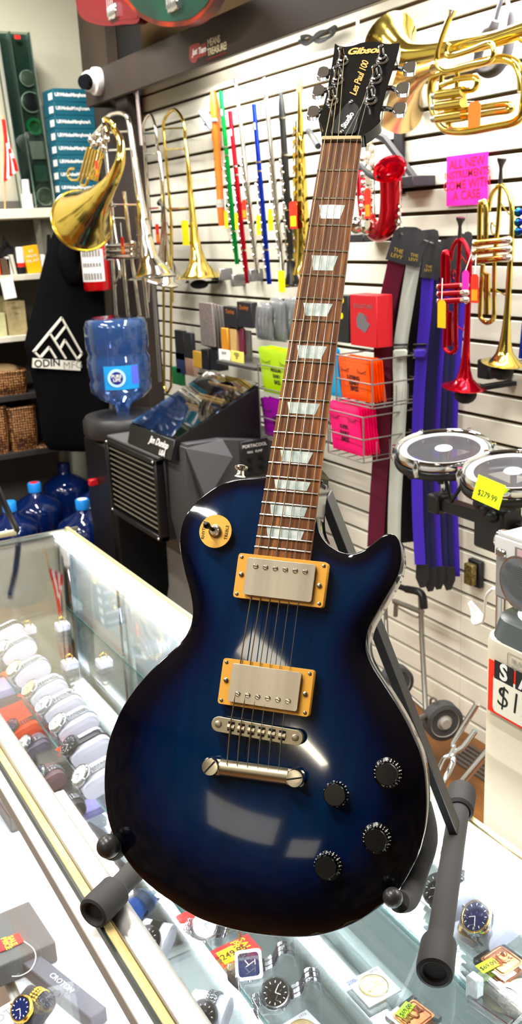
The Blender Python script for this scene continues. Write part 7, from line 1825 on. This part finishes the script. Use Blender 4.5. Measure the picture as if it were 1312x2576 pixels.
# coins in card flips
COINM = mat('gold_coin', '#cfb77a', .3, .85, bump=.6, bscale=90)
def coinflip(corners, z, label, r=.0165, price='200-', yr='1976'):
    t, wd, dp, th = card4('coin_flip', corners, z, mat('flip_card', '#cfcfd4', .7), label, 'coin holder', .0016, 'coins in white card holders')
    rr = min(wd, dp)*.37; mb = MB(); mb.lathe([(rr*1.06, .0008), (rr*1.06, .0012), (rr*1.0, .0014)], 36); mb.build('window_rim', mat('flip_rim', '#c9c9cc', .2), t, world=False)
    mb = MB(); mb.lathe([(rr, .0010), (rr, .0022), (rr*.93, .0026), (rr*.92, .0021), (.0001, .0021)], 40); cn = mb.build('coin', COINM, t, world=False)
    for i, s_ in enumerate(('GOLD', 'MEDAL')): text_mb(s_, rr*.50, T(0, rr*(.28-.55*i), .0022), .0005, offset=.0002).build('relief', COINM, cn, sm=False, world=False)
    text_mb(price, .0085, T(-wd*.36, dp*.40, .0009), .0002).build('lettering', mat('blue_ink', '#2a3f9a', .6), t, sm=False, world=False)
    text_mb(yr, .006, T(wd*.30, dp*.40, .0009), .0002).build('lettering', mat('pencil', '#7d7f88', .6), t, sm=False, world=False)
coinflip([(870, 2470), (951, 2429), (1008, 2493), (927, 2536)], ZS+.002, 'gold coloured coin in a white card holder left of the stand foot')
coinflip([(1120, 2338), (1185, 2289), (1249, 2344), (1185, 2389)], ZH2+.002, 'gold coloured coin in a white card holder right of the stand tube')
coinflip([(690, 2590), (770, 2540), (830, 2600), (750, 2650)], ZS+.002, 'coin in a white card holder at the lower picture edge', price='1946')
# copper bars in clear cases
COP = mat('copper', '#b0704a', .38, 1.0, bump=.4, bscale=120); CLR = glassmat('clear_case', '#eef3f3', .25)
def copperbar(corners, z, label, sticker):
    t, wd, dp, th = card4('copper_bar', corners, z+.004, CLR, label, 'copper bar', .008, 'copper bars in clear cases')
    mb = MB(); mb.prism(slab_rr(wd*.40, dp*.38, .004), -.001, .0046); br_ = mb.build('bar', COP, t, world=False)
    mb = MB(); mb.tube([(x*.9, y*.9, .0048) for x, y in slab_rr(wd*.38, dp*.36, .004)], .0008, 5, closed=True)
    random.seed(int(corners[0][0])); pr_ = [(-wd*.28+k*wd*.07, random.uniform(-.12, .12)*dp, .005) for k in range(9)]; mb.tube(pr_, .0016, 6, smooth=3); mb.tube([(p[0], -p[1]*1.2+.003, p[2]) for p in pr_], .0013, 6, smooth=3); mb.ball((wd*.2, dp*.1, .004), .004, 10, 6); mb.build('relief', COP, br_, world=False)['kind'] = 'stuff'
    F = T(*sticker[0], .0056) @ rotz(sticker[1]); mb = MB(F); mb.box((0, 0, 0), (.026, .014, .0008)); st = mb.build('price_sticker', mat('fluo_green', '#c9f500', .6), t, sm=False, world=False)
    text_mb('$69.00', .0085, F @ T(0, -.001, .0006), .0002).build('lettering', INK, st, sm=False, world=False)
copperbar([(1194, 2412), (1260, 2372), (1330, 2432), (1263, 2482)], ZH2+.001, 'clear cased copper bar with yellow sticker beside the graded coin slab', ((-.020, .004), -.1))
copperbar([(967, 2560), (1039, 2508), (1110, 2562), (1040, 2620)], ZS, 'clear cased copper bar with yellow sticker at the lower edge near the stand foot', ((-.002, .012), .2))
# graded slab
t, wd, dp, th = card4('coin_slab', [(1178, 2508), (1240, 2462), (1330, 2540), (1268, 2600)], ZH2+.005, CLR, 'clear graded coin slab with red striped paper label', 'coin slab', .008)
mb = MB(); mb.box((-wd*.28, 0, 0), (wd*.26, dp*.84, .003)); lb_ = mb.build('paper_label', PAPER, t, sm=False, world=False)
mb = MB(); mb.box((-wd*.17, 0, .0017), (wd*.03, dp*.84, .0004)); mb.box((-wd*.38, 0, .0017), (wd*.02, dp*.84, .0004)); mb.build('stripe', mat('slab_red', '#c94a62', .6), lb_, sm=False, world=False)
mb = MB(); mb.lathe([(dp*.42, -.002), (dp*.42, .002), (dp*.28, .0025), (dp*.28, .0015), (.0001, .0015)], 36, T(wd*.25, 0, 0)); mb.build('coin', NICKEL, t, world=False)
# large coin at the edge
c = at(1325, 2500, 2, ZH2+.004); mb = MB(T(*c)); mb.lathe([(.022, -.002), (.022, .0015), (.015, .002), (.014, .001), (.0001, .001)], 36); mb.v = mb.v
single(mb, 'large_coin', mat('old_brass', '#a08e62', .35, .9), 'large round coin with a wide lettered rim at the picture edge', 'coin')
# blue velvet trays with bright balls standing in for LED reflections
BV = mat('blue_velvet', '#0c2f7a', .8, sheen=.4, emit=None)
GLINT = mat('glint_gloss', '#dff0ff', .05, spec=1.0, coat=1.0)
for corners, zz, gx, s in (([(925, 2318), (985, 2280), (1075, 2365), (1012, 2420)], Z2S, 4, 'beneath the shelf left of the stand foot'), ([(1112, 2525), (1180, 2486), (1250, 2560), (1190, 2610)], Z2S, 2, 'beneath the graded coin slab')):
    t, F, wd, dp = prop('velvet_tray', corners, zz, .03, BV, 'dark blue velvet tray '+s, 'tray', 'velvet trays')
    for k in range(gx): mb = MB(); mb.ball((wd*(-.05+.12*(k % 2)), dp*(-.1+.12*(k//2)), .034), .006, 8, 5); mb.build('led_glint', GLINT, t, world=False, sm=False)  # balls imitate glints of the light strip
# dark watch cuffs at the back right
cuffwatch(1165, 2262, ZH2+.001, 'black dialled watch on a grey cuff behind the stand tube', CUFFG, metal=BKM, dial=BD, bezel=BKM, grp='watches on grey cuffs', L_=.06, h=.032)
cuffwatch(1266, 2335, ZH2+.001, 'blue dialled watch with gold and silver band on a grey cuff', CUFFG, metal=STEEL, dial=BLD, bezel=GDM, grp='watches on grey cuffs', L_=.06, h=.032)
cuffwatch(1010, 2300, Z2S, 'pale watch on a white cuff under the shelf behind the cradle arm', CUFFM, dial=WD, grp='watches on grey cuffs', L_=.07)
prop('ring_box', [(1176, 2450), (1196, 2436), (1212, 2462), (1190, 2478)], ZH2+.001, .03, mat('ring_box_white', '#cfd8d4', .5), 'white ring box beside the graded coin slab', 'box')
# boxes on the lower levels towards the far end
for k, (x, y, z, sx, sy, h, c_, s) in enumerate(((.50, 2.12, Z2S, .12, .10, .035, '#1c1d21', 'black jewellery case on the second shelf at the far end'), (.50, 2.12, Z2S+.035, .11, .09, .020, '#b8301a', 'red jewellery case lying on the black one at the far end'), (.63, 2.15, Z2S, .10, .12, .05, '#22313a', 'dark slate jewellery case against the back at the far end'),
        (.52, 1.92, Z2S, .10, .12, .045, '#57534e', 'grey jewellery case on the second shelf'), (.64, 1.80, Z2S, .08, .10, .03, '#e6e4da', 'white jewellery case on the second shelf'), (.50, 1.72, Z2S, .08, .08, .02, '#8f86c2', 'violet jewellery case on the second shelf'),
        (.60, 1.52, .405, .16, .20, .05, '#3c3936', 'long dark case on the deck near the middle'), (.50, 2.05, .405, .20, .18, .06, '#5d5952', 'wide grey case on the deck at the far end'), (.62, 1.15, .405, .14, .18, .03, '#d6dbe2', 'pale tray on the deck behind the guitar'), (.60, .85, .405, .16, .16, .03, '#c9cfd8', 'pale grey tray on the deck under the stand'))):
    M_ = T(x, y, z) @ rotz(((k*37) % 11-5)*.03); t = thing('jewellery_case', (0, 0, 0), s, 'case', None, rot=M_)
    mb = MB(); mb.box((0, 0, h*.35), (sx, sy, h*.68), bev=.003); mb.build('base', mat('jcase_%d' % k, c_, .5), t, world=False)
    mb = MB(); mb.box((0, 0, h*.85), (sx, sy, h*.28), bev=.003); mb.build('lid', mat('jcase_%d' % k, c_, .5), t, world=False)
for k, (x, y) in enumerate(((.66, 2.25), (.58, 2.28), (.67, 1.98), (.60, 2.02))):
    t = thing('ring_stand', (x, y, ZS), ['gold ring on a white stand at the far end corner', 'gold ring on a white stand beside the far end corner', 'gold ring on a white stand behind the white cuffs', 'gold ring on a white stand between cuffs and back mirror'][k], 'ring stand', 'gold rings on white stands')
    mb = MB(T(x, y, ZS)); mb.box((0, 0, .010), (.035, .03, .020), bev=.003); mb.build('stand', CUFFM, t)
    mb = MB(T(x, y, ZS+.026) @ rotx(PI/2)); mb.tube([(.009*math.cos(a_), .009*math.sin(a_), 0) for a_ in [2*PI*j/20 for j in range(20)]], .0018, 8, closed=True); mb.build('ring', GDM, t)
# boxes seen through the front glass
CHV = mat('charcoal_felt', '#5d5a57', .95, bump=.5, bscale=600, noise=(500, .6, '#605d5a')); ZD = .405
t, F, wd, dp = prop('felt_watch_box', [(-70, 2325), (82, 2262), (130, 2372), (-20, 2440)], ZD, .045, CHV, 'charcoal felt watch box with a red sale tag behind the front glass', 'box')
t, wd, dp, th = card4('sale_tag', [(-12, 2368), (44, 2350), (62, 2366), (0, 2398)], ZD+.048, mat('sale_tag_red', '#ee0d12', .45), 'red SALE PRICE tag lying on the charcoal felt box', 'price tag', .001)
for i, s_ in enumerate(('SALE', 'PRICE')): text_mb(s_, .014, rotz(-PI/2) @ T(0, wd*(.12-.26*i), .0007), .0002, offset=.0003).build('lettering', mat('sale_yellow', '#ffe100', .5), t, sm=False, world=False)
mb = MB(); mb.tube([at(x, y, 2, ZD+.050) for x, y in ((60, 2368), (82, 2385), (90, 2408), (78, 2438), (52, 2454), (30, 2456))], .0008, 5, smooth=5); single(mb, 'tag_string', PAPER, 'white tag string curled on the charcoal felt box', 'string')
t, F, wd, dp = prop('felt_watch_box', [(94, 2394), (128, 2368), (225, 2560), (180, 2590)], ZD, .030, mat('slate_felt', '#5b5c63', .95, bump=.5, bscale=600), 'slate felt box lid printed CROTON behind the front glass', 'box')
text_mb('CROTON', .015, rotz(math.radians(-90)) @ T(-dp*0-.0, wd*.0, .0306), .0003).build('lettering', mat('silver_print', '#d9d9d4', .4), t, sm=False, world=False)
t, F, wd, dp = prop('felt_watch_box', [(-60, 2560), (60, 2505), (130, 2590), (20, 2680)], ZD, .040, mat('pale_box', '#c9c6c4', .6), 'open pale watch box printed CROTON at the lower picture corner', 'box')
text_mb('CROTON', .024, T(.0, dp*.30, .0406) @ rotz(0.05), .0003).build('lettering', mat('silver_print2', '#77767a', .4), t, sm=False, world=False)
cuffwatch(92, 2548, ZD+.041, 'gold rimmed watch with blue dial on a charcoal cushion in the open box', mat('charcoal_cushion', '#3a3738', .8), metal=GDM, dial=BLD, bezel=GDM, L_=.06, h=.032, grp='watches near the front rail', turn=.5)

# rail end of the neighbouring showcase with a black leg
t = thing('neighbour_rail', at(20, 1348, 2, ZC), 'brass coloured rail end of the neighbouring showcase with a black leg', 'rail')
a0, a1 = at(-70, 1358, 2, ZC+.008), at(40, 1339, 2, ZC+.008)
mb = MB(); mb.tube([a0, a1], .0085, 14); mb.build('rail_tube', mat('pale_brass_tube', '#e6d9ab', .3, .7), t)
mb = MB(); mb.tube([a1+Vector((.004, 0, .004)), at(22, 1290, 0, a1.x-.02), at(-12, 1215, 0, a1.x-.04)], .008, 8); mb.build('leg', BLACK, t)
